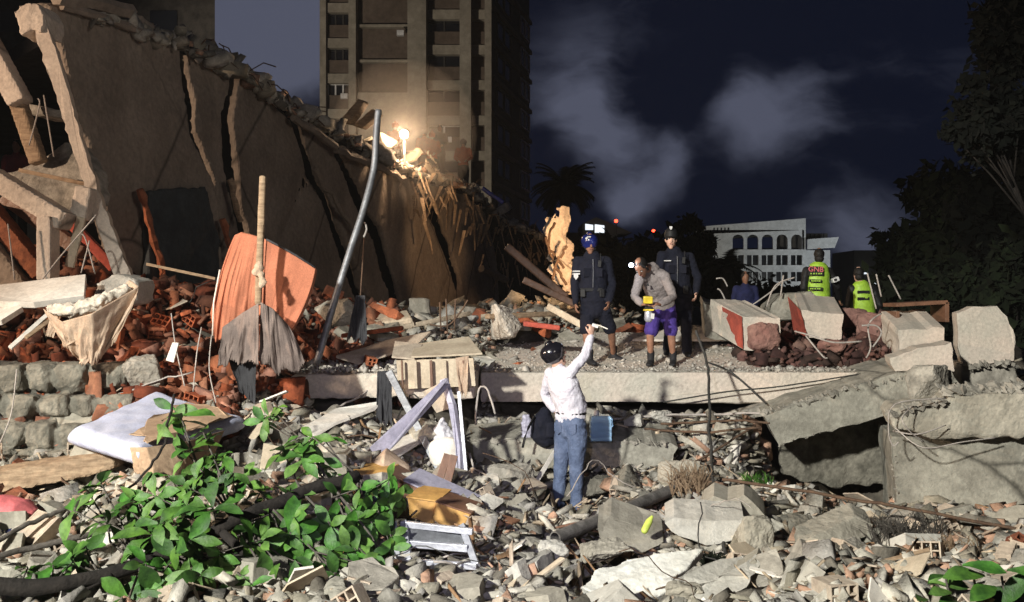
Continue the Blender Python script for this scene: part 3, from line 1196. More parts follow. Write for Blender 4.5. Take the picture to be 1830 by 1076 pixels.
def collapsed():
    t = empty('collapsed_building', (-4, 16, 1.0), 'huge collapsed brown facade of cracked leaning panels filling the upper left', 'collapsed building')
    panels = [
        ([(84, 2), (255, 26), (322, 72), (326, 130), (342, 248), (384, 330), (402, 500), (398, 590), (236, 590), (226, 480), (192, 366), (162, 262), (122, 130)], 0, 'wall_brown'),
        ([(332, 78), (372, 92), (416, 118), (398, 200), (408, 330), (462, 520), (474, 600), (402, 600), (388, 330), (348, 236)], .2, 'wall_brown'),
        ([(428, 116), (516, 188), (538, 262), (582, 362), (640, 520), (672, 610), (484, 610), (468, 500), (424, 370), (408, 212)], .35, 'wall_brown'),
        ([(522, 190), (600, 234), (596, 272), (676, 442), (728, 615), (684, 615), (598, 382), (546, 262)], .4, 'wall_brown'),
        ([(606, 236), (722, 300), (754, 350), (796, 444), (836, 570), (836, 625), (738, 625), (686, 436), (603, 274)], .6, 'wall_brown'),
        ([(730, 302), (828, 336), (864, 360), (888, 450), (900, 560), (912, 625), (842, 625), (804, 436), (764, 344)], .6, 'wall_brown'),
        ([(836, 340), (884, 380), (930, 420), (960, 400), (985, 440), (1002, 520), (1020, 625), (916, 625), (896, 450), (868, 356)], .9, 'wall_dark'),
    ]
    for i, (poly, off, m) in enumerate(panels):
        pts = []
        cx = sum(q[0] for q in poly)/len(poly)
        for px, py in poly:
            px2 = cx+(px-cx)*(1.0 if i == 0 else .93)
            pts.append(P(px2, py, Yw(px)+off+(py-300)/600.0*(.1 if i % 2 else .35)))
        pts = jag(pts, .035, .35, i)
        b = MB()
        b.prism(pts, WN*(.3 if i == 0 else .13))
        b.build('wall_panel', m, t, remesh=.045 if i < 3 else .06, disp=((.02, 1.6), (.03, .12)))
    # black sheet put in for the shade behind the cracks
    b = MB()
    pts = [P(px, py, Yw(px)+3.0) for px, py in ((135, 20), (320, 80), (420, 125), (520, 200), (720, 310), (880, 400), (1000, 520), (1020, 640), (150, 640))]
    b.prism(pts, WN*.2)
    b.build('shade_backing', 'black', t)
    # dark painted recess with a broken edge
    b = MB()
    pts = [P(x, y, Yw(x)-.22) for x, y in ((270, 340), (368, 332), (392, 420), (398, 560), (262, 560))]
    b.prism(jag(pts, .02, .15, 4), WN*.12)
    b.build('dark_recess', 'wall_blue', t, remesh=.035, disp=((.05, .3),))
    # torn orange strips of render along the recess
    for k, line in enumerate(([(250, 338), (262, 380), (275, 430), (288, 470), (290, 498)], [(397, 392), (404, 420), (412, 440)], [(410, 320), (420, 360), (430, 395)])):
        b = MB()
        pts = jag([P(x, y, Yw(x)-.4) for x, y in line], .012, .1, k, False)
        b.tube(pts, [.05+.015*math.sin(q*2.1) for q in range(len(pts))], 6)
        b.build('torn_edge', 'brick' if k < 2 else 'wood', t, disp=((.05, .1),))
    # fallen roof behind the ridge
    b = MB()
    rid = [(140, 20), (330, 80), (430, 125), (520, 196), (610, 240), (720, 300), (835, 335), (900, 395), (985, 430)]
    v = []
    for px, py in rid:
        p = P(px, py+6, Yw(px)+.2)
        v.append(p)
    n = len(v)
    back = [p+Vector((-7, 7, -.4)) for p in v]
    b.add(v+back, [(i, i+1, n+i+1, n+i) for i in range(n-1)])
    b.build('fallen_roof', 'wall_dark', t, solid=.2)
    # horizontal ledges (floor edges) across the panels
    for k, (line, w) in enumerate((([(232, 20), (150, 0), (100, -6)], .22), ([(110, 12), (180, 30), (272, 62)], .10), ([(600, 268), (660, 290), (722, 318)], .16), ([(525, 210), (600, 262)], .14), ([(860, 480), (905, 500)], .22), ([(560, 300), (640, 420)], .10))):
        b = MB()
        pts = [P(x, y, Yw(x)-.35) for x, y in line]
        b.tube(jag(pts, .02, .25, k, False), w/2, 6)
        b.build('floor_edge', 'wall_brown', t, disp=((.08, .2),))
    # bare reinforcement
    r = random.Random(5)
    b = MB()
    for i in range(60):
        px = r.uniform(330, 980)
        py = np.interp(px, [q[0] for q in rid], [q[1] for q in rid])
        a = P(px, py, Yw(px)-.1)
        L = r.uniform(.2, .7)
        d = Vector((r.uniform(-1, 1), r.uniform(-.6, .3), r.uniform(-.6, .9))).normalized()
        b.tube([a, a+d*L*.6, a+d*L+Vector((0, 0, -L*.3))], .012, 4)
    b.build('reinforcement', 'steel_rust', t)
    # hanging brown shreds below the far end of the ridge
    sh = MB()
    for i in range(150):
        px = r.uniform(730, 1000)
        top = np.interp(px, [q[0] for q in rid], [q[1] for q in rid])
        py = top+abs(r.gauss(0, 45))+r.uniform(-14, 10)
        a = P(px, py, Yw(px)-.35-r.random()*.5)
        L = r.uniform(.15, .7)
        d = Vector((r.uniform(-.5, .5), r.uniform(-.3, .3), -1)).normalized()
        w = Vector((r.uniform(.01, .05), r.uniform(-.03, .03), 0))
        c = a+d*L
        sh.add([a-w, a+w, c+w*.3, c-w*.6], [(0, 1, 2, 3)])
    sh.build('shredded_lining', 'wood', t, fixn=False, kind='stuff')
    # crumbled top along the ridge
    n = 1500
    X, Y, Z = [], [], []
    for i in range(n):
        px = r.uniform(150, 990)
        py = np.interp(px, [q[0] for q in rid], [q[1] for q in rid])
        p = P(px, py-r.uniform(-8, 6)*13/Yw(px)*1.2, Yw(px)+r.uniform(-.4, 1.0))
        X.append(p.x); Y.append(p.y); Z.append(p.z)
    s = np.exp(nr.normal(-2.5, .5, n))[:, None]*nr.uniform(.4, 1.3, (n, 3))*np.array([1.4, 1, .6])
    o = scatter('crumbled_edge', 'rubble_bits', X, Y, Z, s, 'chunk', 9)
    o['wloc'] = [0, 0, 0]
    o.location = -Vector(t['wloc'])
    o.parent = t


collapsed()


def bar(name, a, b, wpx, Y, mat, label, cat, depth=None, Y2=None, parent=None, group=None, rough=True):
    p, q = P(a[0], a[1], Y), P(b[0], b[1], Y2 or Y)
    w = wpx/F*Y
    m = MB()
    if rough:
        m.beam(p, q, w, depth or w)
        return m.build(name, mat, parent, label, cat, group, remesh=max(.02, w/7), disp=((w*.06, .07),))
    m.beam(p, q, w, depth or w)
    return m.build(name, mat, parent, label, cat, group, bevel=min(.006, w*.1))


def wire(name, pts, r, mat, label, cat, parent=None, group=None, wob=.0, seed=0):
    pp = [P(*q) for q in pts]
    # Catmull-Rom
    out = []
    n = len(pp)
    rr = random.Random(seed)
    for i in range(n-1):
        p0, p1, p2, p3 = pp[max(i-1, 0)], pp[i], pp[i+1], pp[min(i+2, n-1)]
        for k in range(6):
            u = k/6
            q = .5*((2*p1)+(-p0+p2)*u+(2*p0-5*p1+4*p2-p3)*u*u+(-p0+3*p1-3*p2+p3)*u**3)
            out.append(q+Vector((rr.gauss(0, wob), 0, rr.gauss(0, wob))))
    out.append(pp[-1])
    m = MB()
    m.tube(out, r, 7)
    return m.build(name, mat, parent, label, cat, group, smooth=True)


def left_frame():
    # the pale corner column that still leans
    t = empty('leaning_column', P(220, 500, 11.6), 'long pale cream concrete column leaning from top left to the rubble', 'column')
    front = [(62, 6), (80, 30), (112, 130), (150, 262), (180, 350), (206, 420), (234, 492), (206, 500), (188, 450), (160, 366), (128, 262), (96, 160), (64, 66)]
    b = MB()
    b.prism(jag([P(x, y, 11.7) for x, y in front], .007, .07, 1), Vector((-.06, .25, 0)))
    b.build('shaft', 'plaster_cream', t, bevel=.004)
    b = MB()
    b.prism(jag([P(x, y, 11.66) for x, y in ((25, 24), (36, 8), (66, 4), (78, 26), (72, 60), (58, 52), (36, 64))], .008, .1, 2), Vector((.03, .5, 0)))
    b.build('bracket', 'plaster_cream', t, remesh=.025, disp=((.03, .1),))
    # the broken storey behind
    G = 'broken beams of the storey left of the leaning column'
    bar('concrete_beam', (-30, 60), (38, 186), 34, 12.5, 'plaster_cream', 'pale beam stub sloping in from the upper left corner', 'beam', .3, group=G)
    bar('concrete_beam', (30, 176), (70, 292), 26, 12.6, 'wood', 'peeling grey brown post below the upper left beam stub', 'beam', .2, group=G)
    bar('concrete_beam', (-20, 312), (122, 398), 34, 11.4, 'plaster_cream', 'thick cream beam sloping down to the leaning column', 'beam', .35, group=G)
    bar('concrete_beam', (86, 388), (86, 500), 26, 11.3, 'plaster_cream', 'short upright cream stub under the sloping beam', 'beam', .25, group=G)
    bar('concrete_beam', (155, 335), (143, 392), 30, 11.6, 'plaster_cream', 'broken cream block hanging beside the leaning column', 'beam', .2, group=G)
    bar('wood_plank', (146, 388), (124, 478), 17, 11.5, 'wood_pale', 'pale splintered plank hanging beside the upright stub', 'plank', .05, group=G)
    bar('concrete_beam', (-20, 372), (78, 492), 30, 12.2, 'brick', 'red brown diagonal beam in the lower left frame', 'beam', .3, group=G)
    bar('concrete_beam', (10, 352), (150, 452), 24, 12.4, 'wood_brown', 'dark brown diagonal beam behind the cream stub', 'beam', .2, group=G)
    bar('concrete_beam', (-30, 430), (70, 560), 44, 12.1, 'wall_brown', 'thick brown beam at the left edge above white board', 'beam', .3, group=G)
    bar('concrete_beam', (112, 384), (205, 480), 18, 12.4, 'red_paint', 'red painted strut leading to the column foot', 'beam', .1, group=G)
    slab('concrete_slab', [(8, 310, 12.6), (60, 292, 12.8), (118, 252, 12.9), (150, 300, 12.6), (158, 345, 12.4), (120, 398, 12.2), (60, 352, 12.4)], (.1, .5, 0), 'concrete_rough', 'crumbled grey slab lying above the cream beam', 'slab')
    slab('concrete_slab', [(40, 182, 12.9), (110, 196, 12.9), (115, 212, 12.9), (40, 200, 12.9)], (.1, .5, 0), 'concrete_rough', 'thin grey ledge left of the upper column', 'slab')
    bar('wood_lath', (34, 304), (158, 330), 7, 12.1, 'wood', 'thin brown lath lying across the grey slab', 'lath', .03, rough=False)
    for i, (q, lb) in enumerate((([(52, 260, 11.9), (70, 190, 11.9), (68, 176, 11.9)], 'pale wire hanging beside the peeling post'),
              ([(78, 170, 11.9), (96, 280, 11.9)], 'thin wire hanging left of the column'),
              ([(14, 400, 11), (26, 500, 11)], 'thin pale wire at the left edge over the board'),
              ([(75, 500, 11), (115, 450, 11), (172, 384, 11)], 'pale rod rising across the upright stub'),
              ([(145, 488, 11), (160, 430, 11)], 'short wire below the splintered plank'),
              ([(170, 490, 11.2), (152, 425, 11.2), (140, 420, 11.2)], 'bent wire beside the foot of the column'))):
        wire('wire', q, .008, 'cable_pale', lb, 'wire', group='wires in the left frame')
    # fallen boards on the left
    slab('white_board', [(-30, 512, 10.6), (153, 490, 10.6), (150, 528, 10.2), (60, 540, 10.0), (-30, 538, 10.0)], (0, .03, -.06), 'board_white', 'large white board lying at the left edge', 'board', .004, .3, .02, ((.008, .3),))
    slab('broken_board', [(-30, 556, 9.9), (20, 540, 10.2), (40, 548, 9.9), (2, 572, 9.6), (-30, 575, 9.6)], (0, .03, -.05), 'board_white', 'small cream panel below the white board', 'board', .004, .3, .02, ((.008, .3),))
    bar('wood_lath', (18, 622), (88, 560), 8, 9.6, 'board_white', 'longer of two white laths poking down at left', 'lath', .03, Y2=10.0, rough=False)
    bar('wood_lath', (46, 604), (118, 552), 7, 9.7, 'wood', 'shorter brown lath beside the longer white one', 'lath', .03, Y2=10.1, rough=False)
    slab('broken_block', [(170, 505, 10.9), (205, 488, 11.1), (244, 500, 11.0), (240, 540, 10.8), (200, 548, 10.6), (165, 540, 10.6)], (.05, .5, 0), 'concrete_white', 'white broken footing at the base of the leaning column', 'block')


left_frame()


def cloth(name, top, bot, mat, label=None, cat=None, parent=None, folds=9, amp=.03, nu=90, nv=40, seed=0, grow=(.3, 1), mid=None, ragged=0.0, group=None, solid=.006, pinch=0.0):
    """hanging cloth between two polylines of (px,py,Y)"""
    T = [P(*p) for p in top]
    B = [P(*p) for p in bot]
    M_ = [P(*p) for p in mid] if mid else None

    def ev(L, u):
        x = u*(len(L)-1)
        i = min(int(x), len(L)-2)
        return L[i].lerp(L[i+1], x-i)
    r = random.Random(seed)
    ph = [r.uniform(0, 6.28) for _ in range(6)]
    rag = [r.uniform(-1, 1) for _ in range(nu+1)]
    v = []
    for j in range(nv+1):
        for i in range(nu+1):
            u, w = i/nu, j/nv
            uu = u+pinch*math.sin(u*6.28*2)*w*.03
            a, b = ev(T, uu), ev(B, uu)
            w2 = w*(1+ragged*rag[i]*.05+ragged*.08*math.sin(u*17+ph[3]))
            if M_:
                c = ev(M_, uu)
                p = a*(1-w2)**2+c*2*w2*(1-w2)+b*w2*w2
            else:
                p = a.lerp(b, w2)
            k = grow[0]+(grow[1]-grow[0])*w
            uw = u+.05*math.sin(w*2.5+ph[1])
            f = 0
            for fr, am in ((.7, 1.9), (1.5, 1.0), (3.2, .34), (6.1, .12)):
                q = noise.noise(Vector((uw*folds*fr+ph[0]*9, w*.9*fr**.5, seed*7.3+fr)))
                f += am*(q*1.2+.5*(1-2*min(1, abs(q)*2.2)))*.8
            g = noise.noise(Vector((u*5, w*4, seed*3.1)))*1.2
            v.append(p+Vector((f*.25*amp*k, -(f+g)*amp*k, 0)))
    fs = [(j*(nu+1)+i, j*(nu+1)+i+1, (j+1)*(nu+1)+i+1, (j+1)*(nu+1)+i) for j in range(nv) for i in range(nu)]
    m = MB()
    m.add(v, fs)
    return m.build(name, mat, parent, label, cat, group, smooth=True, solid=solid, fixn=False)


# ------------------------------------------------------------------ left foreground: stone wall, hung cloths, mattresses
def stone_wall():
    t = empty('stone_wall', P(110, 850, 9.7), 'rough stone masonry wall at the left edge below the brick heap', 'wall')
    m = MB()
    r = random.Random(4)
    rows = [(648, 700, 9.75), (702, 745, 9.65), (748, 798, 9.55), (802, 850, 9.45)]
    for ri, (y0, y1, Y) in enumerate(rows):
        x = -60+ri*13
        while x < 232-ri*12:
            w = r.uniform(42, 70)
            c = P(x+w/2, (y0+y1)/2+r.uniform(-3, 3), Y+.2+r.uniform(-.03, .03)+(x/230)*.25)
            m.rock(c, (w/F*Y*1.0, .45, (y1-y0)/F*Y*.97), r.random(), (r.uniform(-.05, .05), r.uniform(-.06, .06), .03), 60, .06)
            x += w
    m.build('stone', 'stone', t, remesh=.016, disp=((.022, .05),))
    b = MB()
    b.prism([P(-80, 645, 9.85), P(225, 668, 10.1), P(200, 870, 9.8), P(-80, 870, 9.6)], (0, .4, 0))
    b.build('mortar', 'mortar', t, remesh=.04, disp=((.05, .1),))


stone_wall()

slab('timber_beam', [(-40, 848, 8.3), (200, 808, 8.7), (205, 838, 8.65), (110, 862, 8.45), (-40, 886, 8.2)], (.05, .35, .03), 'wood', 'long brown beam lying below the stone wall', 'beam', .006, .15, .02, ((.015, .1),))
slab('broken_board', [(198, 735, 9.95), (244, 690, 10.15), (270, 720, 10.1), (205, 760, 9.9)], (.02, .1, .02), 'board_white', 'pale panel with a red stripe leaning behind the blue mattress', 'board', .004, .3, .015, ((.006, .2),))
slab('broken_board', [(100, 745, 9.75), (168, 718, 9.9), (176, 748, 9.8), (108, 775, 9.65)], (.02, .08, .02), 'concrete', 'grey tile leaning on the stone wall left of the mattress', 'board', .004, .3, .015, ((.006, .2),))


def blue_mattress():
    t = empty('mattress', P(280, 830, 8.6), 'pale blue quilted mattress with torn brown corner lying tilted on the rubble', 'mattress')
    A, B, C_, D = P(128, 765, 8.7), P(278, 697, 9.75), P(436, 742, 9.35), P(250, 800, 7.95)
    # top surface grid A->B (far) ; D->C
    nrm = ((C_-D).cross(B-C_)).normalized()
    if nrm.z < 0:
        nrm = -nrm
    th = .17
    m = MB()
    n = 46
    v = []
    for lay in (0, 1):
        for j in range(n+1):
            for i in range(n+1):
                u, w = i/n, j/n
                p = A.lerp(B, u).lerp(D.lerp(C_, u), w)
                e = min(u, 1-u, w, 1-w)
                rr = .035*max(0, 1-e/.05)**2
                q = p-nrm*(rr if lay == 0 else th-rr)
                if lay == 0:
                    q = q+nrm*.008*noise.noise(Vector((u*6, w*6, 0)))*2
                v.append(q)
    N = (n+1)**2
    f = [(j*(n+1)+i, j*(n+1)+i+1, (j+1)*(n+1)+i+1, (j+1)*(n+1)+i) for j in range(n) for i in range(n)]
    f += [tuple(x+N for x in q)[::-1] for q in f]
    ring = [i for i in range(n+1)]+[j*(n+1)+n for j in range(1, n+1)]+[n*(n+1)+i for i in range(n-1, -1, -1)]+[j*(n+1) for j in range(n-1, 0, -1)]
    L = len(ring)
    # quilted side wall: five rings bulging with diagonal stitches
    rows = 7
    base = len(v)
    ce = (A+B+C_+D)/4
    for k in range(1, rows):
        for q, idx in enumerate(ring):
            a, b = v[idx], v[idx+N]
            s = k/rows
            out = ((a+b)/2-ce)
            out = (out-nrm*out.dot(nrm)).normalized()
            st = abs(math.sin((q*.42+s*1.6)))
            v.append(a.lerp(b, s)+out*(.006+.022*math.sin(math.pi*s)*(.35+.65*st)))
    prev = ring
    for k in range(1, rows):
        cur = [base+(k-1)*L+q for q in range(L)]
        f += [(prev[q], prev[(q+1) % L], cur[(q+1) % L], cur[q]) for q in range(L)]
        prev = cur
    cur = [i+N for i in ring]
    f += [(prev[q], prev[(q+1) % L], cur[(q+1) % L], cur[q]) for q in range(L)]
    m.add(v, f)
    m.build('padding', 'mattress_blue', t, smooth=True)
    # torn cover exposing brown felt in the near right corner
    m = MB()
    uv = [(.06, 1.0), (.16, .80), (.12, .66), (.3, .62), (.42, .50), (.62, .52), (.78, .40), (.9, .45), (.97, .62), (.9, .98), (.5, 1.0)]
    pts = [A.lerp(B, u).lerp(D.lerp(C_, u), w)+nrm*.012 for u, w in uv]
    m.prism(jag(pts, .012, .07, 5), nrm*.006)
    m.build('torn_lining', 'cardboard', t, disp=((.012, .05),))
    # a hanging flap of felt
    cl = cloth('felt_flap', [(232, 800, 7.98), (262, 800, 7.93), (330, 790, 8.2), (400, 770, 8.8)], [(240, 850, 7.85), (275, 853, 7.8), (330, 846, 8.05), (372, 838, 8.5)], 'cardboard', parent=t, folds=2.2, amp=.025, seed=3, ragged=1.2)


blue_mattress()

# pink cushion and navy bag at the left edge
m = MB()
m.loft([(P(-40, 912, 7.6), .12, .05), (P(0, 905, 7.6), .2, .085), (P(40, 910, 7.6), .17, .07), (P(58, 917, 7.6), .08, .04)], (0, 1, 0), 20)
m.build('cushion', 'cloth_pink', None, 'faded pink cushion at the left edge above the navy cloth', 'cushion', smooth=True, remesh=.012, smooths=6, disp=((.015, .08),))
m = MB()
m.loft([(P(-60, 960, 7.5), .2, .1), (P(20, 955, 7.5), .24, .12), (P(85, 962, 7.55), .2, .1), (P(110, 968, 7.6), .07, .05)], (0, 1, 0), 20)
m.build('crumpled_cloth', 'cloth_navy', None, 'crumpled navy blue cloth under the pink cushion', 'cloth', smooth=True, remesh=.012, smooths=2, disp=((.07, .07),))


def hung_basket():
    t = empty('draped_bedding', P(150, 650, 9.9), 'torn pale bedding sagging like a basket below the leaning column', 'bedding')
    cloth('fabric', [(78, 552, 9.7), (110, 575, 9.55), (165, 560, 9.5), (248, 512, 9.9)],
          [(110, 612, 9.75), (140, 645, 9.7), (165, 650, 9.7), (200, 618, 9.8)], 'cloth_pale', parent=t, folds=5, amp=.04, seed=1, ragged=1, grow=(.3, 1.1))
    cloth('fabric', [(232, 500, 10.1), (248, 512, 9.95), (244, 530, 9.8)], [(120, 600, 9.65), (155, 648, 9.68), (205, 615, 9.8)], 'cloth_pale', parent=t, folds=4, amp=.03, seed=2, ragged=.6)
    m = MB()
    m.loft([(P(92, 552, 9.85), .05, .05), (P(130, 556, 9.75), .09, .07), (P(180, 540, 9.75), .1, .08), (P(225, 518, 9.9), .06, .05)], (0, 1, 0), 16)
    m.build('stuffing', 'net_white', t, smooth=True, remesh=.012, disp=((.07, .05),))


hung_basket()
cloth('hanging_sheet', [(92, 560, 9.9), (112, 556, 9.9)], [(82, 600, 9.8), (96, 604, 9.8)], 'cloth_pale', 'scrap of pale sheet at the left end of the sagging bedding', 'cloth', folds=2, amp=.01, seed=9)

# --- orange wrapped mattress tied to a post
bar('post', (470, 314), (461, 546), 12, 10.05, 'wood', 'upright weathered wooden post in front of the orange sheet', 'post', Y2=10.05)


def orange_mattress():
    t = empty('wrapped_mattress', P(470, 600, 10.5), 'mattress wrapped in orange sheet standing upright behind the wooden post', 'mattress')
    m = MB()
    m.prism([P(*q, 10.62) for q in ((432, 424), (474, 432), (556, 480), (548, 526), (518, 582), (470, 566), (400, 590), (388, 560), (402, 480))], (.03, .16, 0))
    m.build('core', 'sheet_orange', t, smooth=True, remesh=.02, smooths=4, disp=((.01, .1),))
    cloth('sheet', [(420, 420, 10.5), (432, 415, 10.5), (452, 420, 10.45), (476, 428, 10.4)],
          [(376, 560, 10.6), (384, 612, 10.5), (412, 596, 10.42), (470, 560, 10.4)], 'sheet_orange', parent=t, folds=7, amp=.028, seed=4, grow=(.1, 1), mid=[(392, 480, 10.5), (398, 500, 10.3), (430, 500, 10.28), (472, 490, 10.35)])
    cloth('sheet', [(476, 428, 10.42), (520, 450, 10.42), (564, 478, 10.45)],
          [(466, 545, 10.42), (490, 570, 10.4), (520, 594, 10.42)], 'sheet_orange', parent=t, folds=2.6, amp=.012, seed=6, grow=(.05, 1), mid=[(470, 490, 10.36), (505, 515, 10.34), (556, 530, 10.4)])
    cloth('sheet', [(562, 477, 10.45), (566, 482, 10.62)], [(519, 592, 10.42), (524, 590, 10.6)], 'sheet_orange', parent=t, folds=1, amp=.01, seed=7, mid=[(552, 535, 10.42), (560, 535, 10.6)])
    m = MB()
    m.tube([P(476, 428, 10.4), P(500, 440, 10.4), P(530, 457, 10.4), P(563, 478, 10.42)], .012, 6)
    m.build('seam', 'cloth_dark', t, smooth=True)
    m = MB()
    m.tube([P(393, 482, 10.5), P(382, 540, 10.5), P(380, 600, 10.48)], .01, 6)
    m.build('seam', 'board_white', t, smooth=True)


orange_mattress()
cloth('blanket', [(398, 585, 10.2), (432, 560, 10.1), (462, 542, 10.0)], [(388, 658, 10.2), (415, 645, 10.1), (462, 650, 10.0)], 'cloth_grey', 'brown grey blanket hanging left of the wooden post', 'blanket', folds=3.5, amp=.045, seed=11, ragged=.6)
cloth('blanket', [(466, 540, 10.0), (488, 552, 10.05), (512, 578, 10.15)], [(464, 645, 10.05), (500, 668, 10.1), (548, 655, 10.2)], 'cloth_grey', 'brown grey blanket gathered right of the wooden post', 'blanket', folds=4, amp=.045, seed=12, ragged=.6, mid=[(464, 600, 10), (490, 610, 10), (530, 600, 10.1)])
cloth('dark_drape', [(408, 640, 10.25), (458, 638, 10.2)], [(428, 700, 10.2), (456, 722, 10.2)], 'cloth_dark', 'long dark cloth trailing below the brown blankets', 'cloth', folds=2.5, amp=.03, seed=13)
m = MB()
for k, (x, y, s) in enumerate(((463, 478, .05), (458, 486, .045), (467, 492, .04), (464, 470, .03))):
    m.ell(P(x, y, 9.97), (s, s*.9, s*.9))
m.loft([(P(466, 492, 9.95), .02, .02), (P(470, 505, 9.93), .045, .025), (P(466, 512, 9.93), .03, .02)], (1, 0, 0))
m.build('knotted_rag', 'cloth_pale', None, 'knotted pale rag tied round the wooden post', 'rag', smooth=True, remesh=.01, smooths=1, disp=((.02, .03),))

# leaning metal pole and hanging dark cloth
wire('lamp_pole', [(676, 196, 11.6), (672, 240, 11.6), (668, 300, 11.6), (650, 372, 11.5), (628, 440, 11.4), (600, 530, 11.3), (566, 650, 11.1)], .04, 'metal_grey', 'tall bent grey metal pole leaning right in front of the collapsed wall', 'pole')
wire('cord', [(651, 420, 11.6), (648, 470, 11.6), (644, 530, 11.5)], .008, 'steel_rust', 'thin cord hanging from the bent grey pole', 'cord')
cloth('dark_drape', [(636, 528, 11.4), (652, 528, 11.4)], [(620, 604, 11.4), (656, 612, 11.4)], 'cloth_dark', 'small dark cloth hanging from the cord beside the bent pole', 'cloth', folds=2.5, amp=.03, seed=15, ragged=.8)
wire('cord', [(652, 398, 11.55), (655, 410, 11.5), (650, 424, 11.5)], .012, 'cable_pale', 'pale tie wrapped round the middle of the bent pole', 'cord')
bar('wood_lath', (262, 472), (385, 498), 5, 11.6, 'wood', 'thin brown stick poking left out of the brick heap by the dark recess', 'lath', .03, rough=False)
slab('white_tag', [(308, 612, 9.6), (319, 613, 9.6), (310, 648, 9.55), (296, 644, 9.55)], (.003, .02, 0), 'board_white', 'small white card hanging below the brick heap', 'card', .001, .4, .008, ())
wire('wire', [(306, 560, 9.9), (314, 620, 9.8), (330, 690, 9.7)], .006, 'cable_pale', 'pale wire running down from the brick heap to the mattress', 'wire')
wire('wire', [(360, 585, 9.9), (352, 630, 9.8), (345, 700, 9.7)], .006, 'cable_pale', 'right hand pale wire above the blue mattress', 'wire')
wire('wire', [(378, 600, 9.9), (374, 660, 9.8), (386, 720, 9.7)], .006, 'cable_pale', 'kinked pale wire just left of the dark trailing cloth', 'wire')
wire('wire', [(30, 660, 9.2), (20, 740, 9.1), (-4, 800, 9.0)], .006, 'cable_pale', 'pale wire hanging in front of the stone wall', 'wire')


# ------------------------------------------------------------------ the fallen decks
def decks():
    # right deck: profile extruded along x, front edge eaten away
    t = empty('concrete_deck', (2.2, 12.3, 1.1), 'long fallen concrete deck the rescuers stand on', 'deck')
    zb = 1.155
    m = MB()
    prof = [(12.3, zb), (12.3, 1.515), (13.35, 1.515), (15.9, 1.9), (15.9, 1.5), (13.5, zb)]
    xa, xb = P(858, 0, 12.3).x, P(1610, 0, 12.3).x
    m.prism([(xa, y, z) for y, z in prof], (xb-xa, 0, 0))
    m.build('deck_slab', 'concrete_pink', t, remesh=.02, disp=((.008, .5), (.014, .05)))
    # broken lip along the front top edge
    m = MB()
    r = random.Random(3)
    x = xa
    while x < xb-.1:
        w = r.uniform(.05, .25)
        m.rock((x+w/2, 12.36+r.uniform(0, .1), 1.515), (w, r.uniform(.05, .16), r.uniform(.02, .05)), r.random(), None, 14)
        x += w*r.uniform(.7, 1.8)
    m.build('broken_lip', 'concrete_rough', t)
    # second layer wedge that rises to the right
    slab('deck_layer', [(1180, 708, 12.27), (1380, 690, 12.27), (1590, 660, 12.27), (1590, 650, 12.27), (1595, 716, 12.27), (1380, 722, 12.27), (1190, 722, 12.27)], (0, .3, 0), 'concrete_pink', None, None, .006, .2, .03, ((.012, .1),), parent=t)
    t2 = empty('concrete_deck', (-1.5, 11.3, 1.1), 'shorter fallen concrete deck left of the cream crate', 'deck')
    m = MB()
    xa, xb = P(514, 0, 11.3).x, P(850, 0, 11.3).x
    m.prism(jag([(xa, 11.3, 1.29), (xa-.02, 11.3, 1.47), (xa+.06, 11.3, 1.57), (xb, 11.3, 1.57), (xb, 11.3, 1.29)], .008, .08, 4), (0, 1.6, .02))
    m.build('deck_slab', 'concrete_pink', t2, remesh=.03, disp=((.02, .3), (.014, .07)))
    # lower block behind the man
    slab('concrete_block', [(826, 792, 11.1), (905, 783, 11.1), (1060, 786, 11.1), (1200, 792, 11.15), (1212, 800, 11.15), (1190, 846, 11.1), (1080, 842, 11.1), (960, 838, 11.05), (905, 822, 11.05), (836, 842, 11.1)], (.05, .75, .12), 'concrete_green', 'long low concrete beam behind the man in jeans', 'beam', .012, .15, 0, ())
    slab('concrete_block', [(1320, 735, 12.0), (1370, 720, 12.1), (1385, 735, 12.0), (1330, 755, 11.9)], (.05, .4, 0), 'concrete_rough', 'small rough block tucked under the deck by the tilted slab', 'block')


decks()


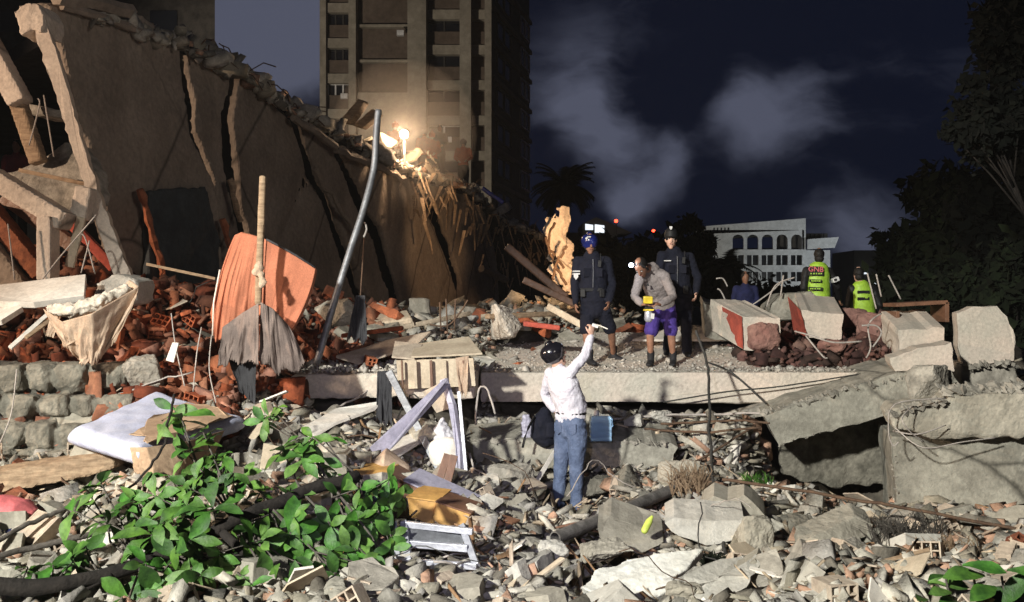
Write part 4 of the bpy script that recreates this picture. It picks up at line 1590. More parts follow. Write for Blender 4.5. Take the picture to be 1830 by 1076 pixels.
def right_side():
    # big tilted slab with its cut edge towards us
    t = empty('tilted_slab', P(1500, 850, 11.4), 'large tilted concrete slab sloping up to the right below the broken cubes', 'slab')
    slab('slab_edge', [(1366, 744, 11.3), (1420, 722, 11.3), (1500, 700, 11.35), (1585, 672, 11.4), (1640, 661, 11.4), (1700, 662, 11.4), (1712, 682, 11.4), (1660, 712, 11.4), (1590, 742, 11.35), (1510, 762, 11.3), (1440, 782, 11.3), (1392, 796, 11.3)], (.25, 1.6, .05), 'concrete_green', None, None, .016, .12, 0, (), parent=t)
    slab('underside', [(1392, 780, 12.1), (1440, 770, 12.1), (1590, 730, 12.2), (1600, 800, 12.2), (1590, 870, 12.2), (1480, 870, 12.2), (1400, 850, 12.1)], (.2, 1.0, 0), 'stone', None, None, .02, .12, .035, ((.07, .2),), parent=t)
    slab('deck_end', [(1590, 640, 11.5), (1640, 622, 11.5), (1700, 612, 11.5), (1706, 664, 11.5), (1600, 664, 11.5)], (.2, .7, 0), 'concrete_pink', 'cracked wedge of concrete resting on the tilted slab', 'block', remesh=0)
    # right retaining wall and broken beam
    slab('retaining_wall', [(1594, 780, 10.6), (1700, 776, 10.55), (1900, 776, 10.4), (1900, 985, 10.4), (1700, 984, 10.5), (1606, 978, 10.6), (1602, 900, 10.6)], (.3, 1.2, 0), 'concrete_green', 'big plain concrete wall block at the lower right edge', 'wall', .012, .2, 0, ())
    slab('retaining_ledge', [(1618, 930, 10.42), (1900, 922, 10.25), (1900, 990, 10.2), (1640, 985, 10.35)], (.0, .3, 0), 'concrete_green', 'lower concrete footing under the big wall block', 'footing', .012, .15, 0, ())
    slab('broken_beam', [(1588, 742, 10.35), (1600, 728, 10.35), (1690, 718, 10.35), (1700, 704, 10.35), (1900, 696, 10.2), (1900, 782, 10.2), (1700, 784, 10.35), (1650, 780, 10.35), (1600, 768, 10.35)], (.2, .8, 0), 'concrete', 'broken concrete beam with frayed left end on the right wall block', 'beam', .014, .1, .022, ((.02, .1), (.012, .04)))
    for k, (q, lb) in enumerate((([(1690, 712, 10.2), (1600, 722, 10.1), (1588, 770, 10.1), (1596, 796, 10.1), (1606, 790, 10.1)], 'long rod bent round the frayed beam end'),
              ([(1630, 726, 10.2), (1612, 748, 10.0), (1625, 770, 10.0), (1650, 790, 10.1)], 'looped rod hanging from the frayed beam end'),
              ([(1600, 765, 10.2), (1650, 800, 10.05), (1720, 790, 10.1), (1780, 782, 10.2)], 'rod sagging along the top of the right wall block'),
              ([(1596, 770, 10.3), (1640, 776, 10.1), (1690, 760, 10.2)], 'short rod poking from the frayed beam end'))):
        wire('rebar', q, .007, 'cable_pale', lb, 'rebar', group='rods at the frayed beam end')
    # cubes and blocks on the deck
    slab('concrete_cube', [(1710, 560, 12.2), (1738, 548, 12.2), (1782, 547, 12.2), (1800, 566, 12.2), (1814, 600, 12.2), (1812, 645, 12.2), (1770, 650, 12.2), (1722, 655, 12.2), (1712, 610, 12.2)], (.25, .7, 0), 'concrete_pink', 'upright broken concrete cube at the far right of the deck', 'block', .008, .1, 0, ())
    slab('broken_footing', [(1716, 650, 12.25), (1815, 644, 12.25), (1822, 690, 12.2), (1800, 702, 12.2), (1720, 690, 12.2)], (.2, .8, 0), 'concrete_rough', 'grey crumbled footing under the upright cube', 'block')

    def block(label, f0, f1, f2, f3, Y, dep, mat='concrete_pink', seed=0, dz=0, group=None):
        return slab('concrete_cube', [(*f0, Y), (*f1, Y), (*f2, Y), (*f3, Y)], dep, mat, label, 'block', .008, .1, 0, (), seed)
    block('pale box shaped block on the right end of the deck', (1606, 590), (1688, 586), (1686, 642), (1608, 646), 12.8, (.11, .9, .23), seed=1)
    block('block with a red painted left side in the row of blocks', (1432, 554), (1508, 562), (1504, 606), (1446, 604), 13.6, (.19, 1.0, .24), seed=2)
    block('greenish block at the left end of the row of blocks', (1258, 540), (1300, 560), (1300, 610), (1260, 602), 14.4, (.1, .8, .1), 'concrete_green', seed=3)
    block('tilted block whose broken round end faces the camera', (1328, 566), (1394, 568), (1394, 630), (1330, 626), 13.4, (-.24, 1.0, .24), seed=4)
    slab('red_painted_board', [(1290, 548, 14.0), (1326, 566, 13.38), (1328, 624, 13.38), (1300, 606, 14.0)], (.01, .05, 0), 'red_paint', 'red painted side panel between the two left blocks', 'panel', .004, .2, .015, ())
    slab('red_painted_board', [(1408, 530, 14.4), (1430, 554, 13.6), (1444, 604, 13.6), (1418, 590, 14.4)], (.01, .05, 0), 'red_paint', 'red painted side panel below the nearer vest wearer', 'panel', .004, .2, .015, ())
    slab('concrete_cube', [(1376, 545, 14.6), (1400, 524, 14.6), (1450, 520, 14.6), (1472, 540, 14.6), (1440, 570, 14.6), (1380, 572, 14.6)], (0, .6, 0), 'concrete_green', 'rough greenish block behind the red sided block', 'block')
    m = MB()
    m.rock(P(1364, 600, 13.38), (.46, .25, .40), 4, None, 60, .6)
    m.build('rubble_boulder', 'conc_red', None, 'round reddish broken core of the tilted block', 'boulder', remesh=.02, disp=((.09, .12),))
    # open timber box
    t = empty('timber_box', P(1640, 570, 13.6), 'open brown timber box behind the pale box shaped block', 'box')
    for a, b, d in (((1590, 545), (1680, 540), .02), ((1592, 556), (1592, 580), .02), ((1679, 540), (1679, 575), .02)):
        m = MB()
        m.beam(P(*a, 13.6), P(*b, 13.6), .05, .5)
        m.build('board', 'wood_brown', t, bevel=.004)
    slab('white_sheet', [(1130, 610, 14.6), (1200, 588, 15.4), (1300, 590, 15.4), (1306, 610, 14.7)], (0, .03, .03), 'board_white', 'white sheet lying behind the legs of the rescuers', 'panel', .003, .4, .02, ())
    # ledge and slab in the lower right
    t = empty('broken_wall_piece', P(1490, 985, 8.4), 'tilted wall piece showing a hollow clay tile in the lower right', 'wall piece')
    slab('panel', [(1424, 982, 8.3), (1430, 968, 8.3), (1528, 922, 8.7), (1560, 938, 8.7), (1556, 958, 8.7), (1500, 980, 8.4), (1450, 1000, 8.3)], (.06, .35, .06), 'concrete', None, None, .006, .1, .018, ((.015, .06),), parent=t)
    m = MB()
    m.hollow(P(1448, 988, 8.22), (.24, .08, .1), (0, -.4, 0), 2, 1, .014)
    m.build('clay_tile', 'tile_pale', t)
    slab('flat_slab', [(1340, 1036, 7.4), (1400, 1022, 7.8), (1600, 1025, 7.9), (1640, 1040, 7.6), (1560, 1052, 7.3), (1400, 1055, 7.2)], (0, .1, -.05), 'concrete', 'thin flat slab lying near the bottom right', 'slab', .01, .12, .02, ((.02, .08),))
    slab('flat_slab', [(1392, 1066, 6.7), (1440, 1062, 6.8), (1500, 1085, 6.7), (1400, 1090, 6.5)], (0, .2, -.03), 'concrete_white', 'pale slab cut by the bottom edge on the right', 'slab', .01, .12, .02, ((.02, .08),))


right_side()


def deck_heap():
    r = np.random.RandomState(77)
    n = 1500
    X = r.uniform(3.2, 5.6, n)
    Y = r.uniform(13.2, 15.2, n)
    Z = np.array([deckz(y) for y in Y])+np.abs(r.normal(0, .10, n))+np.clip((X-4.2)*.12, 0, .2)
    s = np.exp(r.normal(-3.0, .5, n))[:, None]*r.uniform(.5, 1.4, (n, 3))*np.array([1.3, 1, .6])
    scatter('reddish_rubble', 'red_bits', X, Y, Z, s, 'chunk', 33, 'dark reddish rubble lying between the blocks on the deck', 'rubble')
    for i, (px, py, Y, sz, mt, lb) in enumerate(((1520, 575, 14.6, (.55, .4, .4), 'conc_red', 'dark reddish lump hiding the legs of the farther vest wearer'), (1560, 590, 14.2, (.5, .4, .5), 'conc_red', 'reddish lump left of the pale box shaped block'),
                                            (1490, 620, 13.4, (.4, .3, .2), 'conc_red', 'low dark lump in front of the red sided block'), (1240, 600, 15.2, (.5, .3, .3), 'dust', 'dusty lump behind the legs of the black capped officer'))):
        m = MB()
        m.rock(P(px, py, Y), sz, 90+i, (0, 0, i), 20, .2)
        m.build('boulder', mt, None, lb, 'boulder', remesh=.02, disp=((.06, .14), (.02, .04)))


deck_heap()

# rebar standing out of the rubble
RB = [([(1566, 552, 13.6), (1558, 520, 13.6), (1550, 488, 13.6)], 'left one of two straight rods above the timber box'),
      ([(1575, 530, 13.7), (1566, 490, 13.7)], 'short rod beside the straight rods above the timber box'),
      ([(1610, 535, 13.8), (1588, 492, 13.8)], 'right slanting rod above the timber box'),
      ([(1440, 600, 12.7), (1470, 636, 12.5), (1478, 640, 12.4)], 'bent rod sloping down right of the red sided block'),
      ([(1420, 592, 12.9), (1450, 600, 12.7), (1490, 612, 12.6), (1540, 610, 12.6)], 'curved rod running across the red dust'),
      ([(1540, 582, 12.7), (1565, 582, 12.7), (1575, 596, 12.7), (1560, 620, 12.7)], 'hooked pale rod left of the pale box block'),
      ([(1575, 560, 12.9), (1552, 580, 12.8), (1556, 620, 12.8), (1548, 640, 12.8)], 'arched rod bundle beside the pale box block'),
      ([(1300, 512, 14.6), (1292, 498, 14.6), (1280, 498, 14.6)], 'upper hooked rod over the greenish block'),
      ([(1296, 536, 14.5), (1288, 520, 14.5), (1282, 516, 14.5)], 'lower curled rod over the greenish block'),
      ([(1370, 548, 14.5), (1386, 510, 14.5), (1420, 496, 14.5)], 'arched rod left of the vest wearer'),
      ([(1345, 545, 14.6), (1380, 520, 14.6), (1400, 500, 14.6)], 'thin rod crossing in front of the white hall'),
      ([(1395, 530, 14.5), (1400, 492, 14.5)], 'upright rod left of the vest wearer'),
      ([(788, 590, 13.0), (786, 540, 13.0)], 'leftmost upright rod above the cream crate'),
      ([(800, 594, 13.0), (797, 534, 13.0)], 'second upright rod above the cream crate'),
      ([(812, 590, 13.0), (814, 534, 13.0)], 'third upright rod above the cream crate'),
      ([(768, 580, 13.0), (800, 582, 13.0), (824, 556, 13.0), (836, 536, 13.0)], 'curved rusty rod above the cream crate'),
      ([(742, 582, 13.0), (740, 570, 13.0)], 'short rod stub above the cream crate')]
for i, (q, lb) in enumerate(RB):
    wire('rebar', q, .011, 'steel_rust' if 11 < i else 'cable_pale', lb, 'rebar', group='reinforcing rods poking out of the deck rubble')


def crumbs(a, b, n, seed, name, mat='concrete_rough', sz=.06, parent=None):
    r = random.Random(seed)
    p, q = P(*a), P(*b)
    m = MB()
    for _ in range(n):
        c = p.lerp(q, r.random())+Vector((0, r.uniform(-.02, .12), r.uniform(-.012, .02)))
        m.rock(c, (sz*r.uniform(.5, 2), sz*r.uniform(.5, 1.5), sz*r.uniform(.3, .9)), r.random(), (r.random(), r.random(), 0), 10, .1)
    m.build('edge_crumbs', mat, parent, name, 'rubble', kind='stuff')


crumbs((1366, 742, 11.3), (1500, 700, 11.35), 45, 1, 'crumbs along the upper left edge of the tilted slab')
crumbs((1500, 700, 11.35), (1690, 660, 11.4), 60, 2, 'crumbs along the upper right edge of the tilted slab')
crumbs((1392, 796, 11.28), (1660, 712, 11.38), 50, 3, 'crumbs along the lower edge of the tilted slab', sz=.035)
crumbs((1600, 780, 10.58), (1606, 975, 10.58), 30, 4, 'crumbs along the left edge of the big wall block', sz=.03)
crumbs((1690, 702, 10.38), (1840, 692, 10.3), 80, 5, 'rubble lying on top of the broken beam', sz=.11)
crumbs((1588, 742, 10.35), (1690, 716, 10.3), 60, 6, 'frayed concrete at the left end of the broken beam', sz=.07)
crumbs((1820, 930, 10.3), (1620, 935, 10.4), 60, 7, 'crumbs along the footing of the big wall block', sz=.04)
crumbs((1730, 656, 12.15), (1812, 648, 12.15), 30, 8, 'crumbs under the upright cube', sz=.07)
crumbs((830, 790, 11.1), (1200, 792, 11.12), 90, 9, 'crumbs on top of the low beam', sz=.05)

# cables
wire('cable', [(1242, 590, 11.6), (1262, 640, 11.5), (1268, 700, 11.0), (1270, 800, 10.2), (1280, 900, 9.2), (1298, 990, 8.2), (1310, 1090, 7.0)], .016, 'cable', 'thick dark cable falling from the deck to the bottom edge', 'cable', wob=.006, seed=2)
wire('cable', [(1290, 856, 9.2), (1450, 880, 9.0), (1640, 912, 8.8), (1860, 955, 8.6)], .015, 'steel_rust', 'long rusty rod lying across the lower right', 'cable', wob=.004)
wire('cable', [(1266, 648, 12.1), (1310, 668, 12.1), (1370, 722, 11.8)], .012, 'cable', 'dark rod leaning across the front of the deck', 'cable')
wire('cable', [(1185, 719, 12.1), (1300, 700, 12.1), (1400, 690, 12.15), (1590, 660, 12.15)], .009, 'cable', 'thin dark rod along the face of the deck', 'cable')
G = 'rods lying in the gap under the deck'
for i, (q, lb) in enumerate((([(1060, 752, 11.7), (1200, 742, 11.8), (1380, 738, 11.6)], 'upper long rod in the gap under the deck'),
          ([(1180, 758, 11.6), (1300, 752, 11.5), (1376, 756, 11.3)], 'middle rod in the gap under the deck'),
          ([(1150, 766, 11.6), (1250, 772, 11.4), (1360, 764, 11.2)], 'lowest long rod in the gap under the deck'),
          ([(1200, 850, 10.8), (1270, 810, 11.0), (1350, 760, 11.3)], 'rod slanting up from the pipe to the tilted slab'))):
    wire('rebar', q, .014, 'steel_rust' if i else 'cable_pale', lb, 'rebar', group=G, wob=.004, seed=i)
for i, (q, lb) in enumerate((([(672, 670, 11.4), (655, 700, 11.3), (600, 730, 11.0), (560, 760, 10.6)], 'pale hose curving below the shorter deck'),
          ([(850, 760, 10.6), (855, 700, 10.7), (870, 695, 10.7), (885, 740, 10.6)], 'looped pale hose right of the lilac frame'),
          ([(838, 810, 10.2), (852, 850, 10.0), (862, 895, 9.8)], 'thin lilac wire below the looped hose'),
          ([(520, 740, 10.9), (526, 780, 10.6), (522, 800, 10.5)], 'white wire under the left end of the shorter deck'))):
    wire('cable', q, .012, 'cable_pale', lb, 'cable', wob=.003, seed=i)


# ------------------------------------------------------------------ middle debris
def crate():
    t = empty('cream_crate', P(780, 692, 11.2), 'cream wooden crate with vertical slats beside the shorter deck', 'crate')
    slab('front', [(708, 644, 11.2), (846, 640, 11.1), (850, 690, 11.1), (712, 696, 11.2)], (0, .025, 0), 'wood_pale', None, None, .001, .5, .012, (), parent=t)
    for i, x in enumerate((718, 742, 770, 795, 828)):
        m = MB()
        m.beam(P(x, 644, 11.1), P(x+2, 694, 11.1), .03 if i not in (0, 4) else .02, .04)
        m.build('slat', 'wood_pale' if i % 2 else 'wood_brown', t, bevel=.003)
    slab('lid', [(735, 640, 11.1), (740, 618, 11.8), (838, 604, 12.0), (862, 634, 11.2)], (0, .0, .02), 'wood_pale', None, None, .003, .3, .012, ((.01, .3),), parent=t)
    slab('lid', [(700, 640, 11.3), (706, 612, 11.8), (755, 618, 11.7), (742, 644, 11.2)], (0, .0, .02), 'tile_pale', None, None, .003, .3, .012, ((.01, .3),), parent=t)


crate()
m = MB()
for dx, dz, s in ((0, 0, 0), (.115, .01, 1), (.23, -.005, 2), (.02, .11, 3), (.14, .115, 4)):
    pass
G = 'hollow bricks stacked at the end of the shorter deck'
for i, (px, py, lb) in enumerate(((650, 660, 'left hollow brick on the end of the shorter deck'), (667, 658, 'middle hollow brick on the end of the shorter deck'), (662, 645, 'top hollow brick on the end of the shorter deck'))):
    m = MB()
    m.hollow(P(px, py, 11.75), (.11, .2, .10), (.1, .1*i, .2*i), 2, 2, .012)
    m.build('hollow_brick', 'brick', None, lb, 'brick', G)


def aframe():
    t = empty('bent_metal_bracket', P(750, 880, 9.7), 'bent white metal frame standing like an inverted V', 'frame')
    slab('strip', [(792, 678, 10.2), (800, 688, 10.2), (705, 792, 9.6), (674, 822, 9.4), (660, 800, 9.4)], (.03, .04, .0), 'board_lilac', None, None, .001, .6, .01, (), parent=t)
    m = MB()
    m.beam(P(795, 682, 10.15), P(680, 822, 9.35), .02, .07)
    m.build('flange', 'board_lilac', t, bevel=.004)
    slab('strip', [(785, 680, 10.25), (795, 676, 10.25), (812, 730, 10.1), (808, 745, 10.1)], (.03, .04, 0), 'board_lilac', None, None, .001, .6, .01, (), parent=t)
    slab('strip', [(800, 720, 10.1), (810, 722, 10.1), (822, 800, 9.8), (824, 900, 9.5), (814, 900, 9.5), (814, 800, 9.8)], (.03, .06, 0), 'board_lilac', None, None, .001, .6, .01, (), parent=t)
    slab('plate', [(755, 700, 10.4), (792, 682, 10.3), (806, 730, 10.3), (780, 738, 10.35)], (0, .02, 0), 'tile_pale', None, None, .003, .6, .01, (), parent=t)


aframe()
bar('metal_post', (695, 664), (784, 836), 13, 10.4, 'metal_grey', 'dark grey post slanting behind the bent white frame', 'post', .04, Y2=9.9, rough=False)
bar('metal_post', (820, 700), (838, 900), 6, 10.0, 'metal_light', 'thin grey upright right of the bent white frame', 'post', .04, Y2=9.6, rough=False)
cloth('dark_drape', [(674, 664, 10.9), (700, 662, 10.9)], [(672, 750, 10.7), (700, 756, 10.7)], 'cloth_dark', 'dark grey cloth hanging from the end of the shorter deck', 'cloth', folds=3, amp=.035, seed=21, ragged=.8)
cloth('dark_drape', [(814, 640, 11.1), (838, 636, 11.1)], [(820, 700, 11.0), (834, 706, 11.0)], 'cloth_pale', 'pale rag hanging at the right corner of the cream crate', 'cloth', folds=2, amp=.02, seed=22, ragged=.8)
m = MB()
m.loft([(P(790, 752, 10.1), .03, .03), (P(788, 765, 10.1), .08, .07), (P(796, 785, 10.1), .13, .1), (P(794, 796, 10.1), .1, .08)], (1, 0, 0))
m.build('plastic_bag', 'plastic_white', None, 'knotted white plastic bag below the bent white frame', 'bag', smooth=True, remesh=.01, smooths=2, disp=((.05, .05),))
m = MB()
m.loft([(P(795, 798, 10.0), .17, .1), (P(797, 822, 9.95), .16, .1)], (1, 0, 0), 20)
m.build('white_tub', 'board_white', None, 'cracked white tub under the plastic bag', 'tub', smooth=True, remesh=.015, disp=((.02, .1),))


def furniture():
    G = 'yellow wooden furniture pieces in the rubble'

    def box3(name, label, a, b, c, d, Y0, dep, mf, mt, group=G, cat='drawer'):
        t = empty(name, (P(*a, Y0)+P(*c, Y0))/2, label, cat, group)
        m = MB()
        m.prism([P(*a, Y0), P(*b, Y0), P(*c, Y0), P(*d, Y0)], dep)
        m.build('carcass', mf, t, bevel=.006)
        m = MB()
        nn = Vector(dep)
        p, q = P(*a, Y0-.004), P(*b, Y0-.004)
        m.prism([p+Vector((-.01, -.01, .003)), q+Vector((.01, -.01, .003)), q+nn+Vector((.01, 0, .003)), p+nn+Vector((-.01, 0, .003))], (0, 0, .012))
        m.build('top_board', mt, t, bevel=.002)
        return t
    box3('drawer_box', 'yellow topped wooden drawer lying right of the leafy branch', (628, 848), (694, 852), (690, 872), (624, 866), 8.9, (.05, .3, .05), 'wood_brown', 'wood_yellow')
    box3('drawer_box', 'small brown drawer end beside the yellow topped drawer', (696, 846), (720, 862), (712, 884), (690, 872), 8.9, (.05, .3, .02), 'wood_brown', 'wood_brown')
    box3('cabinet', 'long white topped cabinet lying tilted across the rubble', (722, 860), (838, 914), (806, 940), (706, 895), 8.7, (.12, .3, .05), 'wood_brown', 'board_lilac', cat='cabinet')
    box3('cabinet', 'yellow wooden cabinet piece under the white topped cabinet', (728, 890), (780, 898), (770, 938), (732, 925), 8.45, (.1, .3, .04), 'wood_yellow', 'wood_yellow', cat='cabinet')
    box3('cabinet', 'brown yellow cabinet side by the metal rack', (780, 898), (840, 920), (826, 945), (770, 938), 8.42, (.1, .3, .02), 'wood_yellow', 'wood_brown', cat='cabinet')
    t = empty('upright_boards', P(795, 880, 9.1), 'pair of dark brown boards standing in front of the white frame', 'board')
    for a, b in (((800, 812), (780, 874)), ((812, 814), (794, 882))):
        m = MB()
        m.beam(P(*a, 9.2), P(*b, 9.1), .07, .05)
        m.build('board', 'wood_brown', t, bevel=.004)
    slab('white_board', [(838, 906, 8.8), (870, 888, 8.9), (900, 898, 8.9), (862, 926, 8.7)], (0, .03, .03), 'concrete_white', 'bent cream sheet right of the yellow cabinet', 'sheet', .004, .3, .012, ((.03, .2),))
    m = MB()
    m.loft([(P(655, 838, 9.3), .06, .05), (P(690, 824, 9.3), .2, .12), (P(722, 840, 9.3), .1, .07)], (0, 1, 0))
    m.build('round_cushion', 'cloth_pale', None, 'pale lilac rounded cushion behind the drawers', 'cushion', smooth=True, remesh=.012, smooths=3)
    m = MB()
    m.loft([(P(640, 882, 8.6), .1, .05), (P(668, 880, 8.55), .14, .09), (P(688, 898, 8.5), .1, .06)], (0, 1, 0))
    m.build('crumpled_cloth', 'denim', None, 'crumpled blue grey cloth below the yellow topped drawer', 'cloth', smooth=True, remesh=.01, smooths=1, disp=((.07, .06),))
    # aluminium rack
    t = empty('metal_rack', P(775, 1005, 8.0), 'grey aluminium window frame lying in front of the yellow cabinet', 'frame')
    for a, b, w in (((718, 936), (845, 950), .045), ((716, 970), (836, 980), .05), ((720, 1004), (852, 1012), .045), ((706, 936), (712, 1000), .04), ((722, 934), (730, 1004), .05), ((826, 940), (852, 1012), .05)):
        m = MB()
        ya = 7.25+(1012-a[1])/76*.3
        yb = 7.2+(1012-b[1])/76*.3
        m.beam(P(*a, ya), P(*b, yb), w, .05)
        m.build('rail', 'metal_light', t, bevel=.003)
    slab('pane', [(726, 944, 7.52), (830, 952, 7.5), (828, 972, 7.42), (726, 966, 7.44)], (0, .008, 0), 'metal_grey', None, None, 0, 1, .02, (), parent=t)


furniture()


# lower block companions: backpack, jug
def backpack():
    t = empty('backpack', P(970, 786, 11.0), 'navy blue backpack standing on the low beam left of the man in jeans', 'backpack')
    m = MB()
    m.loft([(P(974, 738, 11.05), .07, .07), (P(970, 752, 11.05), .13, .10), (P(972, 775, 11.05), .15, .11), (P(978, 784, 11.05), .13, .10)], (1, 0, 0), 18)
    m.build('body', 'navy', t, smooth=True, remesh=.012, smooths=4, disp=((.03, .07),))
    m = MB()
    m.loft([(P(984, 758, 10.97), .05, .03), (P(984, 778, 10.95), .06, .035)], (1, 0, 0), 14)
    m.build('pocket', 'navy', t, smooth=True, remesh=.01, smooths=3)
    m = MB()
    m.tube([P(955, 745, 10.98), P(944, 765, 10.9), P(938, 782, 10.85), P(934, 800, 10.82)], .014, 6)
    m.build('strap', 'black', t, smooth=True)


backpack()
m = MB()
m.loft([(P(940, 745, 11.2), .04, .03), (P(942, 765, 11.2), .07, .04), (P(940, 784, 11.2), .05, .03)], (1, 0, 0))
m.build('crumpled_cloth', 'board_lilac', None, 'crumpled lilac cloth left of the navy backpack', 'cloth', smooth=True, remesh=.01, disp=((.05, .05),))


def jug():
    t = empty('water_jug', P(1073, 787, 11.0), 'clear blue square water jug standing on the low beam right of the man', 'water jug')
    m = MB()
    c = P(1073, 764, 11.0)
    w, h = 38/F*11, 44/F*11
    n = 9
    for k in range(n):
        z = -h/2+h*(k+.5)/n
        s = 1.0 if k % 2 == 0 else .955
        if k == n-1:
            s = .9
        m.box(c+Vector((0, 0, z)), (w*s, w*s, h/n+.004))
    m.build('body', 'jug', t, remesh=.008, smooths=2, smooth=True)
    m = MB()
    m.loft([(P(1066, 740, 11.0), .03, .03), (P(1066, 737, 11.0), .03, .03)], (1, 0, 0))
    m.build('cap', 'white_mark', t, smooth=True)
    m = MB()
    a = P(1089, 745, 10.9)
    m.tube([a, a+Vector((.035, -.01, -.03)), a+Vector((.035, -.01, -.1)), a+Vector((0, 0, -.13))], .008, 6)
    m.build('handle', 'jug', t, smooth=True)


jug()

# foreground pieces
bar('white_lath', (992, 806), (930, 908), 8, 10.7, 'board_white', 'long pale lath leaning behind the left leg of the man', 'lath', .02, Y2=9.9, rough=False)


def pipe():
    t = empty('drain_pipe', P(1000, 970, 8.4), 'long old grey pipe lying diagonally with open end at left', 'pipe')
    a, b = P(992, 962, 8.4), P(1235, 862, 10.2)
    m = MB()
    d = (b-a).normalized()
    x = d.cross(Vector((0, 0, 1))).normalized()
    y = x.cross(d)
    seg, ro, ri = 20, .058, .048
    v = []
    for c, r_ in ((a+d*.25, ri), (a, ri), (a, ro), (b, ro)):
        for k in range(seg):
            an = 6.2832*k/seg
            v.append(c+(x*math.cos(an)+y*math.sin(an))*r_)
    f = [(i*seg+k, i*seg+(k+1) % seg, (i+1)*seg+(k+1) % seg, (i+1)*seg+k) for i in range(3) for k in range(seg)]
    f.append(tuple(range(seg)))
    m.add(v, f)
    m.build('tube', 'pipe_old', t, smooth=False)


pipe()
slab('white_plate', [(1036, 1048, 7.15), (1062, 1018, 7.35), (1120, 998, 7.5), (1180, 988, 7.55), (1258, 978, 7.65), (1240, 1000, 7.5), (1205, 1030, 7.3), (1200, 1052, 7.2), (1150, 1068, 7.1), (1080, 1068, 7.08)], (.02, .06, -.07), 'plate_white', 'large flat white broken plate near the bottom centre', 'plate', .02, .1, .015, ((.02, .1),))
slab('concrete_chunk_tilted', [(1068, 940, 8.4), (1092, 922, 8.6), (1180, 955, 8.6), (1186, 968, 8.5), (1140, 990, 8.3), (1072, 962, 8.3)], (.04, .35, .10), 'concrete', 'box like pale chunk leaning on the old pipe', 'block', .008, .1, 0, ())
slab('broken_rock', [(1246, 925, 8.9), (1256, 900, 8.9), (1275, 886, 8.9), (1300, 895, 8.9), (1330, 884, 8.9), (1345, 897, 8.9), (1366, 920, 8.9), (1372, 945, 8.9), (1362, 965, 8.9), (1320, 960, 8.9), (1280, 945, 8.8)], (.08, .35, .06), 'concrete', 'broad pale broken rock with jagged top in the right foreground', 'rock', remesh=0)
slab('broken_rock', [(1188, 935, 8.5), (1205, 925, 8.5), (1262, 928, 8.5), (1330, 930, 8.55), (1336, 958, 8.5), (1300, 968, 8.45), (1262, 975, 8.4), (1244, 968, 8.4), (1200, 950, 8.45)], (.05, .35, .10), 'concrete_white', 'white faced slab piece in front of the broad pale rock', 'rock', remesh=0)
slab('broken_rock', [(1205, 1035, 7.15), (1240, 1012, 7.3), (1290, 998, 7.5), (1330, 992, 7.6), (1310, 1018, 7.4), (1270, 1040, 7.2), (1222, 1052, 7.1)], (.03, .06, -.06), 'concrete_white', 'long flat pale shard right of the white plate', 'rock', remesh=0)
slab('broken_rock', [(1232, 1055, 7.0), (1290, 1030, 7.15), (1350, 990, 7.5), (1362, 1002, 7.4), (1340, 1040, 7.1), (1300, 1078, 6.9), (1250, 1076, 6.9)], (.06, .2, -.05), 'concrete_white', 'thick pale broken slab near the bottom cable end', 'rock', remesh=0)
slab('broken_rock', [(1312, 1020, 7.3), (1350, 1000, 7.4), (1368, 1030, 7.3), (1348, 1075, 7.2), (1318, 1070, 7.2)], (.1, .3, .02), 'concrete', 'squared pale block right of the bottom cable end', 'rock', remesh=0)
BL = [      ((1345, 955), 8.5, (.3, .3, .32), 'angular beige block right of the white faced piece', 'concrete', 5),
      ((1215, 862), 10.2, (.36, .4, .42), 'tall pointed grey chunk behind the end of the pipe', 'concrete', 6),
      ((1130, 868), 10.3, (.45, .35, .42), 'rounded dark grey boulder wrapped in net right of the man', 'stone', 7),
      ((1040, 868), 10.6, (.6, .4, .22), 'low rock in the shade behind the legs of the man', 'stone', 9),
      ((905, 862), 10.2, (.42, .4, .35), 'pale crumbly rock under the low beam', 'concrete_rough', 10),
      ((1225, 1062), 7.1, (.26, .22, .16), 'small grey chunk at the foot of the white plate', 'concrete', 13),
      ((985, 985), 8.0, (.24, .2, .16), 'white lump on the bricks at the bottom centre', 'concrete_white', 14),
      ((1660, 688), 11.2, (.5, .4, .42), 'leaning grey stone at the right end of the tilted slab', 'concrete_rough', 15),
      ((900, 574), 14.2, (.55, .45, .48), 'pale net sack full of rubble behind the deck', 'net_white', 16),
      ((600, 560), 12.6, (.7, .5, .32), 'grey flat boulder between the orange mattress and the bent pole', 'concrete', 17),
      ((258, 668), 10.1, (.34, .3, .36), 'dusty crumbly lump below the brick heap', 'dust', 18),
      ((1480, 1000), 8.2, (.55, .35, .18), 'grey stone under the tilted wall piece', 'concrete', 19),
      ((760, 770), 10.3, (.5, .4, .2), 'flat grey chunk behind the knotted bag', 'concrete', 20),
      ((1425, 940), 8.9, (.25, .25, .2), 'brownish stone left of the tilted wall piece', 'stone', 21),
      ((330, 760), 10.0, (.4, .3, .3), 'lump hidden behind the blue mattress', 'dust', 22),
      ((1180, 745), 11.9, (.3, .25, .14), 'pale stone lying in the gap under the deck', 'concrete_white', 23),
      ((1135, 752), 11.8, (.24, .22, .14), 'small pale stone right of the water jug', 'concrete_white', 24),
      ((1600, 1010), 8.3, (.3, .25, .16), 'brown stone left of the broad leaves', 'stone', 25),
      ((590, 745), 11.0, (.36, .3, .22), 'pinkish lump in the gap below the shorter deck', 'dust', 26),
      ((1085, 990), 8.0, (.4, .3, .2), 'grey stone behind the white plate', 'concrete', 27)]
for (px, py), Y, sz, lb, mt, sd in BL:
    m = MB()
    m.rock(P(px, py, Y), (sz[0]*1.05, sz[1]*1.05, sz[2]*1.05), sd, (.1, -.1, sd*.7), 15, .04)
    m.build('boulder', mt, None, lb, 'boulder', remesh=.018, disp=((.03, .14), (.022, .035)))

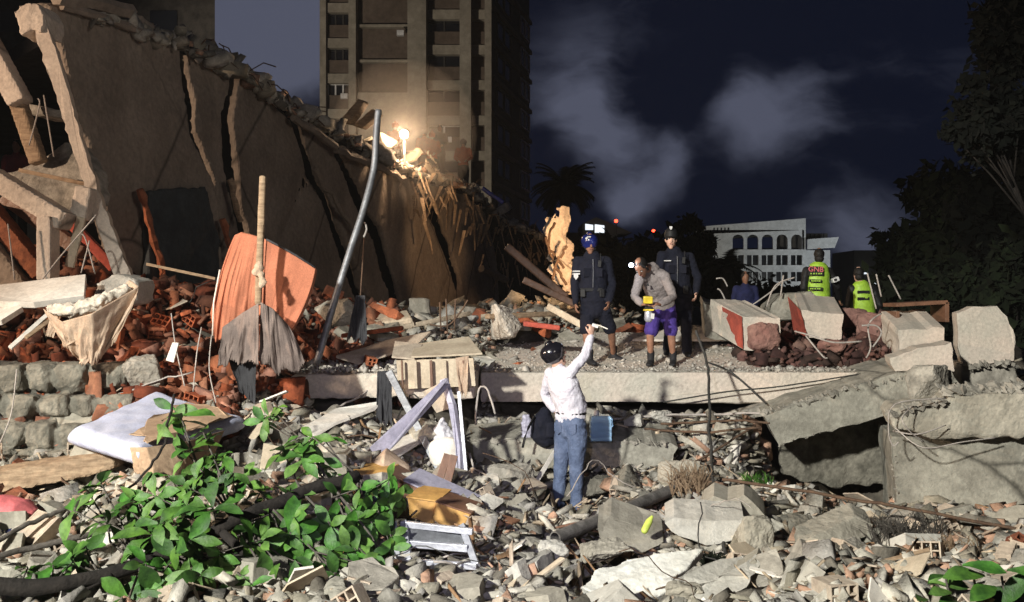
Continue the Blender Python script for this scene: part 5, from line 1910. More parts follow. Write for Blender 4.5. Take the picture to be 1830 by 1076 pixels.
m = MB()
m.loft([(P(1152, 948, 8.35), .03, .03), (P(1160, 932, 8.4), .03, .03), (P(1165, 924, 8.42), .014, .014)], (1, 0, 0))
m.build('plastic_bottle', 'lime', None, 'yellow green plastic bottle lying on the box like chunk', 'bottle', smooth=True)


# ------------------------------------------------------------------ medium debris, one object each
ANCH = [(180, 500, 'the leaning column foot'), (160, 590, 'the sagging bedding'), (300, 560, 'the orange heap'), (470, 500, 'the orange wrapped mattress'), (590, 600, 'the bent grey pole'),
        (60, 740, 'the stone wall'), (270, 770, 'the blue mattress'), (40, 900, 'the pink cushion'), (120, 980, 'the grey bare branch'), (300, 980, 'the thick dark limb'),
        (480, 880, 'the green leaves'), (450, 690, 'the dark trailing cloth'), (600, 690, 'the shorter deck'), (780, 660, 'the cream crate'), (690, 710, 'the dark grey cloth'),
        (740, 760, 'the bent white bracket'), (792, 780, 'the plastic bag'), (660, 860, 'the yellow drawer'), (790, 910, 'the yellow cabinet'), (775, 975, 'the aluminium window frame'),
        (880, 720, 'the looped pale hose'), (970, 765, 'the navy backpack'), (1073, 765, 'the water jug'), (900, 820, 'the low beam'), (950, 860, 'the pale lath'),
        (1020, 900, 'the man in jeans'), (1100, 920, 'the old grey pipe'), (1150, 1020, 'the white plate'), (1300, 930, 'the broad pale rock'), (1490, 960, 'the tilted wall piece'),
        (1280, 860, 'the dark falling cable'), (1400, 860, 'the dark hollow'), (1500, 1035, 'the thin flat slab'), (1620, 960, 'the dry weeds'), (1720, 1040, 'the broad leaves'),
        (900, 574, 'the net sack'), (1000, 600, 'the officer in blue helmet'), (1170, 760, 'the rods under the deck'), (900, 1010, 'the bottom centre bricks'), (620, 1010, 'the bottom edge leaves'),
        (760, 590, 'the rusty upright rods'), (690, 570, 'the small hanging cloth'), (380, 460, 'the dark recess'), (1350, 780, 'the tilted slab')]


def where(px, py):
    d = sorted(ANCH, key=lambda a: (a[0]-px)**2+((a[1]-py)*1.4)**2)
    a, b = d[0], d[1]
    dx, dy = px-a[0], (py-a[1])*1.6
    w = ('right of ' if dx > 0 else 'left of ') if abs(dx) > abs(dy) else ('below ' if dy > 0 else 'above ')
    s = w+a[2]+' toward '+b[2]
    return s if len(s.split()) <= 11 else w+a[2]+' near '+' '.join(b[2].split()[1:])


def where_old(px, py):
    if py < 640 and px < 600:
        return 'in the orange heap below the collapsed wall'
    if py < 650:
        return 'in the pile behind the deck'
    if px < 240:
        return 'near the stone wall at the left'
    if px < 560:
        return 'around the blue mattress and leafy branch'
    if px < 900 and py < 900:
        return 'around the bent white frame'
    if px < 900:
        return 'in front of the metal rack'
    if px < 1200 and py < 860:
        return 'in the gap behind the man in jeans'
    if px < 1200:
        return 'at the feet of the man in jeans'
    if py < 880:
        return 'below the deck beside the tilted slab'
    return 'in the lower right foreground'


def medium():
    r = random.Random(99)

    def place(cond=None, ylo=6.2, yhi=13.5):
        while True:
            y = r.uniform(ylo, yhi)
            x = r.uniform(-.53, .53)*y
            if on_slab(x, y) or clear(x, y) or (x > 2.6 and y > 10.5):
                continue
            if cond and not cond(x, y):
                continue
            z = H(x, y)
            px, py = 915+x/y*F, 538-(z-CAMZ)/y*F
            return x, y, z, px, py
    mats = [('concrete', 'grey'), ('concrete_white', 'white'), ('concrete_rough', 'rough dusty'), ('concrete_green', 'greenish')]
    protos_ = []
    for i in range(16):
        m = MB()
        s = (r.uniform(.18, .38), r.uniform(.14, .28), r.uniform(.06, .18))
        if i % 3:
            k = r.randint(4, 6)
            m.prism(jag([(math.cos(6.2832*(q+r.uniform(-.3, .3))/k)*s[0]*.6, math.sin(6.2832*(q+r.uniform(-.3, .3))/k)*s[1]*.6, -s[2]/2) for q in range(k)], .006, .05, i), (r.uniform(-.04, .04), r.uniform(-.04, .04), s[2]))
            for q in range(len(m.v)):
                m.v[q] += Vector((0, 0, r.gauss(0, .004)))
        else:
            m.rock((0, 0, 0), s, i+50, None, 14, .05)
        mt, nm = mats[i % 4]
        shape = 'flat' if s[2] < .11 else 'blocky'
        kw = dict(bevel=.003) if i % 3 else dict(remesh=.012, disp=((.014, .1), (.014, .025)))
        o = m.build('concrete_chunk', mt, None, 'x', 'chunk', 'broken concrete chunks in the rubble', **kw)
        protos_.append((o, nm, shape))
    used = set()
    for k in range(285):
        i = r.randrange(16)
        src, nm, shape = protos_[i]
        x, y, z, px, py = place(lambda x, y: not brickzone(x, y) or r.random() < .25)
        o = src if i not in used else src.copy()
        if i in used:
            COL.objects.link(o)
        used.add(i)
        s = r.uniform(.5, 1.25)*(1.3 if y < 9.2 else 1)
        o.scale = (s, s, s)
        o.location = (x, y, z-.02)
        o.rotation_euler = (r.gauss(0, .3), r.gauss(0, .3), r.uniform(0, 6.28))
        o['label'] = ('small ' if s < .75 else 'large ' if s > 1.05 else '')+nm+' '+shape+' chunk '+where(px, py)
    # hollow bricks
    pr = []
    for i, (mt, nm) in enumerate((('tile_pale', 'pale'), ('brick', 'orange'), ('tile_pale', 'pale'), ('brick', 'orange'))):
        m = MB()
        m.hollow((0, 0, 0), (.2, .24 if i < 2 else .12, .14), None, 3, 2, .013)
        pr.append((m.build('hollow_brick', mt, None, 'x', 'brick', 'hollow clay bricks in the rubble', bevel=.002), nm, 'whole' if i < 2 else 'half'))
    used = set()
    spots = [(912, 985, 7.9), (1240, 0, 0), (930, 1000, 7.7), (1015, 925, 9.0), (1030, 935, 8.9), (888, 945, 8.4), (905, 940, 8.5), (865, 905, 0)]
    for k in range(95):
        i = r.randrange(4)
        src, nm, wh = pr[i]
        bz = (lambda x, y: brickzone(x, y)) if (nm == 'orange' and r.random() < .8) else (lambda x, y: not brickzone(x, y))
        x, y, z, px, py = place(bz, 6.2, 12.6)
        o = src if i not in used else src.copy()
        if i in used:
            COL.objects.link(o)
        used.add(i)
        o.location = (x, y, z+.03)
        s = r.uniform(.75, 1.1)
        o.scale = (s, s, s)
        o.rotation_euler = (r.gauss(0, .4), r.gauss(0, .5), r.uniform(-.9, .9))
        o['label'] = nm+' '+wh+' hollow brick '+where(px, py)
    # solid brick and tile shards
    used = False
    m = MB()
    m.box((0, 0, 0), (.24, .13, .05), None, .93)
    src = m.build('brick_shard', 'brick', None, 'x', 'brick', 'flat orange bricks in the heap', remesh=.012, disp=((.02, .05),))
    for k in range(150):
        x, y, z, px, py = place(brickzone, 9.8, 13.4)
        o = src.copy() if used else src
        if used:
            COL.objects.link(o)
        used = True
        s = r.uniform(.6, 1.6)
        o.location = (x, y, z+r.uniform(0, .12))
        o.scale = (s, s, s*r.uniform(.7, 1.4))
        o.rotation_euler = (r.gauss(0, .6), r.gauss(0, .6), r.uniform(0, 6.28))
        o['label'] = ('large' if s > 1.2 else 'small' if s < .8 else 'mid size')+' orange brick shard '+where(px, py)
    # planks
    pr = []
    for i, (mt, nm) in enumerate((('wood', 'brown'), ('wood_pale', 'pale'), ('board_white', 'white'), ('wood_brown', 'dark'))):
        m = MB()
        m.box((0, 0, 0), (1.0, .055+.02*i, .018))
        pr.append((m.build('wood_plank', mt, None, 'x', 'plank', 'loose planks and laths in the rubble', bevel=.003), nm))
    used = set()
    for k in range(90):
        i = r.choices(range(4), (4, 4, 2, 1))[0]
        src, nm = pr[i]
        x, y, z, px, py = place(None, 6.4, 13.0)
        o = src if i not in used else src.copy()
        if i in used:
            COL.objects.link(o)
        used.add(i)
        s = r.uniform(.22, .85)
        o.location = (x, y, z+.05)
        o.scale = (s, r.uniform(.5, 1.6), 1)
        o.rotation_euler = (r.gauss(0, .25), r.gauss(0, .22), r.gauss(0, .8))
        o['label'] = ('long ' if s > .6 else 'short ')+nm+' wooden plank '+where(px, py)
    # sheets of board
    pr = []
    for i, (mt, nm) in enumerate((('wood_pale', 'cream'), ('board_white', 'white'), ('tile_pale', 'tan'), ('concrete', 'grey'), ('brick', 'orange'))):
        m = MB()
        rr = random.Random(i)
        pts = [Vector((math.cos(a)*.2*rr.uniform(.6, 1.3), math.sin(a)*.15*rr.uniform(.6, 1.3), 0)) for a in (0.3, 1.2, 2.1, 3.3, 4.2, 5.4)]
        m.prism(pts, (0, 0, .014))
        pr.append((m.build('board_scrap', mt, None, 'x', 'board', 'torn board scraps in the rubble', bevel=.002), nm))
    used = set()
    for k in range(110):
        i = r.randrange(5)
        src, nm = pr[i]
        x, y, z, px, py = place((lambda x, y: brickzone(x, y)) if i == 4 else None, 6.4, 13.2)
        o = src if i not in used else src.copy()
        if i in used:
            COL.objects.link(o)
        used.add(i)
        s = r.uniform(.5, 1.5)
        o.location = (x, y, z+.06)
        o.scale = (s, s, 1)
        o.rotation_euler = (r.gauss(0, .45), r.gauss(0, .45), r.uniform(0, 6.28))
        o['label'] = ('large ' if s > 1.1 else 'small ' if s < .8 else '')+nm+' board scrap '+where(px, py)
    # pieces behind the deck
    pr = []
    for i, (mt, nm) in enumerate((('brick', 'reddish'), ('concrete', 'grey'), ('wood_pale', 'tan'))):
        m = MB()
        m.box((0, 0, 0), (.5, .28, .09), None, .9)
        pr.append((m.build('broken_piece', mt, None, 'x', 'slab piece', 'broken slab pieces in the pile behind the deck', remesh=.03, disp=((.04, .15),)), nm))
    used = set()
    for k in range(75):
        pass
        i = r.choices(range(3), (2, 4, 2))[0]
        src, nm = pr[i]
        y = r.uniform(13.6, 19)
        x = r.uniform(-2.9, .9 if y < 16 else 3.5)*y/15
        o = src if i not in used else src.copy()
        if i in used:
            COL.objects.link(o)
        used.add(i)
        s = r.uniform(.5, 1.5)
        o.location = (x, y, H(x, y)+.08)
        o.scale = (s, s, s)
        o.rotation_euler = (r.gauss(0, .4), r.gauss(0, .4), r.uniform(0, 6.28))
        o['label'] = ('large ' if s > 1.1 else 'small ' if s < .8 else 'mid size ')+nm+' piece '+where(915+x/y*F, 538-(H(x, y)-CAMZ)/y*F)


medium()
bar('wood_plank', (870, 566), (1010, 560), 10, 14.0, 'wood', 'long brown plank lying behind the net sack', 'plank', .1, Y2=15)
bar('wood_plank', (980, 548), (1052, 588), 12, 14.0, 'wood_pale', 'tan plank left of the officer in blue helmet', 'plank', .1, Y2=13.6)
bar('red_board', (935, 578), (1000, 586), 9, 13.5, 'red_paint', 'red board behind the raised arm', 'board', .3)
bar('wood_plank', (700, 590), (840, 560), 9, 13.6, 'wood_pale', 'long pale plank above the cream crate', 'plank', .1, Y2=14.5)
bar('wood_plank', (612, 600), (720, 586), 8, 13.0, 'brick', 'orange board right of the bent pole', 'plank', .3)
slab('leaning_sheet', [(600, 640, 11.9), (690, 612, 12.4), (770, 596, 12.6), (742, 622, 12.1), (640, 652, 11.8)], (0, .03, .03), 'tile_pale', 'long tan sheet lying across the shorter deck', 'sheet', .006, .3, .015, ((.03, .3),))
slab('leaning_sheet', [(536, 770, 9.9), (600, 735, 10.6), (680, 722, 10.8), (670, 734, 10.7), (600, 760, 10.2), (560, 784, 9.9)], (0, .03, .03), 'board_white', 'pale bent board below the shorter deck', 'sheet', .004, .3, .012, ((.02, .3),))
slab('leaning_sheet', [(440, 780, 9.4), (480, 738, 9.7), (492, 744, 9.7), (452, 788, 9.3)], (.02, .03, .02), 'wood_pale', 'small cream board standing right of the blue mattress', 'sheet', .003, .3, .012, ())
slab('leaning_sheet', [(690, 800, 9.8), (742, 776, 10.2), (756, 790, 10.1), (705, 822, 9.6)], (.0, .03, .03), 'board_white', 'white sheet inside the bent white frame', 'sheet', .003, .3, .012, ())
# lit wreckage beside the lamp on the ridge
G = 'lit wreckage by the ridge lamp'
slab('ridge_board', [(602, 218, 21.2), (640, 176, 21.2), (650, 182, 21.2), (622, 222, 21.2)], (.1, .2, 0), 'wood', 'left upright board on the ridge by the pole top', 'board', .01, .2, .03, (), group=G)
slab('ridge_board', [(628, 224, 21.4), (664, 194, 21.4), (676, 204, 21.4), (645, 230, 21.4)], (.1, .2, 0), 'wood', 'right tilted board on the ridge by the pole top', 'board', .01, .2, .03, (), group=G)
slab('ridge_sheet', [(676, 236, 23.2), (707, 251, 23.4), (692, 266, 23.2), (680, 252, 23.2)], (.1, .1, 0), 'wood_pale', 'bright torn sheet left of the ridge lamp', 'sheet', .01, .3, .03, (), group=G)
slab('ridge_sheet', [(718, 282, 23.9), (744, 262, 24.0), (750, 272, 24.0), (736, 288, 23.9), (722, 292, 23.9)], (.1, .1, 0), 'wood_pale', 'bright pointed sheet right below the ridge lamp', 'sheet', .01, .3, .03, (), group=G)
slab('ridge_sheet', [(752, 266, 24.3), (762, 268, 24.4), (792, 322, 25.2), (784, 326, 25.0), (756, 298, 24.2)], (.1, .1, 0), 'wood_pale', 'long bright strip of wreckage below the ridge lamp', 'sheet', .01, .3, .03, (), group=G)
slab('lit_wall_fragment', [(966, 410, 21.5), (972, 384, 21.5), (984, 394, 21.5), (992, 372, 21.5), (1004, 366, 21.6), (1006, 398, 21.6), (998, 420, 21.6), (1012, 436, 21.6), (1018, 528, 21.8), (1000, 528, 21.7), (988, 506, 21.6), (982, 470, 21.5), (974, 462, 21.5), (976, 430, 21.5)], (.2, .2, 0), 'plaster_cream', 'jagged wall fragment lit yellow beside the officer in blue helmet', 'wall fragment', .07, .14, .035, ((.03, .08), (.06, .25)))
for i, (q, lb) in enumerate((([(975, 420, 21.2), (990, 470, 21.2), (1012, 510, 21.2)], 'dark rod across the lit wall fragment'), ([(990, 400, 21.2), (980, 440, 21.2), (1008, 480, 21.2)], 'twisted rod over the lit wall fragment'),
                              ([(985, 500, 21), (1000, 460, 21), (1014, 440, 21)], 'short rod low on the lit wall fragment'))):
    wire('rebar', q, .03, 'steel_rust', lb, 'rebar', group='rods on the lit wall fragment', wob=.02, seed=i)
bar('timber_beam', (905, 440), (1012, 532), 14, 20.0, 'wood_brown', 'dark beam sloping down to the lit wall fragment', 'beam', .3)
bar('timber_beam', (935, 500), (1030, 545), 12, 19.0, 'wood_brown', 'lower dark beam below the lit wall fragment', 'beam', .3)


def loose_wires():
    r = random.Random(61)
    n = 0
    while n < 38:
        y = r.uniform(6.6, 12.0)
        x = r.uniform(-.5, .5)*y
        if on_slab(x, y) or (x > 2.6 and y > 10.5):
            continue
        z = H(x, y)+.06
        p = Vector((x, y, z))
        d = Vector((r.uniform(-1, 1), r.uniform(-.4, .4), r.uniform(-.1, .5))).normalized()
        pts = [p]
        for _ in range(r.randint(7, 14)):
            d = (d+Vector((r.gauss(0, .35), r.gauss(0, .3), r.gauss(-.05, .3)))).normalized()
            q = pts[-1]+d*.09
            q.z = max(q.z, H(q.x, q.y)+.04)
            pts.append(q)
        m = MB()
        m.tube(pts, r.choice((.004, .006, .009)), 5)
        k = r.choice((('cable_pale', 'pale'), ('cable', 'black'), ('steel_rust', 'rusty')))
        m.build('wire', k[0], None, 'tangled '+k[1]+' wire '+where(915+x/y*F, 538-(z-CAMZ)/y*F), 'wire', 'thin wires tangled in the rubble', smooth=True)
        n += 1


loose_wires()


def lamp_glow_volume():  # scattering sphere added to give the ridge lamp a halo
    m = bpy.data.materials.new('glow_scatter')
    m.use_nodes = True
    N, L = m.node_tree.nodes, m.node_tree.links
    N.remove(N['Principled BSDF'])
    v = N.new('ShaderNodeVolumePrincipled')
    v.inputs['Color'].default_value = (.95, .9, .85, 1)
    v.inputs['Density'].default_value = .035
    L.new(v.outputs[0], N['Material Output'].inputs['Volume'])
    MATS['glow_scatter'] = m
    b = MB()
    b.ell(P(722, 240, 22.9), (1.7, 1.7, 1.7), None, 24, 14)
    b.build('lamp_glow_volume', 'glow_scatter', None, 'thin added dust volume for the glow round the ridge lamp', 'dust', kind='stuff', smooth=True)


lamp_glow_volume()
lamp('ridge_lamp_light', 'POINT', P(722, 240, 22.6), 420, (1.0, .68, .42), .12)
lamp('hidden_lamp_light', 'SPOT', P(1060, 470, 19.0), 700, (1.0, .62, .32), .1, P(995, 450, 21.6), 60, .5)
t = empty('ridge_lamp', P(722, 262, 22.9), 'glaring floodlight standing on top of the collapsed wall', 'lamp')
m = MB()
m.ell(P(722, 240, 22.9), (.10, .10, .10))
m.build('bulb', 'lamp_warm', t, smooth=True)
m = MB()
m.tube([P(722, 252, 22.95), P(724, 300, 22.95)], .03, 6)
m.build('stand', 'metal_grey', t)


# ------------------------------------------------------------------ leafy fallen branches
def leaf_geo(base, d, up, L, wk, droop, V, Fc):
    d = d.normalized()
    s = d.cross(up)
    if s.length < .05:
        s = Vector((1, 0, 0))
    s.normalize()
    u = s.cross(d)
    n = 6
    b = len(V)
    for i in range(n+1):
        t = i/n
        w = L*wk*max(.03, math.sin(math.pi*min(1, t**1.35*.97+.02)))**.8*.5
        c = base+d*L*(t-.12*t*t*droop)-u*L*droop*.5*t*t
        fold = w*.28
        V.append(c-s*w+u*(fold+.006*math.sin(t*9+L*50)))
        V.append(c)
        V.append(c+s*w+u*(fold+.006*math.sin(t*8+L*70)))
    for i in range(n):
        a = b+i*3
        Fc.append((a, a+1, a+4, a+3))
        Fc.append((a+1, a+2, a+5, a+4))


def rosette(c, axis, n, L, r, V, Fc):
    axis = axis.normalized()
    t = axis.orthogonal().normalized()
    b = axis.cross(t)
    a0 = r.uniform(0, 6.28)
    for i in range(n):
        a = a0+i*2.4+r.uniform(-.3, .3)
        o = t*math.cos(a)+b*math.sin(a)
        el = r.uniform(.0, .75)
        d = o*math.cos(el)+axis*math.sin(el)
        leaf_geo(c-axis*.012*i, d+Vector((0, 0, r.uniform(-.5, .1))), axis+Vector((0, -.3, .4)), L*r.uniform(.7, 1.15), r.uniform(.36, .5), r.uniform(.1, 1.1), V, Fc)


def leafy():
    r = random.Random(21)
    t = empty('fallen_branch', P(420, 980, 7.2), 'fallen tree branch with big green leaves in the left foreground', 'branch')
    main = [P(-60, 1040, 6.0), P(60, 1052, 6.1), P(180, 1030, 6.3), P(310, 988, 6.6), P(420, 930, 6.9), P(540, 880, 7.3), P(640, 850, 7.6)]
    m = MB()
    m.tube(jag(main, .008, .15, 3, False), [.055]*3+[.048]*200, 9)
    m.v = m.v
    m.build('limb', 'bark_dark', t, smooth=True, disp=((.015, .06),))
    m = MB()
    m.tube(jag([P(395, 950, 6.8), P(450, 1000, 6.8), P(520, 1040, 6.9)], .01, .15, 4, False), .03, 8)
    m.build('limb', 'bark_dark', t, smooth=True)
    m = MB()
    m.tube(jag([P(200, 1028, 6.3), P(110, 1080, 6.2)], .01, .15, 5, False), .02, 8)
    m.build('limb', 'bark_dark', t, smooth=True)
    # rosettes, read off the photograph: (px, py, Y, size)
    ros = [(322, 742, 7.3), (362, 770, 7.2), (340, 800, 7.1), (385, 812, 7.1), (300, 850, 7.0), (350, 855, 6.9), (390, 860, 7.0), (330, 892, 6.8), (380, 905, 6.8),
           (155, 875, 7.0), (180, 862, 7.0), (150, 900, 6.9), (190, 920, 6.8), (235, 930, 6.8), (225, 905, 6.9), (50, 1015, 6.3), (95, 1010, 6.3), (130, 1005, 6.4), (150, 975, 6.5),
           (270, 955, 6.6), (290, 930, 6.7), (240, 985, 6.5), (340, 950, 6.6), (360, 985, 6.5), (250, 1050, 6.2), (280, 1062, 6.2), (230, 1068, 6.1),
           (430, 850, 7.2), (470, 825, 7.4), (505, 800, 7.6), (545, 790, 7.7), (575, 780, 7.8), (490, 735, 8.0), (520, 830, 7.5), (560, 830, 7.6), (600, 845, 7.6), (470, 870, 7.2), (520, 875, 7.3),
           (560, 880, 7.3), (610, 890, 7.4), (640, 920, 7.4), (680, 905, 7.5), (700, 900, 7.5), (430, 900, 7.0), (480, 920, 7.0), (540, 930, 7.1), (590, 940, 7.1), (640, 955, 7.2),
           (400, 960, 6.7), (450, 970, 6.8), (500, 980, 6.9), (560, 985, 6.9), (620, 985, 7.0), (380, 1020, 6.4), (430, 1030, 6.5), (480, 1045, 6.6), (540, 1030, 6.7), (600, 1030, 6.8),
           (640, 1010, 6.9), (340, 1040, 6.3), (300, 1010, 6.4), (650, 1050, 6.7), (700, 1030, 6.9), (410, 880, 7.0), (450, 945, 6.9), (520, 955, 6.9), (700, 960, 7.3), (665, 935, 7.3), (840, 955, 7.7), (715, 880, 7.7), (530, 1060, 6.6)]
    V, Fc = [], []
    tw = MB()
    limbs = jag(main, 0, .2, 0, False)
    for i, (px, py, Y) in enumerate(ros):
        if i > 24 and i % 5 == 3:
            continue
        c = P(px, py, Y)
        near = min(limbs, key=lambda q: (q-c).length+(.4 if q.z > c.z else 0))
        mid = near.lerp(c, .55)+Vector((r.uniform(-.08, .08), r.uniform(-.08, .08), -.04))
        tw.tube([near, mid, c], [.011, .008, .005], 5)
        ax = (c-mid).normalized()+Vector((r.uniform(-.4, .4), -.5, r.uniform(0, .8)))
        rosette(c, ax, r.randint(5, 8), r.uniform(.11, .25), r, V, Fc)
        for q in range(r.randint(0, 2)):
            c2 = c+Vector((r.gauss(0, .11), r.gauss(0, .1), r.gauss(-.03, .08)))
            if c2.z < .3:
                c2.z = .35
            tw.tube([mid, c2], [.006, .004], 4)
            rosette(c2, Vector((r.gauss(0, .6), -.6, r.uniform(-.2, .9))), r.randint(3, 5), r.uniform(.14, .22), r, V, Fc)
    tw.build('twig', 'bark', t, smooth=True)
    m = MB()
    m.add(V, Fc)
    m.build('foliage', 'leaf', t, smooth=True, fixn=False)
    # bare branches at the left
    wire('bare_branch', [(-30, 1000, 6.7), (60, 978, 6.9), (130, 962, 7.0), (200, 944, 7.1), (262, 948, 7.2)], .022, 'bark', 'grey bare branch crossing below the pink cushion', 'branch', wob=.004, seed=3)
    wire('bare_branch', [(-30, 980, 6.9), (40, 942, 7.2), (100, 915, 7.4), (150, 895, 7.5)], .018, 'bark', 'thin bare branch just under the pink cushion', 'branch', wob=.004, seed=4)
    wire('bare_branch', [(210, 885, 7.4), (255, 850, 7.3), (290, 800, 7.2), (302, 750, 7.2), (312, 705, 7.3)], .010, 'bark_dark', 'thin dark twig standing up in front of the blue mattress', 'branch', wob=.006, seed=5)
    # broad leaves at the bottom right
    t = empty('leafy_plant', P(1730, 1060, 6.4), 'broad pale green leaves in the bottom right corner', 'plant')
    V, Fc = [], []
    for (a, b, L) in (((1660, 1040), (1, -.3, .1), .26), ((1700, 1060), (-.8, -.5, .3), .2), ((1740, 1080), (.8, -.4, .5), .34), ((1790, 1085), (.3, -.4, .9), .3), ((1760, 1030), (-1, -.3, .25), .3), ((1800, 1020), (1, -.4, .1), .28),
                      ((1690, 1030), (-.6, -.5, .1), .2), ((1720, 1085), (-.6, -.5, .4), .26), ((1780, 1050), (-.7, -.6, .1), .3), ((1650, 1070), (-.3, -.6, .3), .2), ((1810, 1060), (.6, -.4, .5), .3), ((1720, 1010), (.6, -.4, .1), .26)):
        leaf_geo(P(*a, 6.3+r.uniform(-.1, .3)), Vector(b), Vector((0, -.5, .8)), L, .42, .5, V, Fc)
    m = MB()
    m.add(V, Fc)
    m.build('foliage', 'leaf', t, smooth=True, fixn=False)
    m = MB()
    for px in (1690, 1740, 1790):
        m.tube([P(px, 1150, 6.4), P(px+10, 1090, 6.4), P(px, 1030, 6.4)], .008, 5)
    m.build('stem', 'bark', t)
    # dry weeds in the lower right and by the pipe
    def weeds(px0, px1, py0, py1, Y, n, lb, mat, h, seed, kind='dry_weed'):
        r = random.Random(seed)
        m = MB()
        for _ in range(n):
            a = P(r.uniform(px0, px1), py1+r.uniform(-8, 8), Y+r.uniform(-.3, .3))
            L = h*r.uniform(.4, 1)
            d = Vector((r.gauss(0, .5), r.gauss(0, .4), 1)).normalized()
            c = a+d*L*.6
            e = a+d*L+Vector((r.gauss(0, .3)*L, 0, -.15*L))
            w = Vector((.006, .003, 0))
            m.add([a-w, a+w, c+w, c-w, e], [(0, 1, 2, 3), (3, 2, 4)])
        m.build(kind, mat, None, lb, 'plant', kind='stuff', fixn=False)
    weeds(1560, 1680, 930, 975, 8.8, 420, 'tuft of dry dark weeds beside the right wall block', 'bark', .42, 1)
    weeds(1640, 1760, 960, 1000, 8.4, 260, 'straggling dry weeds below the concrete footing', 'wood', .3, 2)
    weeds(1200, 1262, 850, 880, 9.8, 160, 'dried leaf tuft at the end of the old pipe', 'wood', .4, 3)
    weeds(1256, 1292, 975, 1010, 8.0, 160, 'small green weed tuft among the pale chunks', 'leaf_far', .14, 4)
    weeds(1330, 1380, 845, 862, 9.6, 90, 'small green sprigs left of the dark hollow', 'leaf', .12, 5)


leafy()


# ------------------------------------------------------------------ people
def norm(v):
    return Vector(v).normalized()


def hand(b, wr, hd, n, curl=.5, sgn=1, s=1.0):
    hd, n = norm(hd), norm(n)
    n = (n-hd*n.dot(hd)).normalized()
    side = hd.cross(n)*sgn
    b.loft([(wr, .026*s, .020*s), (wr+hd*.035*s, .036*s, .017*s), (wr+hd*.085*s, .042*s, .015*s)], side, 12)
    for off, L in ((-.030, .066), (-.010, .078), (.010, .074), (.029, .058)):
        p0 = wr+hd*.085*s+side*off*s
        d1 = (hd*math.cos(curl*.7)+n*math.sin(curl*.7)).normalized()
        d2 = (hd*math.cos(curl*1.7)+n*math.sin(curl*1.7)).normalized()
        d3 = (hd*math.cos(curl*2.6)+n*math.sin(curl*2.6)).normalized()
        p1 = p0+d1*L*.45*s
        p2 = p1+d2*L*.32*s
        p3 = p2+d3*L*.25*s
        b.loft([(p0-hd*.02*s, .0095*s, .0095*s), (p1, .009*s, .009*s), (p2, .0082*s, .0082*s), (p3, .007*s, .007*s)], side, 8)
    p0 = wr+hd*.025*s-side*.03*s
    d1 = (hd*.7-side*.65+n*.3).normalized()
    p1 = p0+d1*.04*s
    p2 = p1+(hd*.85-side*.2+n*.5).normalized()*.032*s
    b.loft([(p0, .014*s, .012*s), (p1, .0105*s, .0105*s), (p2, .0085*s, .0085*s)], n, 8)


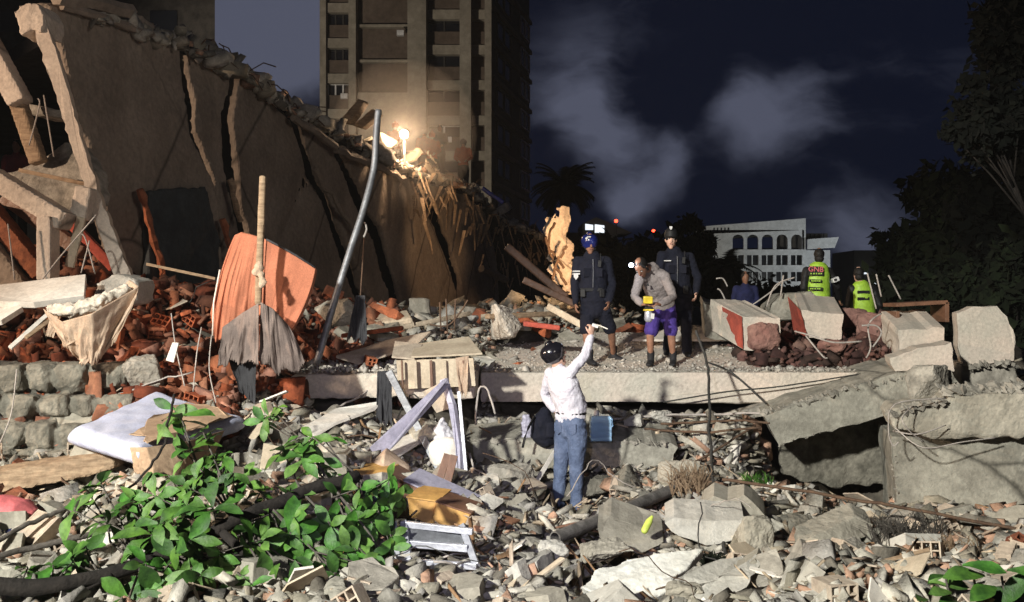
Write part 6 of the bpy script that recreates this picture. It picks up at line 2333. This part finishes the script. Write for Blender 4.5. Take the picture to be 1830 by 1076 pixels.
def person(label, J, lat, fd, skin, top, bottom, shoe, group=None, hu=(0, 0, 1), fdh=None, s=1.0, short=False, sleeve=True, belly=0.0, hands=True,
           hair=True, face=True, hatkind=None, hatmat='black', loose=1.0, vox=.009, bulky=1.0, hl=None, boots=False, handdirs=None):
    """J: joints as world vectors"""
    lat = norm(lat)
    fd = norm(fd)
    hu = norm(hu)
    fdh = norm(fdh or fd)
    fdh = (fdh-hu*fdh.dot(hu)).normalized()
    hlat = fdh.cross(hu).normalized()
    foot_z = min(J['anL'].z, J['anR'].z)-.09*s
    t = empty('person', ((J['anL'].x+J['anR'].x)/2, (J['anL'].y+J['anR'].y)/2, foot_z), label, 'person', group)
    hc = J['hd']
    b = MB()
    M = Matrix((hlat, fdh, hu)).transposed()
    b.loft([(hc+hu*z*s+fdh*f*s, a*s, d*s) for z, f, a, d in ((-.112, .035, .030, .036), (-.08, .022, .052, .066), (-.035, .008, .066, .086), (.02, 0, .073, .094), (.07, -.004, .068, .088), (.105, -.006, .045, .06))], hlat, 18)
    if face:
        b.loft([(hc+fdh*.092*s+hu*.012*s, .009*s, .010*s), (hc+fdh*.108*s-hu*.028*s, .016*s, .014*s)], hlat, 8)
        for sg in (-1, 1):
            b.ell(hc+hlat*sg*.076*s-hu*.008*s, (.010*s, .018*s, .030*s), M)
            b.ell(hc+fdh*.080*s+hlat*sg*.031*s+hu*.024*s, (.02*s, .012*s, .008*s), M)
    nk = J['nk']
    b.loft([(nk-hu*.03*s, .062*s, .06*s), (nk.lerp(hc, .45)-fdh*.012*s, .054*s, .054*s), (hc-hu*.06*s-fdh*.01*s, .054*s, .056*s)], lat, 14)
    torso = [(J['pv']-Vector((0, 0, .02)), .165, .115), (J['pv'].lerp(J['ws'], .6), .155, .110), (J['ws']+fd*belly*.5, .140+belly*.3, .105+belly*.6), (J['ch'], .165, .115), (J['ch'].lerp(nk, .55), .155, .09), (nk-(nk-J['ch']).normalized()*.03, .08, .06)]
    b.loft([(p, a*s, d*s) for p, a, d in torso], lat, 20)
    hd_ = handdirs or {}
    for k in 'LR':
        sh, el, wr = J['sh'+k], J['el'+k], J['wr'+k]
        b.loft([(sh, .052*s, .052*s), (sh.lerp(el, .5), .044*s, .044*s), (el, .037*s, .037*s), (el.lerp(wr, .35), .037*s, .036*s), (wr, .026*s, .023*s)], lat, 12)
        if hands:
            q = hd_.get(k, ((wr-el), -lat if k == 'L' else lat, .5))
            hand(b, wr, q[0], q[1], q[2], 1 if k == 'L' else -1, s)
        hp, kn, an = J['hp'+k], J['kn'+k], J['an'+k]
        b.loft([(hp, .088*s, .092*s), (hp.lerp(kn, .5), .074*s, .076*s), (kn, .054*s, .056*s), (kn.lerp(an, .3), .052*s, .056*s), (kn.lerp(an, .7), .038*s, .040*s), (an, .036*s, .038*s)], lat, 14)
        td = norm(J['to'+k]-an)
        td.z = 0
        td.normalize()
        b.loft([(an-Vector((0, 0, .05))*s-td*.04*s, .034*s, .032*s), (an-Vector((0, 0, .06))*s+td*.06*s, .04*s, .03*s), (an-Vector((0, 0, .07))*s+td*.15*s, .036*s, .018*s)], td.cross(Vector((0, 0, 1))), 12)
    b.build('body', skin, t, smooth=True, remesh=vox*s, smooths=2)
    # shirt
    g = .014*loose
    c = MB()
    c.loft([(p, (a+g*1.3*bulky)*s, (d+g*1.3*bulky)*s) for p, a, d in [(J['pv'].lerp(J['ws'], .35), .158, .112)]+torso[2:]], lat, 22)
    for k in 'LR':
        sh, el, wr = J['sh'+k], J['el'+k], J['wr'+k]
        c.loft([(J['ch'].lerp(nk, .62).lerp(sh, .5), .075*s, .07*s), (sh, (.058+g)*s, (.058+g)*s)], lat, 12)
        if sleeve:
            c.loft([(sh, (.054+g)*s, (.054+g)*s), (sh.lerp(el, .5), (.046+g)*s, (.046+g)*s), (el, (.040+g)*s, (.040+g)*s), (el.lerp(wr, .5), (.036+g)*s, (.036+g)*s), (wr-(wr-el).normalized()*.02, (.028+g*.8)*s, (.028+g*.8)*s)], lat, 14)
        else:
            c.loft([(sh, (.054+g)*s, (.054+g)*s), (sh.lerp(el, .6), (.05+g)*s, (.05+g)*s)], lat, 14)
    c.loft([(nk-(nk-J['ch']).normalized()*.02, (.072+g*.3)*s, (.066+g*.3)*s), (nk.lerp(hc, .18), .066*s, .064*s)], lat, 14)
    c.build('shirt', top, t, smooth=True, remesh=vox*1.1*s, smooths=2, disp=((.022*s, .07*s), (.010*s, .03*s)))
    # trousers or shorts
    c = MB()
    c.loft([(J['pv'].lerp(J['ws'], .5), (.150+g)*s, (.108+g)*s), (J['pv'], (.168+g)*s, (.120+g)*s), (J['pv']-Vector((0, 0, .07*s)), (.150+g)*s, (.112+g)*s)], lat, 20)
    for k in 'LR':
        hp, kn, an = J['hp'+k], J['kn'+k], J['an'+k]
        if short:
            c.loft([(hp, (.092+g*.6)*s, (.096+g*.6)*s), (hp.lerp(kn, .5), (.084+g*.6)*s, (.088+g*.6)*s), (hp.lerp(kn, .78), (.084+g*.6)*s, (.086+g*.6)*s)], lat, 16)
        else:
            c.loft([(hp, (.092+g)*s, (.096+g)*s), (hp.lerp(kn, .5), (.078+g)*s, (.08+g)*s), (kn, (.060+g)*s, (.062+g)*s), (kn.lerp(an, .5), (.056+g)*s, (.058+g)*s), (an-Vector((0, 0, .01)), (.052+g)*s, (.056+g)*s)], lat, 16)
    c.build('shorts' if short else 'trousers', bottom, t, smooth=True, remesh=vox*1.1*s, smooths=2, disp=((.022*s, .08*s), (.010*s, .03*s)))
    for k in 'LR':
        an = J['an'+k]
        td = J['to'+k]-an
        td.z = 0
        td.normalize()
        x = td.cross(Vector((0, 0, 1)))
        c = MB()
        c.loft([(an+td*-.045*s-Vector((0, 0, .045))*s, .040*s, .042*s), (an+td*.03*s-Vector((0, 0, .045))*s, .045*s, .045*s), (an+td*.11*s-Vector((0, 0, .06))*s, .048*s, .032*s), (an+td*.165*s-Vector((0, 0, .068))*s, .04*s, .022*s)], x, 14)
        if boots:
            c.loft([(an+Vector((0, 0, .09))*s, .052*s, .054*s), (an-Vector((0, 0, .05))*s, .046*s, .05*s)], x, 14)
        c.build('boot' if boots else 'shoe', shoe, t, smooth=True, remesh=.009*s, smooths=1)
    if face:
        for sg in (-1, 1):
            e = MB()
            ec = hc+fdh*.081*s+hlat*sg*.031*s+hu*.008*s
            e.ell(ec, (.013*s, .010*s, .008*s), M)
            eo = e.build('eye', 'eye_white', t, smooth=True)
            e = MB()
            e.ell(ec+fdh*.006*s, (.006*s, .006*s, .006*s), M)
            e.build('iris', 'hair', eo, smooth=True)
        e = MB()
        e.ell(hc+fdh*.086*s-hu*.062*s, (.024*s, .010*s, .006*s), M)
        e.build('mouth', 'lip', t, smooth=True)
        e = MB()
        for sg in (-1, 1):
            e.ell(hc+fdh*.088*s+hlat*sg*.031*s+hu*.030*s, (.019*s, .006*s, .004*s), M)
        e.build('eyebrow', 'hair', t, smooth=True)
    if hair:
        e = MB()
        e.ell(hc+hu*.043*s-fdh*.016*s, (.083*s, .098*s, .094*s), M, 20, 12)
        e.ell(hc-hu*.03*s-fdh*.035*s, (.074*s, .065*s, .07*s), M, 20, 12)
        e.build('hair', 'hair', t, smooth=True, remesh=.008*s, disp=((.012*s, .015*s),))
    if hatkind == 'helmet':
        e = MB()
        # shell: upper part of an ellipsoid with a flat rim
        rings = []
        for z, k in ((-.025, 1.0), (0, 1.03), (.025, 1.0), (.052, .88), (.075, .66), (.088, .36)):
            rings.append((hc+hu*(z+.045)*s-fdh*(.02-z*.0)*s, .110*k*s, .132*k*s))
        e.loft(rings, hlat, 24)
        h = e.build('helmet', hatmat, t, smooth=True, remesh=.008*s, smooths=2)
        e = MB()
        for sg in (-1, 1):
            e.tube([hc+hlat*sg*.082*s+hu*.0*s+fdh*.02*s, hc+hlat*sg*.070*s-hu*.07*s+fdh*.03*s, hc-hu*.125*s+fdh*.045*s], .006*s, 6)
        e.build('chin_strap', 'black', t, smooth=True)
        return t
    if hatkind == 'cap':
        e = MB()
        e.loft([(hc+hu*.035*s-fdh*.006*s, .090*s, .108*s), (hc+hu*.065*s-fdh*.006*s, .094*s, .110*s), (hc+hu*.085*s-fdh*.004*s, .09*s, .104*s)], hlat, 22)
        c0 = hc+hu*.035*s+fdh*.10*s
        e.loft([(c0-hlat*.05*s, .045*s, .006*s), (c0+fdh*.02*s, .055*s, .006*s), (c0+hlat*.05*s, .045*s, .006*s)], fdh, 12)
        e.build('cap', hatmat, t, smooth=True, remesh=.008*s, smooths=1)
    return t


def J_(**k):
    return {a: P(*b) for a, b in k.items()}


# man in white, raising his right arm
J = J_(hd=(993, 634, 10.38), nk=(998, 659, 10.4), ch=(1007, 690, 10.4), ws=(1018, 728, 10.42), pv=(1020, 757, 10.42),
       shL=(984, 668, 10.52), elL=(973, 706, 10.62), wrL=(992, 735, 10.52), shR=(1018, 667, 10.30), elR=(1046, 634, 10.34), wrR=(1056, 600, 10.42),
       hpL=(1008, 776, 10.48), knL=(1002, 836, 10.46), anL=(998, 902, 10.48), toL=(1010, 905, 10.75), hpR=(1032, 776, 10.36), knR=(1030, 842, 10.34), anR=(1031, 904, 10.34), toR=(1056, 908, 10.50))
man = person('man in white long sleeve shirt and jeans raising his right arm', J, (.8, -.6, 0), (.6, .8, 0), 'skin_light', 'shirt_white', 'denim', 'shoe',
             hu=(-.42, -.1, .9), fdh=(.85, .25, .45), belly=.06, hatkind='helmet', hatmat='black_gloss', hair=False, loose=.9, vox=.0075,
             handdirs={'R': ((.15, .1, 1), (-.5, .6, 0), .9), 'L': ((.75, -.2, -.5), (.2, -.3, -.8), .6)})
m = MB()
m.tube([P(1060, 580, 10.45), P(1072, 582, 10.4), P(1086, 588, 10.35)], .006, 6)
m.build('thin_stick', 'board_white', None, 'thin stick held up by the man in white', 'stick')
m = MB()
m.box(P(1064, 582, 10.44), (.07, .03, .035), (.2, .3, -.2))
m.build('white_gadget', 'white_mark', None, 'small white gadget in the raised hand of the man in white', 'gadget', bevel=.006)
for sg in (1, -1):
    pass
m = MB()
c = P(1019, 738, 10.42)
lt, f = norm((.8, -.6, 0)), norm((.6, .8, 0))
pts = [c+lt*math.cos(a)*.160+f*(math.sin(a)*.122+.012) for a in [i*6.2832/28 for i in range(29)]]
m.tube(pts, .017, 6)
m.build('belt', 'black', man)
for k in (-1, 1):
    m = MB()
    c = P(1020, 765, 10.42)+lt*.085*k-f*.138
    q = [(-.05, .06), (.05, .06), (.05, -.03), (0, -.065), (-.05, -.03)]
    m.prism([c+lt*a+Vector((0, 0, z))+f*(.02*abs(a+k*.085)/.1) for a, z in q], f*.012)
    m.build('back_pocket', 'denim', man, bevel=.003)

G = 'rescuers standing on the deck'
# officer with blue helmet
J = J_(hd=(1054, 436, 13.45), nk=(1057, 456, 13.5), ch=(1058, 484, 13.5), ws=(1060, 520, 13.5), pv=(1062, 546, 13.5),
       shL=(1084, 468, 13.5), elL=(1094, 508, 13.55), wrL=(1088, 540, 13.35), shR=(1033, 468, 13.5), elR=(1027, 508, 13.5), wrR=(1029, 543, 13.4),
       hpL=(1078, 556, 13.5), knL=(1093, 594, 13.6), anL=(1096, 633, 13.9), toL=(1122, 640, 13.75), hpR=(1050, 556, 13.5), knR=(1048, 598, 13.4), anR=(1054, 640, 13.4), toR=(1072, 654, 13.1))
o2 = person('officer in dark navy uniform shorts and blue helmet standing on the deck', J, (1, -.1, 0), (-.1, -1, 0), 'skin_brown', 'navy', 'navy', 'shoe', G,
            hu=(-.02, -.12, 1), fdh=(.12, -.97, -.12), short=True, hatkind='helmet', hatmat='helmet_blue', hair=False, boots=True, loose=1.5, bulky=1.5)
m = MB()
for z in (0, -.035):
    a = P(1031, 485, 13.42)+Vector((-.06, 0, z))
    m.box(a+Vector((.05, -.015, 0)), (.085, .07, .018), (0, 0, .25))
m.build('sleeve_stripe', 'white_mark', o2)
m = MB()
c = P(1029, 494, 13.37)
m.prism([c+Vector((x, -.045+abs(x)*.3, z)) for x, z in ((-.03, .03), (.03, .03), (.03, -.01), (0, -.045), (-.03, -.01))], (0, .02, 0))
m.build('sleeve_badge', 'white_mark', o2)
m = MB()
hq = P(1054, 436, 13.45)
m.box(hq+Vector((-.02, -.128, .085)), (.05, .02, .014), (-.6, 0, .1))
m.ell(hq+Vector((-.05, -.122, .068)), (.02, .012, .016))
m.build('helmet_mark', 'white_mark', o2, bevel=.004)
m = MB()
m.box(P(1057, 518, 13.38), (.30, .05, .05))
m.build('belt', 'black', o2, bevel=.01)

# bent man in grey with a yellow device
J = J_(hd=(1146, 478, 12.95), nk=(1163, 482, 13.14), ch=(1172, 506, 13.25), ws=(1180, 533, 13.4), pv=(1184, 552, 13.48),
       shL=(1188, 494, 13.12), elL=(1203, 530, 13.05), wrL=(1180, 544, 12.90), shR=(1144, 496, 13.1), elR=(1134, 530, 13.02), wrR=(1147, 544, 12.9),
       hpL=(1196, 562, 13.45), knL=(1200, 600, 13.35), anL=(1203, 642, 13.4), toL=(1200, 656, 13.1), hpR=(1170, 562, 13.45), knR=(1162, 600, 13.35), anR=(1163, 642, 13.4), toR=(1155, 656, 13.1))
o3 = person('man in loose grey sweater and purple shorts bending over a yellow device', J, (1, .05, 0), (-.3, -.9, -.2), 'skin_brown', 'hoodie_grey', 'purple', 'shoe', G,
            hu=(-.45, -.65, .75), fdh=(-.3, -.5, -.8), short=True, loose=1.3, bulky=.9, hatkind=None, boots=True,
            handdirs={'L': ((-.7, -.5, .1), (-.3, .3, -.8), .7), 'R': ((.7, -.5, .1), (.3, .3, -.8), .7)})
m = MB()
hc = P(1146, 478, 12.95)
m.tube([hc+Vector((math.cos(a)*.092, math.sin(a)*.10-.01, .02-math.cos(a)*.05)) for a in [i*6.2832/20 for i in range(21)]], .012, 6)
m.build('headband', 'black', o3, smooth=True)
m = MB()
m.ell(P(1128, 474, 12.86), (.028, .028, .028))
ol = m.build('head_torch', 'lamp_cold', o3, smooth=True)
lamp('head_torch_light', 'POINT', P(1122, 476, 12.70), 1.2, (.7, .75, 1.0), .03)
m = MB()
m.loft([(P(1160, 476, 13.16), .075, .04), (P(1166, 474, 13.2), .085, .045), (P(1173, 478, 13.2), .06, .04)], (0, 1, 0), 14)
m.build('hood', 'hoodie_grey', o3, smooth=True, remesh=.01, disp=((.03, .05),))
m = MB()
m.prism([P(1158, 505, 13.02), P(1161, 511, 13.01), P(1155, 511, 13.01)], (0, .02, 0))
m.build('chest_mark', 'black', o3)
t = empty('yellow_device', P(1160, 570, 12.78), 'yellow handheld device with clear canister held by the bent man', 'device')
m = MB()
m.box(P(1158, 536, 12.78), (.12, .07, .09), (.2, 0, 0))
m.build('head_unit', 'yellow', t, bevel=.012)
m = MB()
m.box(P(1159, 551, 12.78), (.10, .08, .05))
m.build('grip', 'black', t, bevel=.012)
m = MB()
m.loft([(P(1159, 557, 12.78), .05, .05), (P(1159, 570, 12.78), .055, .05)], (1, 0, 0))
m.build('canister', 'metal_light', t, smooth=True)
m = MB()
m.box(P(1159, 554, 12.76), (.125, .10, .02))
m.build('trim', 'yellow', t, bevel=.004)
m = MB()
m.box(P(1166, 565, 12.71), (.045, .01, .07), (0, .1, 0))
m.build('label_tag', 'white_mark', t)

# officer in black cap
J = J_(hd=(1199, 428, 14.0), nk=(1202, 447, 14.05), ch=(1207, 478, 14.05), ws=(1212, 512, 14.05), pv=(1213, 536, 14.05),
       shL=(1232, 460, 14.1), elL=(1247, 498, 14.1), wrL=(1244, 524, 13.95), shR=(1183, 458, 14.0), elR=(1176, 496, 13.95), wrR=(1190, 518, 13.85),
       hpL=(1224, 546, 14.05), knL=(1226, 585, 14.0), anL=(1228, 626, 14.0), toL=(1232, 634, 13.7), hpR=(1202, 546, 14.05), knR=(1198, 585, 14.0), anR=(1193, 623, 14.2), toR=(1188, 630, 13.9))
o4 = person('officer in dark uniform and black cap standing behind the bent man', J, (1, 0, 0), (-.1, -1, 0), 'skin_light', 'navy', 'navy', 'shoe', G,
            hu=(0, -.05, 1), fdh=(-.1, -.95, -.2), hatkind='cap', hatmat='black', loose=1.4, bulky=1.4, boots=True)
m = MB()
c = P(1199, 407, 13.87)
m.prism([c+Vector((x, 0, z)) for x, z in ((-.02, .02), (.02, .02), (.018, -.01), (0, -.028), (-.018, -.01))], (0, .01, 0))
m.build('cap_badge', 'white_mark', o4)
m = MB()
m.box(P(1193, 466, 13.88), (.10, .01, .012))
m.build('name_strip', 'white_mark', o4)


# pockets, radios and flaps on the two uniforms
for o, J0, Y in ((o2, (1058, 488), 13.5), (o4, (1207, 482), 14.05)):
    for sg in (-1, 1):
        m = MB()
        c = P(J0[0], J0[1], Y)+Vector((.082*sg, -.152, .0))
        m.box(c, (.095, .03, .11), (.12, 0, -.25*sg))
        m.box(c+Vector((0, -.012, .045)), (.10, .02, .03), (.12, 0, -.25*sg))
        m.build('chest_pocket', 'navy', o, bevel=.006)
    m = MB()
    c = P(J0[0], J0[1]-12, Y)+Vector((.09, -.165, .03))
    m.box(c, (.045, .03, .09), (.1, .1, -.2))
    m.tube([c+Vector((.012, 0, .04)), c+Vector((.014, -.005, .14))], .006, 5)
    m.build('radio', 'black', o, bevel=.004)
    m = MB()
    for dx in (-.13, .12):
        m.box(P(J0[0], J0[1]+36, Y)+Vector((dx, -.13, 0)), (.07, .05, .11), (0, 0, dx*2))
        m.build('belt_pouch', 'black', o, bevel=.01)
        m = MB()
    m = MB()
    a = P(J0[0], J0[1], Y)
    m.tube([a+Vector((0, -.168, .18)), a+Vector((.003, -.172, .0)), a+Vector((0, -.158, -.2))], .006, 5)
    m.build('zip', 'metal_grey', o)


def text(body, size, loc, rot, mat, parent, name='lettering', ext=.002):
    cu = bpy.data.curves.new('t', 'FONT')
    cu.body = body
    cu.size = size
    cu.align_x = 'CENTER'
    cu.align_y = 'CENTER'
    cu.extrude = ext
    cu.offset = .0015
    o = bpy.data.objects.new('t', cu)
    COL.objects.link(o)
    bpy.context.view_layer.update()
    me = bpy.data.meshes.new_from_object(o.evaluated_get(bpy.context.evaluated_depsgraph_get()))
    bpy.data.objects.remove(o)
    me.materials.clear()
    me.materials.append(MATS[mat])
    q = bpy.data.objects.new(name, me)
    q.location = loc
    q.rotation_euler = rot
    q['wloc'] = list(loc)
    return finish(q, parent)


def vest(t, J, lat, fd, s=1.0, back=True, name='vest'):
    lat, fd = norm(lat), norm(fd)
    c = MB()
    nk, ch, ws = J['nk'], J['ch'], J['ws']
    c.loft([(ws-Vector((0, 0, .08)), .195*s, .155*s), (ws, .192*s, .152*s), (ch, .198*s, .16*s), (ch.lerp(nk, .6), .190*s, .150*s), (ch.lerp(nk, .85), .165*s, .135*s)], lat, 22)
    return c.build(name, 'vest_lime', t, smooth=True, remesh=.012, smooths=2, disp=((.012, .08),))


# vest wearers, seen from behind
J = J_(hd=(1464, 459, 16.0), nk=(1463, 478, 16.0), ch=(1460, 500, 16.0), ws=(1462, 525, 16.0), pv=(1466, 545, 16.0),
       shL=(1441, 485, 15.98), elL=(1436, 515, 15.9), wrL=(1438, 540, 16.1), shR=(1482, 485, 16.05), elR=(1496, 512, 16.1), wrR=(1500, 535, 16.3),
       hpL=(1456, 555, 16.0), knL=(1454, 590, 16.2), anL=(1452, 628, 16.1), toL=(1450, 632, 16.4), hpR=(1476, 555, 16.0), knR=(1490, 585, 16.2), anR=(1492, 628, 16.1), toR=(1496, 632, 16.4))
o5 = person('man in lime green safety vest seen from behind left of the rods', J, (1, -.15, 0), (.15, 1, 0), 'skin_brown', 'black', 'black', 'shoe', 'men in lime green vests',
            fdh=(.3, .95, 0), face=False, loose=1.0, bulky=.3, vox=.013)
vest(o5, J, (1, -.15, 0), (.15, 1, 0))
v0 = P(1459, 0, 15.83)
rz = -.10


def vz(py):
    return CAMZ-(py-538)/F*15.8


m = MB()
for py, w, h in ((481, .215, .09), (489, .24, .055), (502, .19, .045), (516, .215, .05)):
    m.box((P(1458, 0, 15.8).x, 15.815, vz(py)), (w, .02, h), (0, .04, rz))
m.build('print_band', 'black', o5)
text('GNB', .115, (P(1458, 0, 15.8).x, 15.798, vz(481.5)), (R(90), R(3), rz), 'cloth_pink', o5)
m = MB()
for py, xs in ((489, (-.075, -.03, .01, .05, .085)), (502, (-.06, -.03, 0, .03, .06)), (516, (-.08, -.05, -.01, .03, .06))):
    for x in xs:
        m.box((P(1458, 0, 15.8).x+x, 15.80, vz(py)), (.022, .01, .022), (0, .04, rz))
m.build('print_mark', 'vest_lime', o5)
m = MB()
m.box(P(1492, 500, 15.98), (.11, .12, .07), (0, -.4, .1))
m.build('armband', 'white_mark', o5, bevel=.01)
m = MB()
m.box(P(1493, 500, 15.905), (.045, .012, .03), (0, -.4, .1))
m.build('armband_mark', 'black', o5)

J = J_(hd=(1534, 492, 17.0), nk=(1538, 510, 17.0), ch=(1542, 530, 17.0), ws=(1545, 555, 17.0), pv=(1547, 575, 17.0),
       shL=(1522, 516, 17.0), elL=(1516, 545, 17.0), wrL=(1522, 568, 17.1), shR=(1560, 516, 17.05), elR=(1572, 545, 17.0), wrR=(1570, 568, 17.2),
       hpL=(1538, 585, 17.0), knL=(1536, 620, 17.0), anL=(1535, 655, 17.1), toL=(1535, 660, 17.4), hpR=(1556, 585, 17.0), knR=(1560, 620, 17.0), anR=(1560, 655, 17.1), toR=(1562, 660, 17.4))
o6 = person('farther man in lime vest bending beside the dark far office', J, (1, .1, 0), (-.1, 1, 0), 'skin_light', 'black', 'black', 'shoe', 'men in lime green vests', face=False, loose=1.0, bulky=.3, vox=.014)
vest(o6, J, (1, .1, 0), (-.1, 1, 0), .95)
m = MB()
for py in (522, 534):
    m.box(P(1543, py, 16.86), (.2, .02, .05))
m.build('print_band', 'black', o6)


def far_person(px, py_head, Y, label, top, bottom, ax=1.0, group=None, hat=None, hatm='red_paint', fdir=(0, -1, 0), lean=0.0, skin='skin_light'):
    k = F/Y
    h = P(px, py_head, Y)

    def q(x, z, y=0):
        return h+Vector((x+lean*(-z-.1)*-1*.3, y, z))
    J = dict(hd=h, nk=q(0, -.15), ch=q(0, -.36), ws=q(0, -.62), pv=q(0, -.78), shL=q(.19, -.22), elL=q(.25*ax, -.48), wrL=q(.12*ax, -.60, -.22), shR=q(-.19, -.22), elR=q(-.25*ax, -.48), wrR=q(-.14*ax, -.62, -.22),
             hpL=q(.09, -.86), knL=q(.10, -1.24), anL=q(.11, -1.6), toL=q(.11, -1.66, -.2), hpR=q(-.09, -.86), knR=q(-.10, -1.24), anR=q(-.11, -1.6), toR=q(-.11, -1.66, -.2))
    return person(label, J, (1, 0, 0), fdir, skin, top, bottom, 'shoe', group, face=False, hands=True, loose=1.4, vox=.02, hatkind=hat, hatmat=hatm, hair=not hat)


far_person(1332, 497, 20.5, 'small figure in dark purple shirt standing in front of the white hall', 'cloth_navy', 'navy', skin='skin_brown')
GR = 'rescuers in orange on the ridge'
far_person(828, 256, 33, 'rescuer in orange suit and pale helmet standing alone on the ridge', 'orange_suit', 'black', 1.1, GR, 'helmet', 'hoodie_grey')
far_person(758, 238, 33, 'rescuer in pale helmet closest to the right of the ridge lamp', 'orange_suit', 'black', 1, GR, 'helmet', 'hoodie_grey')
far_person(772, 243, 32, 'crouching rescuer in red helmet right of the ridge lamp', 'orange_suit', 'black', 1, GR, 'helmet', 'orange_suit')
far_person(786, 230, 34, 'bare headed rescuer in dark shirt behind the red helmet', 'navy', 'navy', 1, GR)
far_person(706, 226, 31, 'rescuer in reddish suit right behind the ridge lamp', 'orange_suit', 'black', 1, GR, 'helmet', 'orange_suit')
far_person(30, 262, 18, 'figure in red and white jacket half hidden at the left edge', 'cloth_pink', 'navy', 1, None)
# blue pipe bundle on the ridge
wire('blue_tube', [(862, 336, 27), (878, 348, 27), (900, 362, 27)], .06, 'helmet_blue', 'blue tube lying on the far ridge', 'tube')


# ------------------------------------------------------------------ dusty night air
def haze():
    m = bpy.data.materials.new('dusty_air')
    m.use_nodes = True
    N, L = m.node_tree.nodes, m.node_tree.links
    N.remove(N['Principled BSDF'])
    v = N.new('ShaderNodeVolumePrincipled')
    v.inputs['Color'].default_value = (.9, .88, .85, 1)
    v.inputs['Density'].default_value = .0006
    v.inputs['Anisotropy'].default_value = .3
    L.new(v.outputs[0], N['Material Output'].inputs['Volume'])
    MATS['haze'] = m
    b = MB()
    b.box((0, 60, 29.2), (330, 170, 61.5))
    b.build('haze', 'haze', kind='stuff')


haze()
